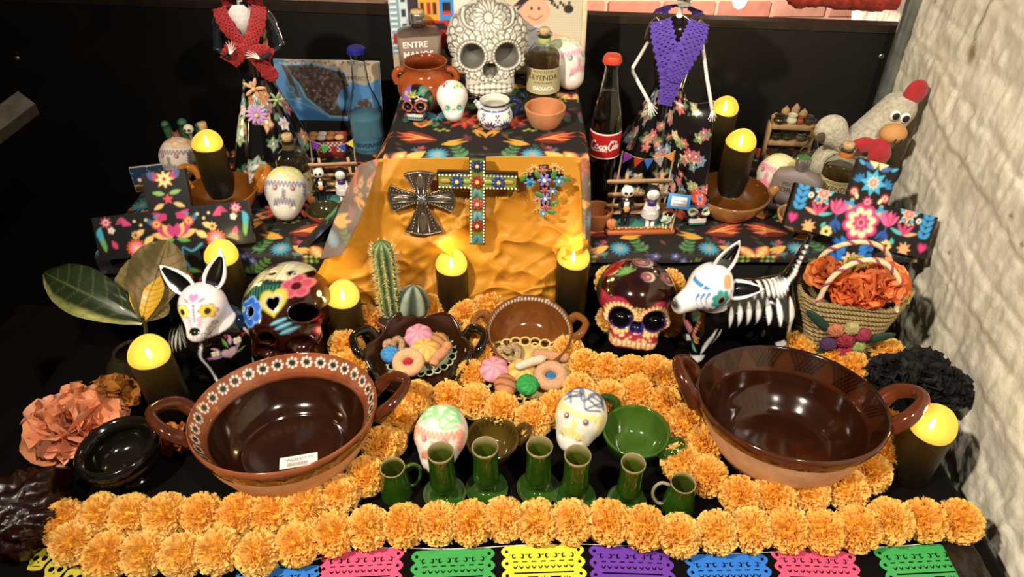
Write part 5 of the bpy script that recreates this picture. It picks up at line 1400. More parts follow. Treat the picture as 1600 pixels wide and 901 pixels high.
# ================================================================= painted clay dogs
def ear(tip, base, w, side, cup=.25, th=.004):
    """leaf shaped ear from base to tip, opening towards 'side' direction"""
    tip = np.array(tip, float); base = np.array(base, float); ax = tip-base; L = np.linalg.norm(ax); ax /= L
    s = np.array(side, float); s -= ax*(s@ax); s /= np.linalg.norm(s); x = np.cross(ax, s)
    def f(U, V):
        wd = w*np.sin(PI*(.16+.84*V)**.80)**.8*(1-.15*V)
        P = base+V[..., None]*L*ax+(U*wd)[..., None]*x-((1-U*U)*wd*cup)[..., None]*s
        return P[..., 0], P[..., 1], P[..., 2]
    g, U, V = sheet(f, 36, 50, (-1, 1), (0, 1)); g.col('#0e0c0d')
    e = np.maximum(np.abs(U)-.66+.0*V, (V-.88)*3)
    wgt = np.clip(e*14, 0, 1); g.C = g.C*(1-wgt[:, None])+lin('#e9e5ea')*wgt[:, None]
    return g
# ---- sitting dog
TW = math.radians(32)
def unturn(P): return np.stack([P[:, 0]*math.cos(TW)+(P[:, 1]+.03)*math.sin(TW), -P[:, 0]*math.sin(TW)+(P[:, 1]+.03)*math.cos(TW)-.03, P[:, 2]], 1)
def sit(P0):
    P = unturn(P0); Q = P.copy(); Q[:, 0] = np.abs(Q[:, 0])
    d = sd_cap(P, (0, .055, .072), (0, -.012, .135), .074, .060)
    d = smin(d, sd_ell(Q, (.050, .055, .050), (.040, .065, .052)), .025)
    d = smin(d, sd_cap(Q, (.030, -.045, .125), (.030, -.058, .016), .024, .017), .02)
    d = smin(d, sd_ell(Q, (.030, -.070, .012), (.020, .028, .013)), .012)
    d = smin(d, sd_ell(Q, (.055, -.005, .012), (.022, .045, .014)), .012)
    d = smin(d, sd_ell(P, (0, -.045, .110), (.062, .036, .066)), .03)
    d = smin(d, sd_cap(P, (0, .10, .03), (-.07, .12, .02), .013, .008), .02); P = P0
    d = smin(d, sd_cap(P, (0, -.018, .150), (-.006, -.030, .205), .042, .040), .03)
    d = smin(d, sd_ell(P, (-.008, -.034, .224), (.043, .044, .044)), .02)
    d = smin(d, sd_cap(P, (-.009, -.056, .214), (-.011, -.098, .186), .033, .020), .022)
    d = smax(d, -P[:, 2], .003)
    return d
g = snets(sit, (-.16, -.15, -.01), (.13, .17, .29), .0056, 1); N = vnormals(g.V, g.F); g.col('#0d0b0b')
x, y, z = g.V.T
hd = np.clip((z-.168-.35*(y+.05))/.004, 0, 1)*np.clip((-y-.012+.30*(z-.224))/.006, 0, 1)
g.C = g.C*(1-hd[:, None])+lin('#efe3e4')*hd[:, None]
el = 35; U, W = vplane(g.V, el); cx, cw = -.009, vplane(np.array([[-.009, -.075, .212]]), el)[1][0]
fm = front_mask(g, el, .05)*(hd > .3)
p = Paint(U-cx, W-cw, g.C, .0013, fm)
p.ell(0, .020, .022, .034, 0, '#f3e2e2'); p.heart(.0, .044, .010, '#c08ac0')
for sg, c in ((-1, '#e6dc72'), (1, '#eec44e')):
    p.rosette(sg*.024, .016, .0165, 6, '#1a1410', None); p.rosette(sg*.024, .016, .0150, 6, c, c, .009); p.ell(sg*.024, .015, .0055, .0075, -sg*15, '#33240c')
    for k in range(5): p.leaf(sg*.003, -.002-.0035*k, .017-.0015*k, .0036, (90-sg*(58+k*14)) if sg > 0 else 90+58+k*14, '#dc8096')
    p.leaf(sg*.008, .034, .018, .006, 90-sg*50, '#dc8aa4')
    for k in range(5): p.ring(sg*(.030-.004*k), -.012-.006*k, .003, .0012, '#c8a84a' if k % 2 else '#3a2c14')
p.ell(0, .028, .003, None, 0, '#2f62a8')
for k in range(8): p.ell(0, .022-.004*k, .0028, .0014, 0, '#3a70b0')
p.ell(-.001, -.028, .0105, .0095, 0, '#14100f')
for k in range(8): p.ell((k-3.5)*.004, -.041-.001*abs(k-3.5), .0008, .002, 0, '#2a2020')
# chest flowers, in front view
xb, yb, _ = unturn(g.V).T; Nb = unturn(N-[0, .03, 0]*1+[0, 0, 0]); Nb = np.stack([N[:, 0]*math.cos(TW)+N[:, 1]*math.sin(TW), -N[:, 0]*math.sin(TW)+N[:, 1]*math.cos(TW), N[:, 2]], 1)
pc = Paint(xb, z, g.C, .0012, ((Nb[:, 1] < -.1) & (z < .168)).astype(float))
pc.heart(.0, .098, .017, '#e2b8c4'); pc.leaf(.012, .10, .040, .008, 62, '#b083b8'); pc.leaf(-.012, .096, .034, .009, 168, '#b083b8'); pc.leaf(.0, .118, .03, .006, 100, '#6f9a4a'); pc.leaf(.010, .092, .028, .006, 25, '#6f9a4a')
pc.leaf(.006, .124, .026, .008, 80, '#c89ac0'); pc.leaf(-.018, .120, .018, .006, 140, '#d89aa8')
for fx, fz in ((-.026, .112), (.022, .128)):
    for k in range(4): pc.ell(fx+.0055*math.cos(k*PI/2+.7), fz+.0055*math.sin(k*PI/2+.7), .0042, None, 0, '#eee6c0')
for fx, fz in ((-.04, .10), (.004, .15), (.038, .135)):
    for k in range(3): pc.ell(fx+.003*math.cos(k*2.1), fz+.003*math.sin(k*2.1), .0016, None, 0, '#c04a58')
for sg in (-1, 1): pc.curve([(sg*.044, .145), (sg*.054, .11), (sg*.046, .07), (sg*.040, .02)], .004, '#e2dcd4')
# ribs on both flanks
pr = Paint(yb, z, g.C, .0014, ((np.abs(Nb[:, 0]) > .30) & (hd < .3)).astype(float))
for k in range(7): pr.leaf(.000+.014*k, .160-.011*k, .062, .0085, 262-3*k, '#dcd6c4', .8)
b0 = at(366, 592, 0); b0[1] = 1.095
t = thing('clay_dog', 'sitting black clay dog with a white skull face and big ears', 'dog figurine', (-.612, 1.105, .0), (0, 0, 4), sc=(1.0, .90, .88))
part('body', g, m_gloss, t)
part('ear', ear((-.088, .020, .290), (-.032, -.020, .246), .024, (.25, -1, .25)), m_gloss, t, solid=.004); part('ear', ear((.050, -.005, .335), (.014, -.022, .256), .023, (-.15, -1, .1)), m_gloss, t, solid=.004)

# ---- standing dog
def stand(P):
    d = sd_cap(P, (-.065, 0, .138), (.085, .006, .150), .056, .046)
    d = smin(d, sd_ell(P, (-.088, -.004, .130), (.050, .050, .068)), .03)
    for s in (-1, 1):
        d = smin(d, sd_cap(P, (-.088, s*.032, .115), (-.098, s*.034, .014), .025, .018), .02)
        d = smin(d, sd_ell(P, (-.106, s*.034, .011), (.027, .020, .012)), .012)
        d = smin(d, sd_cap(P, (.080, s*.030, .135), (.104, s*.034, .075), .040, .022), .025)
        d = smin(d, sd_cap(P, (.104, s*.034, .075), (.092, s*.034, .014), .019, .015), .012)
        d = smin(d, sd_ell(P, (.082, s*.034, .011), (.025, .019, .012)), .012)
    d = smin(d, sd_cap(P, (-.090, -.010, .170), (-.100, -.030, .218), .043, .040), .03)
    d = smin(d, sd_ell(P, (-.100, -.036, .228), (.050, .045, .044)), .02)
    d = smin(d, sd_cap(P, (-.122, -.046, .222), (-.184, -.072, .212), .034, .019), .022)
    d = smin(d, sd_cap(P, (.092, .008, .182), (.112, .010, .216), .017, .013), .02)
    d = smin(d, sd_cap(P, (.112, .010, .216), (.130, .012, .302), .012, .006), .01)
    d = smax(d, -P[:, 2], .003)
    return d
g = snets(stand, (-.22, -.11, -.01), (.19, .08, .325), .0058, 1); N = vnormals(g.V, g.F); g.col('#0d0b0b')
x, y, z = g.V.T
hd = np.clip((-(x+.060)-.25*(.228-z)*0)/.004, 0, 1)*np.clip((z-.178+.25*(x+.12))/.004, 0, 1)*np.clip((-y+.004)/.006, 0, 1)
hd = hd*(z > .176-.35*(x+.10)*0)
g.C = g.C*(1-hd[:, None])+lin('#f0eeee')*hd[:, None]
# head artwork seen from the dog's turned side
ax = np.array([.36, -.93, 0]); U = x*.93+y*.36; W = z*.80+(-y)*-.0+.0; W = z
fm = ((N@np.array([.25, -.85, .45]) > .05) & (hd > .3)).astype(float)
p = Paint(U, W, g.C, .0013, fm)
u0, w0 = -.118, .226
p.rosette(u0, w0, .023, 7, '#2a9a9a', '#2a9a9a', .015); p.ell(u0, w0, .0095, None, 0, '#d8863a'); p.ell(u0, w0, .0080, None, 0, '#161012')
for k in range(3): p.curve([(u0-.026-.010*k, w0+.016-.002*k), (u0-.034-.010*k, w0+.004), (u0-.030-.010*k, w0-.008)], .0045, '#3a78c0', 5, True)
p.leaf(u0+.006, w0+.024, .030, .020, 25, '#e8a070'); p.leaf(u0-.022, w0+.024, .024, .008, 175, '#4a86c8')
for k in range(3): p.curve([(u0-.050+.030*k, w0-.016-.004*k), (u0-.040+.030*k, w0-.024-.004*k), (u0-.030+.030*k, w0-.018-.004*k), (u0-.036+.030*k, w0-.014-.004*k)], .0035, '#8a3a98')
for k in range(4): p.ell(u0+.028, w0+.012-.008*k, .0032, None, 0, '#e08aa0')
nz = np.exp(-(((x+.198)/.014)**2+((y+.076)/.02)**2+((z-.218)/.011)**2)**2); g.C = g.C*(1-nz[:, None])+lin('#14100f')*nz[:, None]
# bones on the flank
side = ((N[:, 1] < .25) & (hd < .5)).astype(float)
p = Paint(x, z, g.C, .0014, side)
sp_ = catmull([(-.060, .205), (-.02, .196), (.05, .196), (.088, .199), (.108, .218), (.118, .250), (.130, .298)], 8)
for i in range(2, len(sp_)-1, 2):
    dxy = sp_[i+1]-sp_[i-1]; a = math.degrees(math.atan2(dxy[1], dxy[0])); p.ell(sp_[i][0], sp_[i][1]-.004,   .0040, .0085 if i < 28 else .006, a-12, '#f0eeea')
for k in range(6): p.leaf(-.048+.023*k, .178+.001*k, .060-.004*abs(k-2), .0115, 276, '#eeecea', .7)
p.leaf(.100, .182, .075, .018, 272, '#eeecea', .7); p.ell(.098, .075, .012, .010, 0, '#eeecea'); p.stroke([(.098, .085), (.094, .030)], .008, '#eeecea')
p.leaf(-.078, .135, .085, .012, 256, '#eeecea', 1.1); p.leaf(-.066, .130, .07, .008, 262, '#eeecea'); p.ell(-.100, .040, .016, .009, 30, '#eeecea')
p = Paint(x*.65-y*.75, z, g.C, .0013, ((N@np.array([-.75, -.65, .1]) > .1) & (hd < .5)).astype(float))
c0 = -.050
p.leaf(c0-.004, .135, .045, .022, 80, '#3a9a96'); p.heart(c0-.020, .105, .020, '#e4949c', 20); p.leaf(c0-.032, .12, .04, .012, 110, '#8ac0a0'); p.leaf(c0-.012, .072, .034, .012, 330, '#5ab0a0')
for k in range(6): p.ell(c0+.010-.002*k, .142-.010*k, .004, None, 0, '#e8987a')
for k in range(3): p.leaf(c0+.0, .095-.008*k, .018, .006, 10, '#e8b060')
t = thing('clay_dog', 'standing black clay dog with white bones and a painted skull face', 'dog figurine', (.480, 1.130, 0), (0, 0, 4), sc=(.86, 1, 1))
part('body', g, m_gloss, t)
part('ear', ear((-.062, -.040, .335), (-.088, -.030, .256), .025, (.1, -1, .3)), m_gloss, t, solid=.004); part('ear', ear((.002, -.075, .244), (-.070, -.045, .222), .022, (-.2, -.6, .8)), m_gloss, t, solid=.004)

# ================================================================= skeleton ladies
m_lace = {}
def flowers_on(U, V, C, n, seed, pal, r0, r1, kind='lily', lo=None, hi=None):
    r = np.random.default_rng(seed); p = Paint(U, V, C, .0012)
    for i in range(n):
        x = r.uniform(U.min(), U.max()); y = r.uniform(V.min(), V.max()); R = r.uniform(r0, r1); c = pal[int(r.integers(len(pal)))]; nn = int(r.integers(5, 7))
        p.petals(x, y, R, nn, R*.62, c, r.uniform(0, 90), .7); p.petals(x, y, R*.75, nn, R*.10, '#3a2a2a', 0, .7); p.ell(x, y, R*.18, None, 0, ['#e8d080', '#d88a50', '#f0e8d0'][i % 3])
        if i % 2: p.leaf(x+R, y, R*1.1, R*.5, r.uniform(0, 360), '#5f7f58'); p.leaf(x-R, y+R*.4, R*.9, R*.42, r.uniform(0, 360), '#42684a')
def skirt(t, prof, nf, amp, seed, pal, r0, r1, count, name='skirt', ph=0):
    n = 260; g = lathe(catmull(prof, 22), n); m = len(g.V)//n
    a = np.repeat(np.arange(n)*2*PI/n, m); zz = g.V[:, 2]; zmax = max(q[1] for q in prof)
    f = 1+amp*np.cos(nf*a+ph)*np.clip(1-zz/zmax, 0, 1)**.6; g.V[:, :2] *= f[:, None]
    g.col('#100d0e'); rr = np.hypot(g.V[:, 0], g.V[:, 1]); aa = np.angle(np.exp(1j*(a+PI/2)))
    flowers_on(aa*.085, zz, g.C, count, seed, pal, r0, r1)
    part(name, g, m_gloss, t)
def hand(t, wrist, dirv, spread, L=.022, r=.0011, col='#eae4dc'):
    """thin bony hand: palm and five fingers"""
    w = np.array(wrist, float); d = np.array(dirv, float); d /= np.linalg.norm(d); s = np.array(spread, float); s -= d*(s@d); s /= np.linalg.norm(s); u = np.cross(d, s)
    gs = [ball(.0035, n=10, m=8).move(w+d*.003)]
    for k, (o, l) in enumerate(((-1.0, .75), (-.5, .95), (0, 1.0), (.5, .93), (1.15, .6))):
        b = w+d*.004+s*.0025*o; m_ = b+(d+s*.35*o)*L*l*.55+u*.002; e = b+(d+s*.40*o)*L*l-u*.003
        gs.append(tube(catmull([b, m_, e], 4), [r*1.1]*4+[r]*4+[r*.6], 6))
    return part('hand', gsum(gs).col(col), m_matte, t)
def ruffle(path, width, axis, col, mat, t, name, waves=26, amp=.005, nv=22, holes=True):
    P = catmull(path, 10); m = len(P); s = np.linspace(0, 1, m); A = np.array(axis, float)
    T = np.gradient(P, axis=0); T /= np.linalg.norm(T, axis=1, keepdims=True); B = np.cross(T, A); B /= np.linalg.norm(B, axis=1, keepdims=True)
    n = m*5; si = np.linspace(0, m-1, n); i0 = np.clip(si.astype(int), 0, m-2); f = (si-i0)[:, None]
    Pp = P[i0]*(1-f)+P[i0+1]*f; Bp = B[i0]*(1-f)+B[i0+1]*f
    vv = np.linspace(-1, 1, nv); ww = np.interp(si/(m-1), np.linspace(0, 1, len(width)), width)
    sc = 1+.08*np.cos(waves*PI*si/(m-1))[:, None]*np.abs(vv)[None]
    V = Pp[:, None]+Bp[:, None]*(ww[:, None]*vv[None]*sc)[..., None]+A*(amp*.22*np.sin(waves*PI*.6*si/(m-1)+1.3)[:, None]*np.abs(vv)[None]+.004*(1-vv[None]**2))[..., None]
    F = grid_faces(n, nv)
    g = G(V.reshape(-1, 3), F); g.col(col)
    q = np.random.default_rng(len(path)+waves); k = q.uniform(.8, 1.1, (n, nv)); k[:, [0, 1, -2, -1]] = 1.12; g.C = g.C*k.reshape(-1, 1)
    if holes:
        i_, j_ = F[:, 0]//nv, F[:, 0] % nv; keep = ~((((i_//3)+(j_//3)*2) % 4 == 0) & (i_ % 3 < 2) & (j_ % 3 < 2) & (j_ > 2) & (j_ < nv-4)); g.F = F[keep]
    return part(name, g, mat, t, solid=.0012)
m_lace_ = M('crochet_lace', None, .75, var=.2, vscale=300, bump=.4, bscale=500)
def ladyskull(t, c, s):
    g = skull_mesh(skull_sdf(eye=.13, depth=.12), .05, 1); N = vnormals(g.V, g.F); g.col('#e8e2d8'); p = Paint(g.V[:, 0], g.V[:, 2], g.C, .03, (N[:, 1] < .2).astype(float))
    for sg in (-1, 1): p.ell(sg*.2, .5, .13, None, 0, '#141012')
    p.ell(0, .36, .05, .07, 0, '#141012')
    for k in range(8): p.stroke([((k-3.5)*.06, .06), ((k-3.5)*.06, .22)], .012, '#4a4440')
    p.stroke([(-.24, .14), (.24, .14)], .014, '#4a4440'); g.scale(s).move(c)
    return part('skull_head', g, m_gloss, t)
# ---- lady with the red shawl
Yc = 1.600; b0 = atY(388, 60, Yc)
t = thing('skeleton_lady', 'skeleton lady figure in a black flowered gown with red crochet shawl', 'figurine', (b0[0], Yc, Z1+.002), (0, 0, 10))
pal = ['#d8a888', '#d8cfd8', '#8aa8c0', '#b87888', '#c88a68', '#9ab098']
skirt(t, [(.095, .0), (.105, .008), (.092, .08), (.066, .17), (.040, .245), (.033, .275)], 9, .10, 11, pal, .016, .028, 95)
g = lathe(catmull([(.033, .270), (.036, .30), (.041, .345), (.044, .385), (.040, .415), (.018, .438), (.010, .445)], 5), 40).scale(1, .68, 1); g.col('#121014'); a = np.arctan2(g.V[:, 0], -g.V[:, 1]); flowers_on(a*.04, g.V[:, 2], g.C, 14, 5, ['#7a98b8', '#d8a070', '#c8c0d0', '#5a80a0'], .012, .02); part('bodice', g, m_gloss, t)
part('blouse_front', G(*(lambda q: (q.V, q.F))(prism([(-.024, .432), (-.004, .372), (.004, .372), (.024, .432), (.012, .446), (-.012, .446)], .004, 'y').move(0, -.030, 0))), M('white_lace', '#ded6d2', .8, var=.2, vscale=200), t)
for s in (-1, 1):
    sh = (s*.044, 0, .418); elb = (s*.068, -.010, .345); wr_ = (s*.034 if s < 0 else .026, -.064, .352 if s < 0 else .338)
    part('sleeve', tube(catmull([sh, (s*.060, -.004, .385), elb], 5), [.015]*5+[.012]*5+[.011], 12).col('#1a2026'), m_gloss, t)
    part('forearm', tube(catmull([elb, ((elb[0]+wr_[0])/2, -.044, .342), wr_], 5), .0048, 10).col('#26303a'), m_gloss, t)
    hand(t, wr_, (-s*.3, -.10, .8 if s < 0 else .25), (1, -.2, .2) if s < 0 else (.2, -.2, 1), .030)
ruffle([(-.042, -.020, .440), (-.034, -.034, .410), (-.012, -.044, .372), (.016, -.044, .330), (.036, -.038, .292), (.040, -.036, .276)], [.015, .017, .014, .014, .019, .010], (0, -1, 0), '#a02428', m_lace_, t, 'shawl_end')
ruffle([(.042, -.020, .440), (.034, -.034, .410), (.012, -.046, .372), (-.016, -.048, .345), (-.042, -.040, .326)], [.015, .017, .014, .014, .016], (0, -1, 0), '#a82a2c', m_lace_, t, 'shawl_end', 22)
ruffle([(.004, -.050, .348), (.030, -.050, .350), (.052, -.040, .336)], [.012, .017, .013], (0, -1, 0), '#a82a2c', m_lace_, t, 'shawl_bow', 14); ruffle([(-.004, -.050, .350), (-.030, -.048, .356), (-.052, -.036, .330)], [.012, .017, .013], (0, -1, 0), '#a82a2c', m_lace_, t, 'shawl_bow', 14)
ruffle([(-.044, .022, .438), (0, .040, .442), (.044, .022, .438)], [.014, .016, .014], (0, 1, .2), '#a02428', m_lace_, t, 'shawl_collar', 14)
for fx, fz, R, c, n in ((-.006, .262, .026, '#e0a878', 5), (-.010, .205, .026, '#c89ad0', 12), (.040, .235, .020, '#8aa880', 6)):
    gs = [ball(R*.5, R*.09, R*.17, 10, 6).move(R*.55, 0, 0).rot(0, -360*k/n, 0) for k in range(n)]
    part('flower', gsum(gs).move(fx, -.040-(.27-fz)*.32, fz).col(c), m_matte, t); part('flower_centre', ball(R*.2, R*.16, R*.2, 10, 8).move(fx, -.044-(.27-fz)*.32, fz).col('#d8c070'), m_matte, t)
part('neck', tube([(0, 0, .44), (0, -.002, .468)], .006, 10).col('#e8e2d8'), m_matte, t); ladyskull(t, (0, -.004, .462), .050)
g = lathe(catmull([(.075, .505), (.06, .512), (.032, .512), (.030, .535), (.018, .545), (.0005, .547)], 5), 40).col('#15110f'); part('hat', g, m_gloss, t)
# ---- lady with the purple shawl
Yc = 1.570; b0 = atY(1056, 60, Yc)
t = thing('skeleton_lady', 'skeleton lady figure in a dark flowered gown with purple lace shawl', 'figurine', (b0[0], Yc, Z1+.002), (0, 0, -8), sc=1.0)
pal = ['#c87a78', '#8aa0b8', '#d8c8a0', '#b86a70', '#c89888', '#7a94a8']
skirt(t, [(.110, .0), (.118, .008), (.108, .07), (.082, .15), (.048, .225), (.032, .262)], 11, .09, 21, pal, .008, .015, 210)
g = lathe(catmull([(.032, .255), (.037, .29), (.042, .335), (.045, .375), (.040, .400), (.018, .418), (.008, .424)], 5), 40).scale(1, .68, 1); g.col('#1a1414'); a = np.arctan2(g.V[:, 0], -g.V[:, 1]); flowers_on(a*.04, g.V[:, 2], g.C, 26, 6, pal, .007, .012); part('bodice', g, m_gloss, t)
def lift(U, V):
    x = .010+.088*U; z = .262-.215*V-.015*np.sin(U*3)
    return x+.014*V, -.040-.080*V**.6+.014*np.sin(U*5+1)*V-.02*U, z
g, U, V = sheet(lift, 70, 110); g.col('#150f10'); flowers_on(U*.10, V*.215, g.C, 34, 9, ['#c86a6c', '#7a94b0', '#d8c090', '#b06a78', '#a0a878'], .009, .017); part('lifted_skirt', g, m_gloss, t, solid=.002)
for s in (-1, 1):
    part('sleeve', tube(catmull([(s*.038, 0, .408), (s*.052, -.002, .392), (s*.058, -.004, .368)], 5), [.015]*5+[.014]*5+[.012], 12).col('#2a1c1c'), m_gloss, t)
aw = [(-.057, -.004, .370), (-.090, -.020, .305), (-.045, -.066, .250)]
part('arm', tube([aw[0], (-.088, -.019, .309), (-.087, -.022, .300), aw[2]], .0042, 10).col('#e6e0d8'), m_matte, t); hand(t, aw[2], (.35, -.35, -.55), (1, 0, .2), .030)
part('arm', tube([(.057, -.004, .372), (.078, -.03, .300), (.094, -.088, .250)], .0042, 10).col('#e6e0d8'), m_matte, t); hand(t, (.094, -.088, .250), (.1, -.4, -.6), (1, 0, 0), .022)
ruffle([(-.040, -.016, .418), (-.030, -.036, .385), (-.010, -.046, .330), (-.002, -.048, .290), (-.008, -.052, .240)], [.022, .026, .026, .024, .016], (0, -1, 0), '#5a40a8', m_lace_, t, 'shawl_end', 30)
ruffle([(.044, -.016, .418), (.034, -.036, .385), (.014, -.048, .335), (.004, -.052, .295)], [.022, .027, .026, .016], (0, -1, 0), '#5a40a8', m_lace_, t, 'shawl_end', 26)
ruffle([(-.044, -.004, .424), (-.03, .03, .428), (0, .042, .430), (.03, .03, .428), (.048, -.004, .424)], [.016]*5, (0, .3, 1), '#43307f', m_lace_, t, 'shawl_collar', 24)
part('neck', tube([(0, 0, .415), (0, -.003, .430), (.004, -.006, .462)], [.010, .006, .0045], 10).col('#e8e2d8'), m_matte, t); ladyskull(t, (.004, -.010, .450), .052)
g = lathe(catmull([(.085, .500), (.066, .508), (.034, .508), (.031, .535), (.018, .545), (.0005, .547)], 5), 44).col('#241619'); part('hat', g, m_gloss, t)
ruffle([(.05, -.055, .492), (.075, -.02, .495), (.08, .02, .497)], [.016, .018, .014], (0, 0, 1), '#c8a040', m_lace_, t, 'hat_ribbon', 14)
# ================================================================= crosses
def plate(rects, cell, th, base, paint, mat, t, name='board', edge='#0a0809'):
    """board made of axis-aligned rectangles in x-z, painted on its front (-y) face"""
    x0 = min(r[0] for r in rects); x1 = max(r[2] for r in rects); z0 = min(r[1] for r in rects); z1 = max(r[3] for r in rects)
    nx, nz = int(round((x1-x0)/cell)), int(round((z1-z0)/cell)); X = np.linspace(x0, x1, nx+1); Z = np.linspace(z0, z1, nz+1)
    cx, cz = np.meshgrid((X[1:]+X[:-1])/2, (Z[1:]+Z[:-1])/2, indexing='ij'); ins = np.zeros(cx.shape, bool)
    for r in rects: ins |= (cx > r[0]) & (cx < r[2]) & (cz > r[1]) & (cz < r[3])
    gx, gz = np.meshgrid(X, Z, indexing='ij'); nv = gx.size; id_ = np.arange(nv).reshape(gx.shape)
    V = np.vstack([np.c_[gx.ravel(), np.full(nv, -th/2), gz.ravel()], np.c_[gx.ravel(), np.full(nv, th/2), gz.ravel()]])
    i, j = np.nonzero(ins); q = np.stack([id_[i, j], id_[i+1, j], id_[i+1, j+1], id_[i, j+1]], 1)
    F = [q, q[:, ::-1]+nv]
    pad = np.pad(ins, 1)
    for di, dj, a, b in ((-1, 0, (0, 1), (0, 0)), (1, 0, (1, 0), (1, 1)), (0, -1, (0, 0), (1, 0)), (0, 1, (1, 1), (0, 1))):
        e = ins & ~pad[1+di:1+di+nx, 1+dj:1+dj+nz]; i, j = np.nonzero(e)
        A = id_[i+a[0], j+a[1]]; B = id_[i+b[0], j+b[1]]; F.append(np.stack([A, A+nv, B+nv, B], 1))
    F = np.vstack(F); used = np.unique(F); mp = np.full(2*nv, -1); mp[used] = np.arange(len(used))
    g = G(V[used], mp[F]); g.col(base); fr = g.V[:, 1] < 0
    paint(Paint(g.V[:, 0], g.V[:, 2], g.C, cell*1.0, fr.astype(float)))
    return part(name, g, mat, t, sharp=40)
m_lacq = M('black_lacquer', None, .35, coat=.25, var=.04)
def spark(p, x, y, r, n, c1, c2, cc): p.petals(x, y, r, n, r*.42, c1, 0, .7); p.petals(x, y, r*.62, n, r*.28, c2, 0, .7); p.ell(x, y, r*.22, None, 0, cc)
def cross_a(p):
    for s in (-1, 1):
        X = lambda x: s*x
        A = lambda a: a if s > 0 else 180-a
        p.leaf(X(.016), .095, .028, .016, A(60), '#b04a68'); p.leaf(X(.026), .098, .026, .012, A(80), '#4a5a90')
        p.leaf(X(.004), .066, .028, .010, A(12), '#8ab068'); p.leaf(X(.010), .046, .026, .010, A(-25), '#e0b87a')
        for k in range(4): p.leaf(X(.010), .012+.004*k, .034-.004*k, .013, A(30-k*22), '#c0306c' if k != 1 else '#2f8a98')
        for k in range(4): p.leaf(X(.004), -.028, .046-.005*k, .017, A(14+k*22), '#b83a74' if k % 2 else '#e6b06a')
        p.leaf(X(.002), -.032, .03, .010, A(-15), '#5f9a4a')
        p.leaf(X(.045), -.020, .030, .014, A(-35), '#e6c07a'); p.leaf(X(.062), -.004, .026, .012, A(-30), '#e0b87a'); p.leaf(X(.042), .002, .024, .010, A(55), '#2a6a88')
        spark(p, X(.034), .004, .013, 12, '#d05a58', '#f0b070', '#a02a40'); spark(p, X(.085), -.042, .022, 16, '#d8603c', '#e88ab0', '#e8c070'); spark(p, X(.082), -.014, .010, 8, '#e8c880', '#b06a40', '#4a2a30')
        for k in range(3): p.curve([(X(.090+.006*k), .010), (X(.105), .026-.004*k), (X(.118-.004*k), .014)], .005, '#d04a7a', 5, True)
        spark(p, X(.138), .020, .013, 8, '#d0527a', '#f0c0b0', '#702040'); p.rosette(X(.130), .002, .007, 5, '#f0e8d8', '#e0b060', .002)
        for k in range(5): p.leaf(X(.150), .012-.008*k, .024, .009, A(-60-8*k), '#3fa0b4' if k < 3 else '#6a9a50')
        p.leaf(X(.125), -.040, .022, .011, A(70), '#c8406c'); p.curve([(X(.052), -.05), (X(.03), -.062), (X(.012), -.052), (X(.01), -.068)], .006, '#3f8aa0', 5, True)
        p.leaf(X(.008), -.080, .026, .008, A(-60), '#4a8a9a'); p.leaf(X(.012), -.10, .030, .010, A(-20), '#6fa058'); p.leaf(X(.03), -.135, .028, .011, A(40), '#c0406c')
        for k in range(3): p.ell(X(.055+.012*k), .016-.010*(k % 2), .0025, None, 0, '#f0d8a0')
    spark(p, 0, .098, .020, 8, '#eec87c', '#f4e0a8', '#b03a40'); p.petals(0, .055, .012, 5, .006, '#d0505c', 90); spark(p, 0, -.12, .022, 18, '#d8823c', '#e8b070', '#702a20'); p.rosette(0, -.155, .012, 5, '#d89a70', '#702a20', .003)
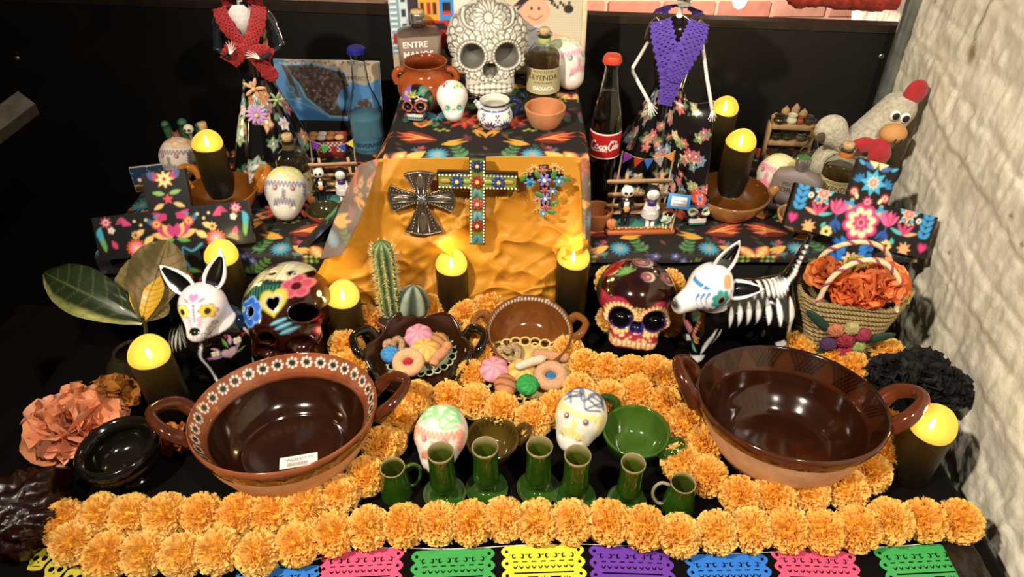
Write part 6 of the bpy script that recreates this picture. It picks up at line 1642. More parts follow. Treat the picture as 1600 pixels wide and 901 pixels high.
def cross_b(p):
    for s in (-1, 1):
        X = lambda x: s*x
        A = lambda a: a if s > 0 else 180-a
        for k in range(3): p.leaf(X(.006), .100, .030, .010, A(90-35*k), '#f0dca0' if k < 2 else '#3a6ab0')
        p.leaf(X(.030), .104, .018, .007, A(30), '#4ab0d0')
        for k in range(4): p.leaf(X(.028), .068, .020, .007, A(10+28*k), '#2a7ab8')
        spark(p, X(.036), .045, .011, 10, '#e05a6a', '#f0d0b0', '#8a2040'); p.leaf(X(.024), .030, .016, .008, A(65), '#f0dcb0'); p.rosette(X(.034), .026, .004, 5, '#f0d080')
        p.petals(X(.036), .012, .019, 5, .012, '#3f9ad0', A(100)); p.ell(X(.034), .010, .005, None, 0, '#f0b870')
        for k in range(5): p.leaf(X(.058), -.012, .036, .013, A(70+k*18-18), '#c83a74' if k % 2 else '#e0689a')
        p.curve([(X(.058), -.012), (X(.058), -.035), (X(.050), -.048)], .004, '#2a5a98'); p.leaf(X(.056), -.022, .026, .011, A(-60), '#2358a8'); p.leaf(X(.056), -.022, .026, .011, A(-125), '#2358a8')
        for k in range(5): p.leaf(X(.100), -.022, .034, .008, A(18+k*36), ['#f0b090', '#d8487c', '#c83a6c', '#d8487c', '#5ac0c0'][k]); 
        for k in range(5): p.ell(X(.086+.007*k), .006+.003*math.sin(k*1.6), .0026, None, 0, '#f0c0a0')
        spark(p, X(.100), .026, .020, 8, '#f4d8b8', '#d8487c', '#f0c080'); p.petals(X(.100), .026, .024, 5, .009, '#4ab0d8', 18, .6, .014); p.rosette(X(.126), .016, .006, 8, '#f0ece0', '#303038', .002)
        for k in range(4): p.leaf(X(.146), -.020+.014*k, .022, .010, A(50), '#3a9ad8'); p.leaf(X(.146), -.020+.014*k, .022, .010, A(130), '#3a9ad8')
        p.heart(X(.152), -.040, .010, '#d83a80'); p.petals(X(.112), -.050, .017, 8, .007, '#f4b078', 0); p.rosette(X(.070), -.052, .013, 7, '#f0d488', '#3a2a20', .004)
        for k in range(5): p.leaf(X(.014), -.075-.016*k, .030, .014, A(48), '#2a7ad0'); p.leaf(X(.030), -.070-.016*k, .024, .011, A(20), '#1f62b8')
        p.leaf(X(.085), -.046, .016, .008, A(120), '#4ac0b8'); p.leaf(X(.0), .122, .012, .005, A(40), '#4ab0d0')
    spark(p, 0, .072, .026, 8, '#4ab4dc', '#f0c8a0', '#e07a70'); p.petals(0, .072, .030, 8, .018, '#4ab4dc', 0, .5); spark(p, 0, .072, .015, 10, '#f0d4b0', '#e0687a', '#f0e0b0'); spark(p, 0, .030, .013, 9, '#d8407c', '#f0a8b0', '#8a1a4a')
    p.rosette(0, -.016, .042, 8, '#d03a7c', None, None, 22, .0165); p.rosette(0, -.016, .034, 8, '#f4dfb4', None, None, 22, .0105); p.rosette(0, -.016, .020, 8, '#d03a7c', '#f0a0a8', .009, 22, .005); p.ell(0, -.016, .006, None, 0, '#b02a6a')
    p.petals(0, -.10, .02, 7, .01, '#f0c898', 20)
RC = lambda: [(-.046, -.235, .046, .116), (-.166, -.060, .166, .034)]
def big_cross(label, px, py, Y, z, lean, roll, yaw, paint):
    p = atY(px, py, Y)
    t = thing('wooden_cross', label, 'cross', p, (-lean, roll, yaw))
    plate(RC(), .0020, .014, '#0e0b0e', paint, m_lacq, t)
big_cross('black wooden cross painted with flowers, leaning behind the dry leaves', 272, 350, 1.290, .23, 30, -3, 8, cross_a)
big_cross('black wooden cross with bright blue and pink flowers, leaning beside the white wall', 1346, 336, 1.298, .25, 30, 13, -4, cross_b)

# ---- tin cross, tile cross and flower cross on the golden drape
m_tin = M('aged_tin', None, .32, .85, var=.3, vscale=60, bump=.15, bscale=250)
def on_drape(px, py, Y): return atY(px, py, Y)
c0 = on_drape(659, 309, 1.272); s = msz(1, c0)
t = thing('tin_cross', 'embossed tin cross with four flared arms hanging on the golden drape', 'cross', c0, (-6, 0, 0))
def arm(L, w0, w1, lob):
    pts = [(-w0, 0), (-w0*1.1, L*.2), (-w1*.72, L*.7), (-w1, L*.93)]
    top = [(-w1*.85, L), (-w1*.45, L*1.05), (0, L*1.08), (w1*.45, L*1.05), (w1*.85, L)]
    o = catmull(pts+top+[(-x, y) for x, y in pts[::-1]], 4); return o
ARMS = ((0, .058, .033), (180, .082, .040), (90, .066, .030), (-90, .066, .030))
for k, (rot, L, w1) in enumerate(ARMS):
    o = arm(L, .010, w1, 0)
    g = prism(o[::-1], .004, 'z').rot(90, 0, 0).rot(0, -rot, 0).move(0, .0005*k, 0).col('#7d7364')
    a = part('arm', g, m_tin, t, sharp=40)
    gs = [tube(np.c_[o[:, 0]*f, np.full(len(o), -.0045), o[:, 1]*f][5:-5], .0011, 6) for f in (.96,)]
    for sg in (-1, 1):
        gs.append(tube([(sg*.005, -.005, .012), (sg*w1*.32, -.005, L*.96)], .0016, 6))
        for q in range(10): f = (q+1.5)/11; gs.append(ball(.0019, n=8, m=6).move(sg*(.006+f*w1*.52), -.005, L*f))
    gs.append(ball(w1*.22, .003, L*.28, 14, 8).move(0, -.004, L*.68))
    part('embossing', gsum([G(x.V, [tuple(f) for f in x.F]) for x in gs]).rot(0, -rot, 0).col('#a39a8c'), m_tin, a)
part('centre_star', gsum([ball(.012, .003, .003, 10, 6).rot(0, 45*k, 0) for k in range(4)]).move(0, -.0065, 0).col('#a8b0b4'), m_tin, t)
c0 = on_drape(746, 284, 1.272)
t = thing('tile_cross', 'narrow cross covered in raised clay flowers hanging on the golden drape', 'cross', c0, (-5, 1.5, 0))
m_cl = M('painted_clay', None, .3, coat=.3, var=.1, vscale=90)
part('board', box(.0335, .018, .207, (0, .006, -.150), .0015).col('#171310'), m_lacq, t); part('crossbar', box(.168, .020, .034, (0, .006, -.014), .0015).col('#171310'), m_lacq, t)
part('panel', box(.027, .002, .200, (0, -.0038, -.147)).col('#6a7a2c'), m_cl, t, smooth=False); part('panel', box(.160, .002, .027, (0, -.0048, -.0105)).col('#7a8434'), m_cl, t, smooth=False)
def blossom(x, z, R, c1, c2, y=-.007, n=9):
    b = part('blossom', gsum([ball(R*.42, R*.14, R*.26, 8, 6).move(R*.62, 0, 0).rot(0, 360*k/n, 0) for k in range(n)]+[ball(R*.45, R*.25, R*.45, 10, 6)]).move(x, y, z).col(c1), m_cl, t)
    part('blossom_centre', ball(R*.30, R*.28, R*.30, 10, 8).move(x, y-R*.20, z).col(c2), m_cl, b)
blossom(0, .038, .014, '#2a3350', '#c8b878'); blossom(-.042, .003, .0155, '#2a4470', '#d8c078'); blossom(.044, .003, .0155, '#2a4470', '#d8b860'); blossom(0, .003, .0155, '#8a3420', '#e0b050'); blossom(0, -.048, .0145, '#a84a44', '#d8a878'); blossom(0, -.100, .0145, '#8a2a1c', '#d8b878')
gs = []
for sg in (-1, 1):
    gs += [ball(.0024, n=8, m=6).move(sg*.0135, -.006, -.14+.0075*k) for k in range(26)]
    gs += [ball(.0024, n=8, m=6).move(-.078+.0075*k, -.007, .003+sg*.0135) for k in range(22) if abs(-.078+.0075*k) > .018]
part('bead_border', gsum([G(x.V, [tuple(f) for f in x.F]) for x in gs]).col('#e4dcc0'), m_cl, t)['kind'] = 'stuff'
for x, z, r, c in ((-.006, -.024, 70, '#5f8f86'), (.006, -.026, 110, '#5f8f86'), (-.005, -.078, 75, '#6a94a0'), (.006, -.078, 105, '#6a94a0'), (-.006, -.135, 68, '#4f8088'), (.006, -.135, 112, '#4f8088'), (-.066, .003, 0, '#a8863a'), (.064, .003, 180, '#a8863a'), (-.02, .003, 0, '#8a9a4a'), (.022, .003, 0, '#8a9a4a')):
    part('clay_leaf', ball(.013, .003, .0055, 10, 6).rot(0, -r, 0).move(x, -.006, z).col(c), m_cl, t)
c0 = on_drape(851, 290, 1.268)
t = thing('flower_cross', 'tiny cross of painted clay flowers hanging beside the larger crosses', 'cross', c0, (-6, -4, 0))
part('board', gsum([box(.020, .006, .100, (0, .004, -.055), .002), box(.080, .006, .022, (0, .004, .012), .002)]).col('#2a1c14'), m_lacq, t)
for x, z, R, c, cc in ((0, .014, .015, '#7a7ab8', '#e8e0c0'), (-.030, .010, .0125, '#3a8ab8', '#2a4a60'), (.030, .010, .0125, '#3a8ab8', '#d8c890'), (0, -.028, .013, '#7a78b0', '#d8d0b8'), (-.002, .036, .011, '#a85a5c', '#6a8a50'), (0, -.010, .010, '#b05a60', '#5a3040'), (0, -.048, .010, '#b0607a', '#7a3a40'), (-.006, -.062, .009, '#4a8ab0', '#e0d8b0'), (-.020, .042, .010, '#d8a868', '#6a4a20'), (.022, .042, .010, '#d8a868', '#5a3a20'), (-.032, .034, .009, '#c89a68', '#7a5a30'), (.034, .034, .009, '#c89a58', '#6a4a30'), (-.017, -.030, .009, '#c88a78', '#6a3a30'), (.016, -.012, .010, '#5a8ab0', '#e8e0c0'), (-.016, -.052, .008, '#c0a050', '#6a5020')): blossom(x, z, R, c, cc, -.004, 6)
for x, z, r in ((-.042, .022, 40), (.044, .014, -30), (.020, .026, 60), (-.014, .028, 120), (.018, -.040, 30), (-.012, -.018, 150), (.012, -.060, -20)): part('clay_leaf', ball(.011, .003, .006, 10, 6).rot(0, -r, 0).move(x, -.004, z).col('#4f7a3c'), m_cl, t)
# ================================================================= little benches with skeleton couples
m_stick = M('popsicle_wood', '#b8926a', .7, var=.15, vscale=60, bump=.1, bscale=150)
m_bit = M('modelling_clay', None, .5, var=.05)
def stick(L, w=.010, th=.002):
    q = np.vstack([circ(w/2, 12, c=(L/2-w/2, 0), a0=-PI/2)[:7], circ(w/2, 12, c=(-L/2+w/2, 0), a0=PI/2)[:7]])
    return prism(q, th, 'y')
def bench(px, py, z, rotz, label, pal, sc, sign):
    b0 = at(px, py, z); t = thing('bench_scene', label, 'diorama', b0, (0, 0, rotz), sc=sc)
    part('base', box(.160, .062, .014, (0, 0, 0), .004).col('#a85a30'), m_bit, t)
    part('lawn', box(.150, .052, .004, (0, .002, .0135), .0015).col('#3f7a70'), m_bit, t)
    for k in range(17): part('base_flower', ball(.0045, .003, .0035, 8, 5).move(-.068+.0085*k, -.026+.002*(k % 2), .019).col('#d88a3c' if k % 3 else '#c86a2c'), m_bit, t)
    for k, zz in enumerate((.052, .082, .116)): part('slat', stick(.150 if k == 2 else .140, .011).move(-.006, .020, zz), m_stick, t)
    part('seat', stick(.140, .014).rot(90, 0, 0).move(-.004, .008, .042), m_stick, t)
    for x in (-.035, .045): part('post', box(.008, .003, .120, (x, .024, .014)), m_stick, t)
    for s, (x0, x1, zz) in enumerate(((-.062, -.050, .185), (.058, .066, .185))):
        part('flag_pole', tube([(x0, .026, .014), (x1, .030, zz)], .0022, 8), M('pale_dowel', '#d0b898', .7), t)
    xs = np.linspace(-.046, .066, 6); zs = .186-.020*(1-((xs-.01)/.056)**2)
    part('bunting_string', tube(np.c_[xs, np.full(6, .028), zs], .0006, 5), M('pale_dowel'), t)
    for k in range(5):
        a = np.array([xs[k], zs[k]]); b = np.array([xs[k+1], zs[k+1]]); m_ = (a+b)/2; nrm = np.array([(b-a)[1], -(b-a)[0]]); nrm /= np.linalg.norm(nrm)
        part('pennant', prism([tuple(m_+nrm*.026), tuple(b), tuple(a)], .0008, 'y').move(0, .029, 0), M('pennant_'+pal[k][1:], pal[k], .5, var=.4, vscale=900), t, smooth=False)
    # groom
    gr = part('groom_body', gsum([box(.022, .013, .030, (0, 0, .040), .004).col('#15151a'), box(.012, .004, .022, (0, -.006, .046), .002).col('#efe8de'), ball(.009, .005, .009, 10, 6).move(0, -.009, .050).col('#d8925a')]), m_bit, t); gr.location = (-.036, -.004, .012)
    for s in (-1, 1): part('leg', tube([(s*.006, -.002, .040), (s*.006, -.010, .020), (s*.006, -.010, .001)], .0045, 8).col('#16161a'), m_bit, gr); part('arm', tube([(s*.012, 0, .066), (s*.016, -.006, .052), (s*.006, -.012, .048)], .0038, 8).col('#16161a'), m_bit, gr)
    part('neck', tube([(0, 0, .068), (0, 0, .080)], .003, 8).col('#e8e2d6'), m_bit, gr)
    def face(col):
        g = ball(.0145, .0135, .0140, 40, 26).col(col); p = Paint(g.V[:, 0], g.V[:, 2], g.C, .0010, (g.V[:, 1] < 0).astype(float)); return g, p
    g, p = face('#efeade')
    for s in (-1, 1): p.ell(s*.0055, .001, .0042, None, 0, '#14100f')
    p.ell(0, -.004, .0012, .0018, 0, '#14100f'); p.stroke([(-.007, -.0075), (.007, -.0075)], .0008, '#14100f')
    for k in range(6): p.stroke([((k-2.5)*.0025, -.009), ((k-2.5)*.0025, -.006)], .0007, '#14100f')
    part('head', g.move(0, -.002, .093), m_bit, gr)
    # bride
    br = part('bride_body', lathe(catmull([(.016, .030), (.017, .036), (.013, .048), (.010, .058), (.011, .066), (.005, .072)], 4), 20).col('#3a2a62'), m_bit, t); br.location = (.022, -.004, .012)
    part('skirt', lathe(catmull([(.021, .028), (.019, .040), (.012, .056), (.0115, .057)], 4), 28).col('#c9c0c4'), m_bit, br)
    for s in (-1, 1): part('leg', tube([(s*.006, -.006, .034), (s*.006, -.010, .018), (s*.006, -.011, .001)], .0048, 8).col('#e8e0d8'), m_bit, br); part('arm', tube([(s*.011, 0, .064), (s*.016, -.006, .050), (s*.004, -.012, .042)], .0036, 8).col('#e0d8cc'), m_bit, br)
    for k in range(3): part('bouquet_flower', ball(.0052, n=8, m=6).move(-.005+.005*k, -.015, .040+.002*(k % 2)).col('#e8e0cc'), m_bit, br)
    g, p = face('#e6e4da')
    for s in (-1, 1): p.ring(s*.0055, .001, .0040, .0010, '#2a2626'); p.ell(s*.0055, .001, .0012, None, 0, '#2a2626')
    for k in range(6): p.stroke([((k-2.5)*.0022, -.009), ((k-2.5)*.0022, -.006)], .0007, '#2a2626')
    part('head', g.move(0, -.002, .084), m_bit, br)
    hair = ball(.0175, .0150, .0170, 20, 14).col('#14100f'); hair.V[:, 1] += .006; part('hair', hair.move(0, 0, .086), m_bit, br)
    part('pumpkin', gsum([ball(.007, .006, .012, 10, 8).move(.006*math.cos(k*PI/3), .004*math.sin(k*PI/3), 0) for k in range(6)]).move(-.068, -.020, .028).col('#c87844'), m_bit, t)
    dg = part('little_dog', gsum([ball(.008, .013, .009, 12, 8).move(0, .002, .016), ball(.0075, n=12, m=8).move(.001, -.010, .026), ball(.004, .006, .004, 8, 6).move(.001, -.017, .024), tube([(0, .014, .018), (.004, .018, .032)], .002, 6)]+[tube([(s*.005, y, .014), (s*.005, y, 0)], .003, 6) for s in (-1, 1) for y in (-.006, .009)]+[ball(.0025, .002, .007, 8, 6).move(s*.006, -.008, .033) for s in (-1, 1)]).col('#b8c8b0'), m_bit, t); dg.location = (.060, -.018, .017); dg.rotation_euler = (0, 0, -1.0)
    if sign:
        sg = part('sign_board', box(.052, .002, .034, (0, 0, 0), .001).col('#3f86c8'), m_bit, t); sg.location = (.074, -.034, .074); sg.rotation_euler = (-.35, .15, .0)
        part('paper', box(.036, .0008, .022, (0, -.0016, .006)).col('#e9e9ec'), m_bit, sg)
        for k, s in enumerate(('"Juntos hasta', 'la muerte"')): part('lettering', on_front(text(s, .0058, width=.029 if k == 0 else .024), 0, -.0023, .020-.008*k), m_ink, sg, smooth=False)
        part('sign_stick', tube([(.070, -.030, .014), (.073, -.034, .078)], .0018, 8), m_stick, t)
    return t
bench(997, 357, Z1+.002, 2, 'popsicle stick bench with skeleton couple, bunting and little blue sign', ['#6a2a8a', '#b03820', '#2f62b0', '#9a9a9c', '#e08a40'], 1.0, True)
bench(528, 318, Z1+.002, 4, 'popsicle stick bench with skeleton couple and bunting below the map', ['#6a2a9a', '#3a9a4a', '#8a1c1c', '#2a56b0', '#d8cc3a'], .86, False)

# ---- checked bread basket behind the bench
b0 = at(515, 240, Z1); t = thing('bread_basket', 'tiny basket with red checked cloth full of little breads below the map', 'basket', (b0[0], b0[1], Z1+.002), (0, 0, 4))
g = flat_bottle(.100, .060, [(.9, .9, 0), (1, 1, .004), (1.05, 1.05, .050), (1.0, 1.0, .050), (.95, .95, .012)], .012, 8)
g.F = g.F[:-1]; part('basket', g.col('#7a2a22'), m_matte, t)
gw_, U, V = sheet(lambda U, V: (U, -.0325-.004*V/.03, .020+V), 90, 30, (-.050, .050), (0, .030)); gw_.col('#d8cfc4'); p = Paint(U, V, gw_.C, .001)
for i in range(18):
    for j in range(5):
        if (i+j) % 2: p.rect(-.05+.0056*i, .006*j, -.05+.0056*(i+1), .006*(j+1), '#8a1f22')
part('checked_cloth', gw_, m_matte, t)
for k in range(7): part('bread', ball(.013, .011, .008, 12, 8).move(-.036+.024*(k % 4), -.012+.022*(k//4), .052).col(['#b8844a', '#d8cbb8', '#8a5a30', '#c8a060'][k % 4]), m_matte, t)

# ---- cactus figurine behind the candle
b0 = at(306, 258, Z1); t = thing('cactus_figurine', 'small green cactus figurine with a skeleton head and an owl', 'figurine', (b0[0], b0[1], Z1+.002))
m_gc = M('painted_cactus', '#2f5a3c', .5, var=.2)
part('ground', lathe([(.045, 0), (.045, .006), (.03, .014), (.0005, .016)], 28), M('sand_base', '#a08050', .8), t)
for P, r in (([(0, 0, .01), (0, 0, .12)], .013), ([(0, 0, .05), (-.035, 0, .062), (-.046, 0, .115)], .011), ([(0, 0, .06), (.034, 0, .070), (.040, 0, .112)], .010)):
    c = catmull(P, 6); part('cactus_arm', gsum([tube(c, r, 12), ball(r, n=12, m=8).move(c[-1])]), m_gc, t)
sk_ = part('skeleton', tube([(.018, -.015, .012), (.018, -.013, .10)], .005, 10).col('#d8d0b8'), m_bit, t)
g, p = (lambda g: (g, Paint(g.V[:, 0], g.V[:, 2], g.C, .0012, (g.V[:, 1] < 0).astype(float))))(ball(.013, .012, .013, 36, 24).col('#dcd4b8'))
for s in (-1, 1): p.ell(s*.005, .001, .004, None, 0, '#14100f')
p.stroke([(-.006, -.007), (.006, -.007)], .001, '#14100f'); part('head', g.move(.018, -.014, .110), m_bit, sk_)
ow = part('owl', lathe(catmull([(.008, 0), (.012, .012), (.011, .026), (.009, .036), (.002, .042)], 4), 20).move(-.020, -.012, .060).col('#7a4a28'), m_bit, t)
for s in (-1, 1): part('eye', ball(.0035, .002, .0035, 8, 6).move(-.020+s*.005, -.023, .090).col('#e0c890'), m_bit, ow); part('ear_tuft', lathe([(.003, 0), (.0005, .010)], 8).move(-.020+s*.007, -.012, .098).col('#7a4a28'), m_bit, ow)

# ---- miniature shelf with pots
b0 = at(1222, 252, Z1); t = thing('miniature_shelf', 'miniature wooden shelf with tiny pots and a picket top', 'shelf', (b0[0], b0[1], Z1+.002), (0, 0, -6))
m_mw = M('mini_wood', '#9a7a54', .7, var=.25, vscale=60)
for zz in (.004, .052, .098): part('board', box(.112, .036, .012, (0, 0, zz), .001), m_mw, t)
for s in (-1, 1): part('side', box(.005, .036, .110, (s*.056, 0, 0)), m_mw, t)
for k, (x, hh) in enumerate(((-.042, .030), (-.020, .050), (.004, .058), (.026, .044))): part('picket', prism([(x-.010, .10), (x+.010, .10), (x+.010, .10+hh*.8), (x, .10+hh), (x-.010, .10+hh*.75)], .003, 'y').move(0, .018, 0), m_mw, t)
def minipot(x, z, R, h, c, ha=True):
    b = part('tiny_pot', lathe(catmull([(R*.6, 0), (R, h*.4), (R*.75, h*.75), (R*.9, h), (R*.7, h), (R*.6, h*.75), (R*.8, h*.3), (.0005, h*.1)], 3), 20).move(x, -.006, z).col(c), m_glaze, t)
    if ha: part('handle', tube(catmull([(x+R*.8, -.006, z+h*.75), (x+R*1.6, -.006, z+h*.6), (x+R*.95, -.006, z+h*.3)], 4), .0016, 6).col(c), m_glaze, b)
for a in ((-.034, .064, .014, .022, '#2a2418'), (-.006, .064, .013, .020, '#332a1c'), (.028, .064, .013, .022, '#4a4a38'), (-.036, .110, .016, .022, '#2c2014'), (-.006, .110, .014, .026, '#c8c0a4', False), (.016, .110, .009, .022, '#8a4a2c', False), (.038, .110, .012, .024, '#3a3428'), (-.03, .016, .013, .022, '#3a3020'), (.0, .016, .014, .02, '#2c2418'), (.03, .016, .013, .024, '#3c3428')): minipot(*a)

# ================================================================= plush rooster
m_knit = M('grey_knit', '#bdb5a0', .95, var=.30, vscale=110, bump=1.0, bscale=130, sheen=.2)
m_felt_r = M('red_felt', '#a8252a', .9, var=.15, vscale=60, bump=.2, bscale=300, sheen=.3)
c0 = atY(1372, 200, 1.57)
t = thing('plush_rooster', 'grey knitted plush rooster with red felt comb tipped against the white wall', 'plush toy', (c0[0], c0[1], Z1+.002))
zc_ = c0[2]-Z1
def rooster(P):
    d = sd_cap(P, (-.060, .0, zc_-.105), (.030, -.0, zc_+.046), .058, .042)
    d = smin(d, sd_ell(P, (-.075, .01, .050), (.055, .05, .052)), .03)
    d = smax(d, -P[:, 2]+.001, .004)
    return d
g = snets(rooster, (-.15, -.08, -.01), (.11, .08, .32), .006, 1)
part('body', g, m_knit, t)
g = snets(lambda P: smin(sd_ell(P, (-.118, -.01, zc_+.000), (.038, .026, .036)), sd_cap(P, (-.11, -.01, zc_-.015), (-.06, -.02, zc_-.05), .024, .022), .02), (-.17, -.06, -.08+zc_), (-.02, .04, .06+zc_), .006, 1); part('foot', g, m_knit, t)
part('foot_patch', ball(.014, .005, .014, 14, 8).move(-.146, -.030, zc_-.012), M('brown_felt', '#4f4436', .9), t)
gs = snets(lambda P: smin(sd_ell(P, (.052, -.012, zc_+.095), (.026, .012, .030)), sd_ell(P, (.038, -.010, zc_+.066), (.014, .011, .024)), .015), (.0, -.04, zc_+.03), (.10, .03, zc_+.15), .004); part('comb', gs, m_felt_r, t)
gs = snets(lambda P: smin(smin(sd_ell(P, (-.056, -.064, zc_-.014), (.030, .012, .020)), sd_ell(P, (-.014, -.066, zc_-.010), (.022, .012, .018)), .004), sd_ell(P, (-.016, -.074, zc_-.036), (.027, .013, .028)), .004), (-.11, -.10, zc_-.10), (.03, -.03, zc_+.02), .004); part('wattle', gs, m_felt_r, t)
gs = snets(lambda P: sd_ell(P, (.006, -.060, zc_+.014), (.031, .026, .023)), (-.04, -.10, zc_-.03), (.05, -.02, zc_+.05), .004).rot(0, 0, 0); b = part('beak', gs, M('tan_felt', '#c9925a', .9, var=.12, bump=.2, bscale=300), t)
for s in (-1, 1): part('nostril', ball(.0012, .002, .006, 8, 6).rot(0, 20, 0).move(.008+s*.007, -.087, zc_+.008), m_ink, b)
for x, dz in ((.006, .050), (.031, .044)):
    e = part('eye', ball(.0125, .0085, .0125, 18, 12).move(x, -.042, zc_+dz), m_white, t); part('pupil', ball(.0085, .004, .0085, 16, 10).move(x-.001, -.049, zc_+dz+.001), m_ink, e)

# ================================================================= straw basket with paper flowers
def tissue(R, n, seed, pal, crumple=.35, wide=.55, up=-.2):
    r = np.random.default_rng(seed); k = np.arange(n)+.5; ph = np.arccos(1-(1-up)*k/n); th = PI*(1+5**.5)*k
    gs = []; nu, nv = 7, 6; F = grid_faces(nu, nv)
    u = np.linspace(-1, 1, nu)[:, None]; v = np.linspace(0, 1, nv)[None]
    allV = []; allC = []; allF = []
    for i in range(n):
        D = np.array([math.cos(th[i])*math.sin(ph[i]), math.sin(th[i])*math.sin(ph[i]), math.cos(ph[i])]); D += r.normal(0, .12, 3); D /= np.linalg.norm(D)
        t1 = np.cross(D, r.normal(0, 1, 3)); t1 /= np.linalg.norm(t1); t2 = np.cross(D, t1)
        L = R*r.uniform(.82, 1.08); w = wide*R*(.25+.75*np.sin(PI*np.clip(v*.8, 0, 1)))*r.uniform(.8, 1.2)
        zig = crumple*R*.35*v*np.sin(u*r.uniform(3, 6)+r.uniform(0, 6))+r.normal(0, .03*R, (nu, nv))*v
        Pp = D*(L*v*(1-.12*u*u))[..., None]+t1*(w*u)[..., None]+t2*(zig+R*.25*v*v*r.normal(0, .5))[..., None]
        c = lin(pal[int(r.integers(len(pal)))])*r.uniform(.85, 1.1)
        allV.append(Pp.reshape(-1, 3)); allC.append(np.tile(c, (nu*nv, 1))); allF.append(F+i*nu*nv)
    return G(np.vstack(allV), np.vstack(allF), np.vstack(allC))
m_tissue = M('crepe_paper', None, .85, transl=.25, bump=.25, bscale=160, var=.08)
m_straw = M('woven_straw', '#b39a66', .85, var=.25, vscale=90, bump=.9, bscale=85, wave='DIAGONAL')
b0 = np.array([.702, 1.128, 0.0])
t = thing('straw_basket', 'woven straw basket with twisted handles and raffia flowers on its front', 'basket', b0, (0, 0, -9))
W_, D_2, H_ = .205, .100, .180
rows = [(.60, .5, .004), (.66, .6, .010), (.78, .8, .07), (.90, .95, .13), (1, 1, H_), (.965, .94, H_), (.85, .88, .12), (.7, .7, .02)]
g = flat_bottle(W_, D_2, rows, .045, 12); g.F = g.F[:-1]
part('basket', g, m_straw, t)
for i in range(14):
    z = .012+.0125*i; f = np.interp(z, [.004, .07, .13, H_], [.62, .785, .905, 1.004]); fy = np.interp(z, [.004, .07, .13, H_], [.55, .81, .96, 1.01])
    part('straw_braid', tube(np.c_[rrect(W_*f, D_2*fy, min(.045, D_2*fy*.48), 8), np.full(36, z)], .0048, 6, closed=True), m_straw, t)
for yy in (-.045, .045):
    c = catmull([(-.075, yy, H_-.006), (-.062, yy*.9, H_+.060), (-.02, yy*.7, H_+.098), (.03, yy*.7, H_+.096), (.068, yy*.9, H_+.055), (.078, yy, H_-.006)], 10)
    h_ = part('handle', tube(c, .0055, 8).col('#d8c49c'), m_matte, t)
    s = np.linspace(0, 1, len(c)); T = np.gradient(c, axis=0); T /= np.linalg.norm(T, axis=1, keepdims=True); B = np.cross(T, [0, 1, 0]); B /= np.linalg.norm(B, axis=1, keepdims=True); Nn = np.cross(T, B)
    part('handle_wrap', tube(c+.0042*(np.cos(s*50)[:, None]*B+np.sin(s*50)[:, None]*Nn), .0032, 6).col('#9a4a58'), m_matte, h_)
yf = -.056
for x, z, R, c in ((0, .095, .022, '#8a2036'), (-.024, .117, .018, '#b06a48'), (.004, .126, .017, '#a89a68'), (.030, .112, .018, '#8a2a42'), (-.028, .078, .019, '#4a2a50'), (.030, .080, .016, '#8a9a58'), (.008, .064, .019, '#9a2440')):
    part('raffia_flower', gsum([ball(R*.95, R*.62, R*.95, 18, 12)]+[tube(catmull([(R*.95*math.sin(a_), 0, R*.95*math.cos(a_)), (R*.55*math.sin(a_), -R*.52, R*.55*math.cos(a_)), (0, -R*.64, 0)], 4), R*.10, 6) for a_ in np.linspace(0, 2*PI, 11)[:-1]]).move(x, yf, z).col(c), M('raffia', None, .8, var=.35, vscale=140, bump=.5, bscale=150), t)
for x0, z0, x1, z1 in ((-.030, .108, -.092, .160), (.036, .092, .095, .120), (-.014, .068, -.045, .045)):
    a = math.degrees(math.atan2(z1-z0, x1-x0)); L = math.hypot(x1-x0, z1-z0)
    part('raffia_leaf', ball(L/2, .004, .011, 14, 8).rot(0, -a, 0).move((x0+x1)/2, yf+.004, (z0+z1)/2), M('dark_green_raffia', '#1d3a2c', .8, var=.3, vscale=120), t)
R0 = Matrix.Rotation(math.radians(-9), 3, 'Z')
for i, (x, y, z, R, pal, lb) in enumerate(((-.056, .000, H_+.026, .046, ['#e07a38', '#c8622a', '#ea8c4c'], 'orange paper flower in the straw basket at the end near the dog'), (.045, -.018, H_+.032, .056, ['#f08448', '#e87438', '#f59a62'], 'big bright orange paper flower in the straw basket beside the painted cross'),
        (-.012, -.022, H_+.014, .042, ['#ee8040', '#e06c30'], 'middle orange paper flower in the straw basket between the larger two'), (-.005, .022, H_+.035, .036, ['#d8c068', '#c8a850'], 'yellow paper flower at the back of the straw basket'), (.086, .010, H_+.000, .036, ['#d8cc70', '#e0d488'], 'pale yellow paper flower hanging over the basket end by the wall'))):
    v = R0@Vector((x, y, z)); o = part('paper_flower', tissue(R, 46 if i < 3 else 26, 40+i, pal), m_tissue); o.location = (b0[0]+v.x, b0[1]+v.y, v.z); o.rotation_euler = (-.5, .2*(-1)**i, i)
    tag(o, lb, 'paper flower')
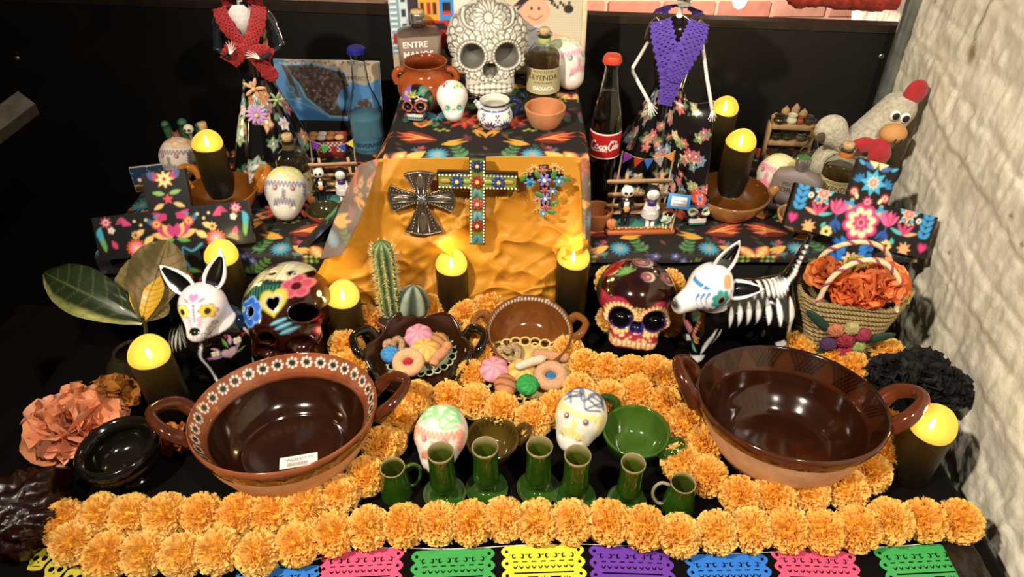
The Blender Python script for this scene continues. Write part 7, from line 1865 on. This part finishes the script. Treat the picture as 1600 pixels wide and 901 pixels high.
# ---- other paper flowers
def pflower(px, py, z, R, n, seed, pal, label, rot=(-.6, 0, 0), wide=.6, cr=.4):
    p = at(px, py, z); o = part('paper_flower', tissue(R, n, seed, pal, cr, wide, -.25), m_tissue); o.location = p; o.rotation_euler = rot; tag(o, label, 'paper flower')
    Rm = np.array(Euler(rot).to_matrix()); me = o.data; co = np.array([v.co[:] for v in me.vertices])@Rm.T; co[:, 2] = np.maximum(co[:, 2], .003-p[2]); me.vertices.foreach_set('co', (co@Rm).astype(np.float32).ravel()); me.update()
pflower(120, 672, .038, .088, 90, 61, ['#f6b088', '#f0a070', '#f8bc98', '#ea9664'], 'large salmon orange paper flower behind the black pot', (-.5, .2, 0), .62, .35)
pflower(270, 688, .026, .036, 40, 62, ['#c87840', '#b86a34'], 'small dull orange paper flower peeking out under the black pot')
pflower(178, 620, .05, .050, 40, 63, ['#b8762c', '#a8641c'], 'amber paper flower half hidden behind the salmon one')
BK = ['#1d1c1b', '#262423', '#151413']
pflower(1392, 588, .050, .052, 60, 64, BK, 'black paper flower nearest the casserole handle', (-.4, 0, 0), .5, .6)
pflower(1440, 585, .060, .056, 70, 65, BK, 'black paper flower in the middle of the black bunch', (-.4, .2, 1), .5, .6)
pflower(1478, 612, .045, .050, 60, 66, BK, 'black paper flower nearest the white wall', (-.4, .3, 2), .5, .6)
# ================================================================= leafy branch in a dark glass jar
p = at(202, 590, .05); 
t = thing('glass_jar', 'round smoky glass jar holding the leafy branch', 'jar', (p[0]+.005, p[1]+.03, 0))
prof = sm([(.030, 0), (.044, .004), (.058, .035), (.056, .065), (.038, .088), (.030, .094), (.033, .100)], 5)
part('glass', lathe(hollow(prof, .003), 40), M('smoky_glass', '#6a5c40', .06, trans=.85, ior=1.4), t)
JB = np.array([p[0]+.005, p[1]+.03, .09])
def leafmesh(base, tip, w, sag, nrm, roll, seed, c1, c2, cv, edge=None):
    b = np.array(base, float); e = np.array(tip, float); ax = e-b; L = np.linalg.norm(ax); ax /= L; n = np.array(nrm, float); n -= ax*(n@ax); n /= np.linalg.norm(n); s = np.cross(ax, n)
    r = np.random.default_rng(seed)
    def f(U, V):
        wd = w*np.sin(PI*np.clip(.04+.94*V**1.15, 0, 1))**.75
        lift = sag*L*np.sin(PI*V)+roll*wd*U*U+.02*L*(fbm(U*2+seed, V*5, seed)-.5)*3*np.abs(U)
        P = b+V[..., None]*L*ax+(U*wd)[..., None]*s+lift[..., None]*n
        return P[..., 0], P[..., 1], P[..., 2]
    g, U, V = sheet(f, 41, 60, (-1, 1), (0, 1)); g.col(c1)
    k = np.clip((fbm(U*2.2+seed, V*4, seed+2)-.45)*5, 0, 1); g.C = g.C*(1-k[:, None])+lin(c2)*k[:, None]
    if edge: k = np.clip((np.abs(U)-.55-.4*(fbm(V*6, U, seed+9)-.5))*4, 0, 1)*(U*edge[1] > 0); g.C = g.C*(1-k[:, None])+lin(edge[0])*k[:, None]
    q = Paint(U*w, V*L, g.C, .0014); q.stroke([(0, 0), (0, L*.97)], .003, cv)
    for i in range(1, 7):
        for sg in (-1, 1): q.curve([(0, L*i/8), (sg*w*.5, L*(i/8+.07)), (sg*w*.95, L*(i/8+.16))], .0014, cv, 4)
    return g
m_leaf = M('living_leaf', None, .4, transl=.15, coat=.1)
t = thing('leafy_branch', 'branch with one long green leaf and several dry curled leaves', 'plant', (0, 0, 0))
def L3(px, py, Y): return atY(px, py, Y)
part('stem', tube(catmull([JB+[0, 0, -.07], L3(228, 520, JB[1]+.01), L3(222, 495, JB[1]+.01)], 5), .004, 8).col('#4a4a24'), m_leaf, t)
st0 = L3(224, 500, JB[1]+.01)
part('leaf', leafmesh(st0, L3(68, 425, 1.16), .050, .14, (.15, -.65, .75), -.35, 3, '#26331a', '#1e2a12', '#5a6038', ('#a8a860', -1)), m_leaf, t, 'long dark green leaf with a pale curled edge')
part('leaf', leafmesh(st0, L3(262, 376, 1.20), .052, .10, (.3, -.9, .3), .5, 5, '#5a5230', '#8a7452', '#4a3c20'), m_leaf, t, 'upright dry brown leaf')
part('leaf', leafmesh(st0, L3(282, 392, 1.19), .036, -.10, (.5, -.8, .3), -.4, 7, '#94805c', '#a8946c', '#6a5636'), m_leaf, t, 'pale dry curled leaf')
part('leaf', leafmesh(st0, L3(247, 430, 1.12), .033, .12, (-.1, -1, .1), .4, 9, '#c99a2c', '#d8ac40', '#8a6a1c'), m_leaf, t, 'yellow leaf')
part('leaf', leafmesh(st0, L3(205, 405, 1.20), .030, .1, (.2, -.9, .3), .3, 11, '#8a7a4c', '#6a5c34', '#54482a'), m_leaf, t, 'small dry leaf')
part('leaf', leafmesh(st0, L3(250, 455, 1.14), .030, .1, (.8, -.6, .3), .3, 13, '#7a6c40', '#9a8858', '#54482a'), m_leaf, t, 'small dry leaf')

# ================================================================= cactus pot
b0 = at(624, 497, .03); Xc, Yc_ = b0[0], 1.195
t = thing('cactus_pot', 'terracotta pot with a tall spiny cactus and a small star cactus', 'potted plant', (Xc, Yc_, 0))
part('pot', lathe(sm([(.034, 0), (.046, .045), (.049, .050), (.050, .060), (.046, .060), (.044, .048), (.0005, .046)], 3), 40).col('#8a4626'), m_clay, t)
part('soil', lathe([(.045, .048), (.03, .052), (.0005, .054)], 30).col('#241a12'), m_clay, t)
def ribbed(R, H, nr, amp, top=.25, n=120, m=40):
    a = np.linspace(0, 2*PI, n, endpoint=False)[:, None]; v = np.linspace(0, 1, m)[None]
    prof = np.where(v < 1-top, 1-.12*(1-v), np.sqrt(np.clip(1-((v-(1-top))/top)**2, 0, 1))*.99+.001)*np.clip(.75+v*2, 0, 1)
    rr = R*prof*(1+amp*(np.abs(np.cos(a*nr/2))-.6)); rib = np.abs(np.cos(a*nr/2))+0*v
    V = np.stack([rr*np.cos(a), rr*np.sin(a), v*H+0*a], -1)
    return G(V.reshape(-1, 3), grid_faces(n, m, True)), rib.ravel(), prof
def cactus(nm, loc, R, H, nr, amp, c1, c2, spines, tilt, top=.25):
    g, rib, prof = ribbed(R, H, nr, amp, top); k = np.clip((rib-.55)*2.2, 0, 1)[:, None]; g.C = lin(c1)*(1-k)+lin(c2)*k
    o = part(nm, g, M('cactus_skin', None, .6, var=.2, vscale=80), t); o.location = loc; o.rotation_euler = tilt
    if not spines: return
    r = np.random.default_rng(4); S = []
    for i in range(nr):
        a = i*2*PI/nr
        for j in range(24):
            v = .06+.92*j/24; R_ = R*np.interp(v, np.linspace(0, 1, 40), prof[0])*(1+amp*.4); c = np.array([R_*math.cos(a), R_*math.sin(a), v*H])
            for q in range(7):
                d = np.array([math.cos(a), math.sin(a), .15 if v < .85 else .8])+r.normal(0, .55, 3); d /= np.linalg.norm(d); s = np.cross(d, r.normal(0, 1, 3)); s /= np.linalg.norm(s); L = r.uniform(.008, .015)
                S.append(np.array([c-s*.0007, c+s*.0007, c+d*L]))
    V = np.vstack(S); o2 = part('spines', G(V, np.arange(len(V)).reshape(-1, 3)), M('pale_spines', '#d8c48a', .6), o, smooth=False); o2['kind'] = 'stuff'
cactus('column_cactus', (-.014, .004, .050), .0225, .205, 9, .18, '#3f5a38', '#8a9a58', True, (0, .0, 0), .14)
cactus('star_cactus', (.034, -.006, .052), .034, .085, 5, .45, '#3c4a38', '#8a9480', False, (-.1, .15, .4), .7)

# ================================================================= breads on lace paper
m_bread = M('baked_dough', None, .75, var=.2, vscale=60, bump=.3, bscale=140)
m_sugarb = M('sugar_crust', None, .8, var=.25, vscale=250, bump=.6, bscale=350)
def doily(t, R, Rz, col, nsc, z):
    m = M('lace_paper_'+col[1:], col, .8, transl=.2)
    part('lace_sheet', lathe([(R*.80, 0), (R*.4, .0008), (.0005, .0008)][::-1], 48).scale(1, Rz, 1).move(0, 0, z), m, t, solid=.0008)
    for k in range(nsc):
        a = 2*PI*k/nsc; c = np.array([R*.90*math.cos(a), R*.90*Rz*math.sin(a), z+.002+.003*math.sin(3*a)]); q = circ(R*.098, 12)
        part('lace_loop', tube(np.c_[q+c[:2], np.full(12, c[2])], R*.022, 5, closed=True), m, t)
        if k % 2 == 0: q = circ(R*.055, 10); part('lace_loop', tube(np.c_[q+c[:2]*.89, np.full(10, c[2])], R*.018, 5, closed=True), m, t)
def concha(R, c, s): 
    g = ball(R, R, R*.62, 40, 24); a = np.arctan2(g.V[:, 1], g.V[:, 0]); k = .5+.5*np.cos(7*a+np.hypot(g.V[:, 0], g.V[:, 1])/R*2); top = (g.V[:, 2] > 0)
    g.V = g.V*(1+.05*(k*top)[:, None]); g.C = np.where(top[:, None], lin(c)*(.72+.36*k[:, None]), lin('#b88a58')); return g.move(0, 0, R*.35), m_bread
def donut(R, c, s): q = circ(R*.66, 36); g = tube(np.c_[q, np.full(36, R*.32)], R*.36, 16, closed=True); g.col(c); return g, m_sugarb
def striped(R, c, s):
    g = ball(R, R*.85, R*.55, 48, 20).col(c); st = (np.sin(g.V[:, 0]/R*11) > .55) & (g.V[:, 2] > 0); g.C[st] *= .42; g.V[st] *= .96; return g.move(0, 0, R*.35), m_bread
def twist(R, c, s):
    P = catmull([(-R*1.3, -R*.25, R*.3), (-R*.5, .0, R*.34), (R*.4, R*.05, R*.34), (R*1.3, R*.35, R*.3)], 8); n = len(P); return tube(P, R*.36*(1+.22*np.abs(np.cos(np.linspace(0, 2*PI, n)*1.0)))*np.clip(np.sin(np.linspace(.06, PI-.06, n))*3, 0, 1)**.5, 14).col(c), m_sugarb
def stickb(R, c, s): P = catmull([(-R*1.1, 0, R*.3), (0, 0, R*.34), (R*1.1, 0, R*.3)], 8); return tube(P, [R*.10]+[R*.25]+[R*.30]*(len(P)-4)+[R*.25]+[R*.10], 12).col(c), m_bread
def muffin(R, c, s):
    g = gsum([lathe([(R*.62, 0), (R*.85, R*.6), (R*.0005, R*.6)], 24).col('#7a3a24' if s != 1 else '#e8e0d0'), ball(R*.98, R*.98, R*.68, 24, 14).move(0, 0, R*.72).col(c)])
    r = np.random.default_rng(8); up = g.V[:, 2] > R*.8; g.V[up] *= (1+r.uniform(-.06, .06, (up.sum(), 1))); g.C[up] *= r.uniform(.6, 1.3, (up.sum(), 1)); return g, m_sugarb
def heartb(R, c, s):
    q = catmull([(0, -R*.9), (R*.75, -R*.1), (R*.7, R*.6), (R*.25, R*.65), (0, R*.3), (-R*.25, R*.65), (-R*.7, R*.6), (-R*.75, -R*.1)], 5, True); g = tube(np.c_[q, np.full(len(q), R*.3)], R*.34, 12, closed=True).col(c)
    r = np.random.default_rng(2); g.C *= r.uniform(.45, 1.35, (len(g.V), 1)); return g, m_sugarb
def breads(t, items, spot):
    """spot(px, py, dz) -> place; each bread is a thing of its own"""
    for i, (fn, px, py, R, c, rz, dz, lb, s) in enumerate(items):
        R *= 1.2; g, m = fn(R, c, s); o = part('sweet_bread', g, m); q = spot(px, py, dz); o.location = q; o.rotation_euler = (math.radians(12), 0, math.radians(rz)); tag(o, lb, 'bread')
        if fn is donut: part('jelly', ball(R*.36, R*.36, R*.2, 14, 8).move(0, 0, R*.2), M('jelly_%d' % s, ('#a02030', '#2f6a9a')[s], .1, coat=.6), o)
dt = thing('lace_doily', 'pale green lace paper lining the black dish', 'doily', tuple(at(655, 548, .036)), (12, 0, 0)); doily(dt, .083, .80, '#b9c8a4', 26, 0)
sp1 = lambda px, py, dz: at(px, py, .036+dz+(600-py)*.00012)
breads(None, [(concha, 655, 530, .025, '#d890a8', 10, .008, 'pink shell bread in the black dish', 0), (concha, 664, 552, .025, '#e0b060', 40, .006, 'yellow shell bread in the black dish', 0), (donut, 639, 570, .028, '#d8a67a', 0, .010, 'sugared ring bread with red jelly in the black dish', 0),
    (muffin, 611, 559, .017, '#3f8ac8', 0, .003, 'cupcake with blue sprinkles in the black dish', 0), (heartb, 617, 543, .018, '#b08a68', 30, .006, 'sprinkled heart shaped bread in the black dish', 0), (striped, 683, 538, .022, '#b8814e', 60, .006, 'brown bread with dark stripes in the black dish', 0), (twist, 689, 557, .022, '#c88a62', 52, .010, 'knobbly sugared twist bread in the black dish', 0)], sp1)
pp_ = at(829, 582, .030)
pl = thing('saucer', 'black saucer under the yellow lace doily', 'saucer', (pp_[0], pp_[1], 0), (8, 0, 0)); part('dish', lathe(sm([(.050, .008), (.075, .014), (.085, .022), (.083, .024), (.07, .018), (.0005, .014)], 4), 48).col('#14100c'), m_glaze, pl); part('foot', lathe([(.040, -.004), (.042, .010)], 32).col('#14100c'), m_glaze, pl)
dt = thing('lace_doily', 'yellow lace paper under the breads beside the wide brown dish', 'doily', (pp_[0]+.004, pp_[1]+.004, .030), (12, 0, -14)); doily(dt, .116, .72, '#dcc27a', 30, 0)
sp2 = lambda px, py, dz: at(px, py, .030+dz+(610-py)*.00012)
breads(None, [(heartb, 796, 556, .021, '#a88e68', 20, .006, 'sprinkled heart bread on the yellow doily', 0), (concha, 772, 582, .025, '#dc96a4', 0, .006, 'pink shell bread on the yellow doily', 0), (striped, 789, 606, .024, '#b8794c', 80, .006, 'brown shell bread with dark lines on the yellow doily', 0),
    (muffin, 824, 608, .020, '#2f9a48', 0, .006, 'round cake covered in green sprinkles on the yellow doily', 1), (concha, 815, 585, .025, '#e0b45c', 20, .004, 'yellow shell bread under the white stick on the yellow doily', 0), (stickb, 828, 570, .026, '#cfc0a8', 24, .030, 'long white sugar stick lying across the other breads', 0),
    (twist, 860, 560, .024, '#c48c66', -20, .006, 'long sugared twist bread on the yellow doily', 0), (donut, 860, 591, .029, '#c89a74', 0, .010, 'sugared ring bread with blue centre on the yellow doily', 1)], sp2)

# ================================================================= cut paper banners
def banner_outline(W, Hh, n=7):
    o = []; st = Hh/n; r = st*.5
    for k in range(n): o += [(W/2+r*.8*math.sin(PI*q/5), -st*k-st*q/5*1.0) for q in range(6)][:-1]
    o += [(W/2-W*q/8, -Hh-.006*math.sin(PI*q*1.0)) for q in range(9)]
    for k in range(n-1, -1, -1): o += [(-W/2-r*.8*math.sin(PI*q/5), -st*k-st*(5-q)/5) for q in range(6)][1:]
    return o[::-1]
def slot(x, y, w, h): return [(x-w/2, y-h/2), (x+w/2, y-h/2), (x+w/2, y+h/2), (x-w/2, y+h/2)]
def strokep(pts, w):
    P = catmull(pts, 4); T = np.gradient(P, axis=0); T /= np.linalg.norm(T, axis=1, keepdims=True); Nn = np.stack([-T[:, 1], T[:, 0]], 1); ww = w*np.sin(PI*np.linspace(.08, .92, len(P)))[:, None]
    return np.vstack([P+Nn*ww, (P-Nn*ww)[::-1]])
W_, H_ = .124, .150
def picado():
    S = [banner_outline(W_, H_)]
    st = H_/7
    for k in range(7):
        for s in (-1, 1): S.append(circ(.0030, 10, c=(s*(W_/2-.001), -st*(k+.5))))
    for k in range(4):
        x = (k-1.5)*.028
        for s in (-1, 1): S.append(strokep([(x+s*.003, -.021), (x+s*.008, -.023), (x+s*.009, -.017), (x+s*.005, -.016)], .0014)); S.append(circ(.0012, 6, c=(x+s*.013, -.017)))
    for k in range(7): S.append(slot((k-3)*.0155, -.0295, .0085, .0022))
    for k in range(5):
        for s in (-1, 1): x = (k-2)*.021+s*.004; S.append(strokep([(x-s*.003, -.036), (x+s*.001, -.041), (x+s*.005, -.037)], .0014))
    S.append(slot(0, -.050, W_*.80, .0028))
    for k in range(3):
        x = (k-1)*.038
        for q in range(9): a = math.radians(20*q+10); S.append(strokep([(x+.005*math.cos(a), -.070+.005*math.sin(a)), (x+.009*math.cos(a), -.070+.009*math.sin(a)), (x+.0145*math.cos(a), -.070+.0145*math.sin(a))], .0011))
        if k < 2: S.append([(x+.019-.010, -.056), (x+.019, -.068), (x+.019+.010, -.056)])
    for k in range(6): S.append(slot((k-2.5)*.018, -.080, .010, .0025))
    for k in range(3):
        x = (k-1)*.036; S.append(circ(.010, 16, c=(x, -.102))); S.append(slot(x, -.122, .020, .003))
    for k in range(8): S.append(circ(.0028, 8, c=((k-3.5)*.014, -.137)))
    return S
PIC = _mesh('banner', curve2d(picado(), .0002)); PIC.materials.append(M('plastic_pink', '#e0567c', .5))
BAN = [((438, 885), '#2f7ad0', 3, 'blue cut paper banner mostly hidden under the pompoms'), ((567, 858), '#e0567c', 3, 'pink cut paper banner next to the hidden blue one'), ((708, 858), '#3fa050', 3, 'green cut paper banner between the pink and the yellow ones'), ((847, 851), '#f0dc3c', 2, 'bright yellow cut paper banner at the middle of the table edge'),
       ((984, 853), '#6a3aa8', -2, 'purple cut paper banner next to the yellow one'), ((1132, 865), '#2f78d8', 1, 'blue cut paper banner next to the purple one'), ((1268, 859), '#e0567c', -2, 'pink cut paper banner near the wall end of the row'), ((1424, 852), '#3fa856', 3, 'green cut paper banner at the wall end of the row')]
tops = []
for (px, py), c, rz, lb in BAN:
    o = part('paper_banner', PIC, M('plastic_'+c[1:], c, .45, transl=.15)); q = at(px, py, .0022); o.location = q; o.rotation_euler = (0, 0, math.radians(rz)); tag(o, lb, 'paper banner', 'cut paper banners'); tops.append(q)
s_ = part('banner_string', tube(catmull([tops[0]+[-.16, .01, .001]]+[q+np.array([0, .0005, .001]) for q in tops]+[tops[-1]+[.12, .02, .001]], 8), .0009, 6), M('white_string', '#c8c0b0', .8)); tag(s_, 'thin white string along the top of the cut paper banners', 'string')
# yellow banner of little skulls in the near corner
def skullcut(x, y, s):
    o = catmull([(0, .020), (.014, .016), (.018, .004), (.013, -.007), (.010, -.018), (-.010, -.018), (-.013, -.007), (-.018, .004), (-.014, .016)], 4, True)*s+[x, y]
    return [o[::-1], circ(.0048*s, 10, c=(x-.007*s, y+.002*s)), circ(.0048*s, 10, c=(x+.007*s, y+.002*s)), [(x-.002*s, y-.006*s), (x+.002*s, y-.006*s), (x, y-.002*s)], slot(x, y-.012*s, .012*s, .0016*s)]
S = []
for k, (x, y) in enumerate(((-.062, .004), (-.026, -.016), (.012, -.030))): S += skullcut(x, y, 1.05)
o = part('skull_banner', curve2d(S, .0002), M('plastic_yellow_pale', '#c8b83c', .5)); q = at(118, 877, .0025); o.location = q; o.rotation_euler = (0, 0, math.radians(0)); tag(o, 'pale yellow cut paper garland of little skulls at the table corner', 'paper banner')

# ================================================================= cellophane and the lamp beyond the board
g = snets(lambda P: sd_ell(P, (0, 0, .05), (.075, .085, .06)), (-.1, -.11, -.02), (.1, .11, .13), .006); Nn = vnormals(g.V, g.F); g.V = g.V+Nn*((np.abs(fbm(g.V[:, 0]*26+5, g.V[:, 1]*26+g.V[:, 2]*20, 71)-.5))*.09-.012)[:, None]; g.V[:, 2] = np.maximum(g.V[:, 2], 0)
q = at(42, 800, .05); o = part('cellophane_wrap', g, M('dark_red_cellophane', '#1c0705', .3, spec=.5)); o.location = (q[0]-.01, q[1], 0); tag(o, 'crumpled dark red cellophane at the dim corner of the table', 'wrapping')
b0 = np.array([.735, 2.35, .395]); t = thing('string_bulb', 'bright warm bulb shining above the edge of the black board', 'lamp', b0)
part('bulb', ball(.022, .022, .028, 20, 14), M('lit_bulb', '#fff0d8', .4, emit='#ffdcae', estr=60), t); part('socket', lathe([(.012, .026), (.013, .050), (.008, .056), (.0005, .056)], 18), m_ink, t); part('cable', tube([(0, 0, .055), (0, .02, .40)], .003, 8), m_ink, t)
lamp('far_room_light', 'POINT', (.78, 2.62, .46), 24, (1.0, .76, .64), .05)
g = snets(lambda P: sd_cap(P, (-.16, 0, 0), (.16, .0, .0), .042, .036), (-.25, -.07, -.07), (.25, .07, .07), .007, 0); Nn = vnormals(g.V, g.F); g.V = g.V+Nn*((fbm(g.V[:, 0]*40, g.V[:, 1]*40+g.V[:, 2]*30, 55)-.5)*.03)[:, None]
q = atY(1345, -8, 1.95); o = part('crepe_garland', g, M('red_orange_crepe', '#a83a28', .8, var=.4, vscale=60, bump=.6, bscale=120), None); o.location = q; o.rotation_euler = (0, .03, -.1); tag(o, 'crumpled red orange crepe roll above the board beside the pipe', 'garland')
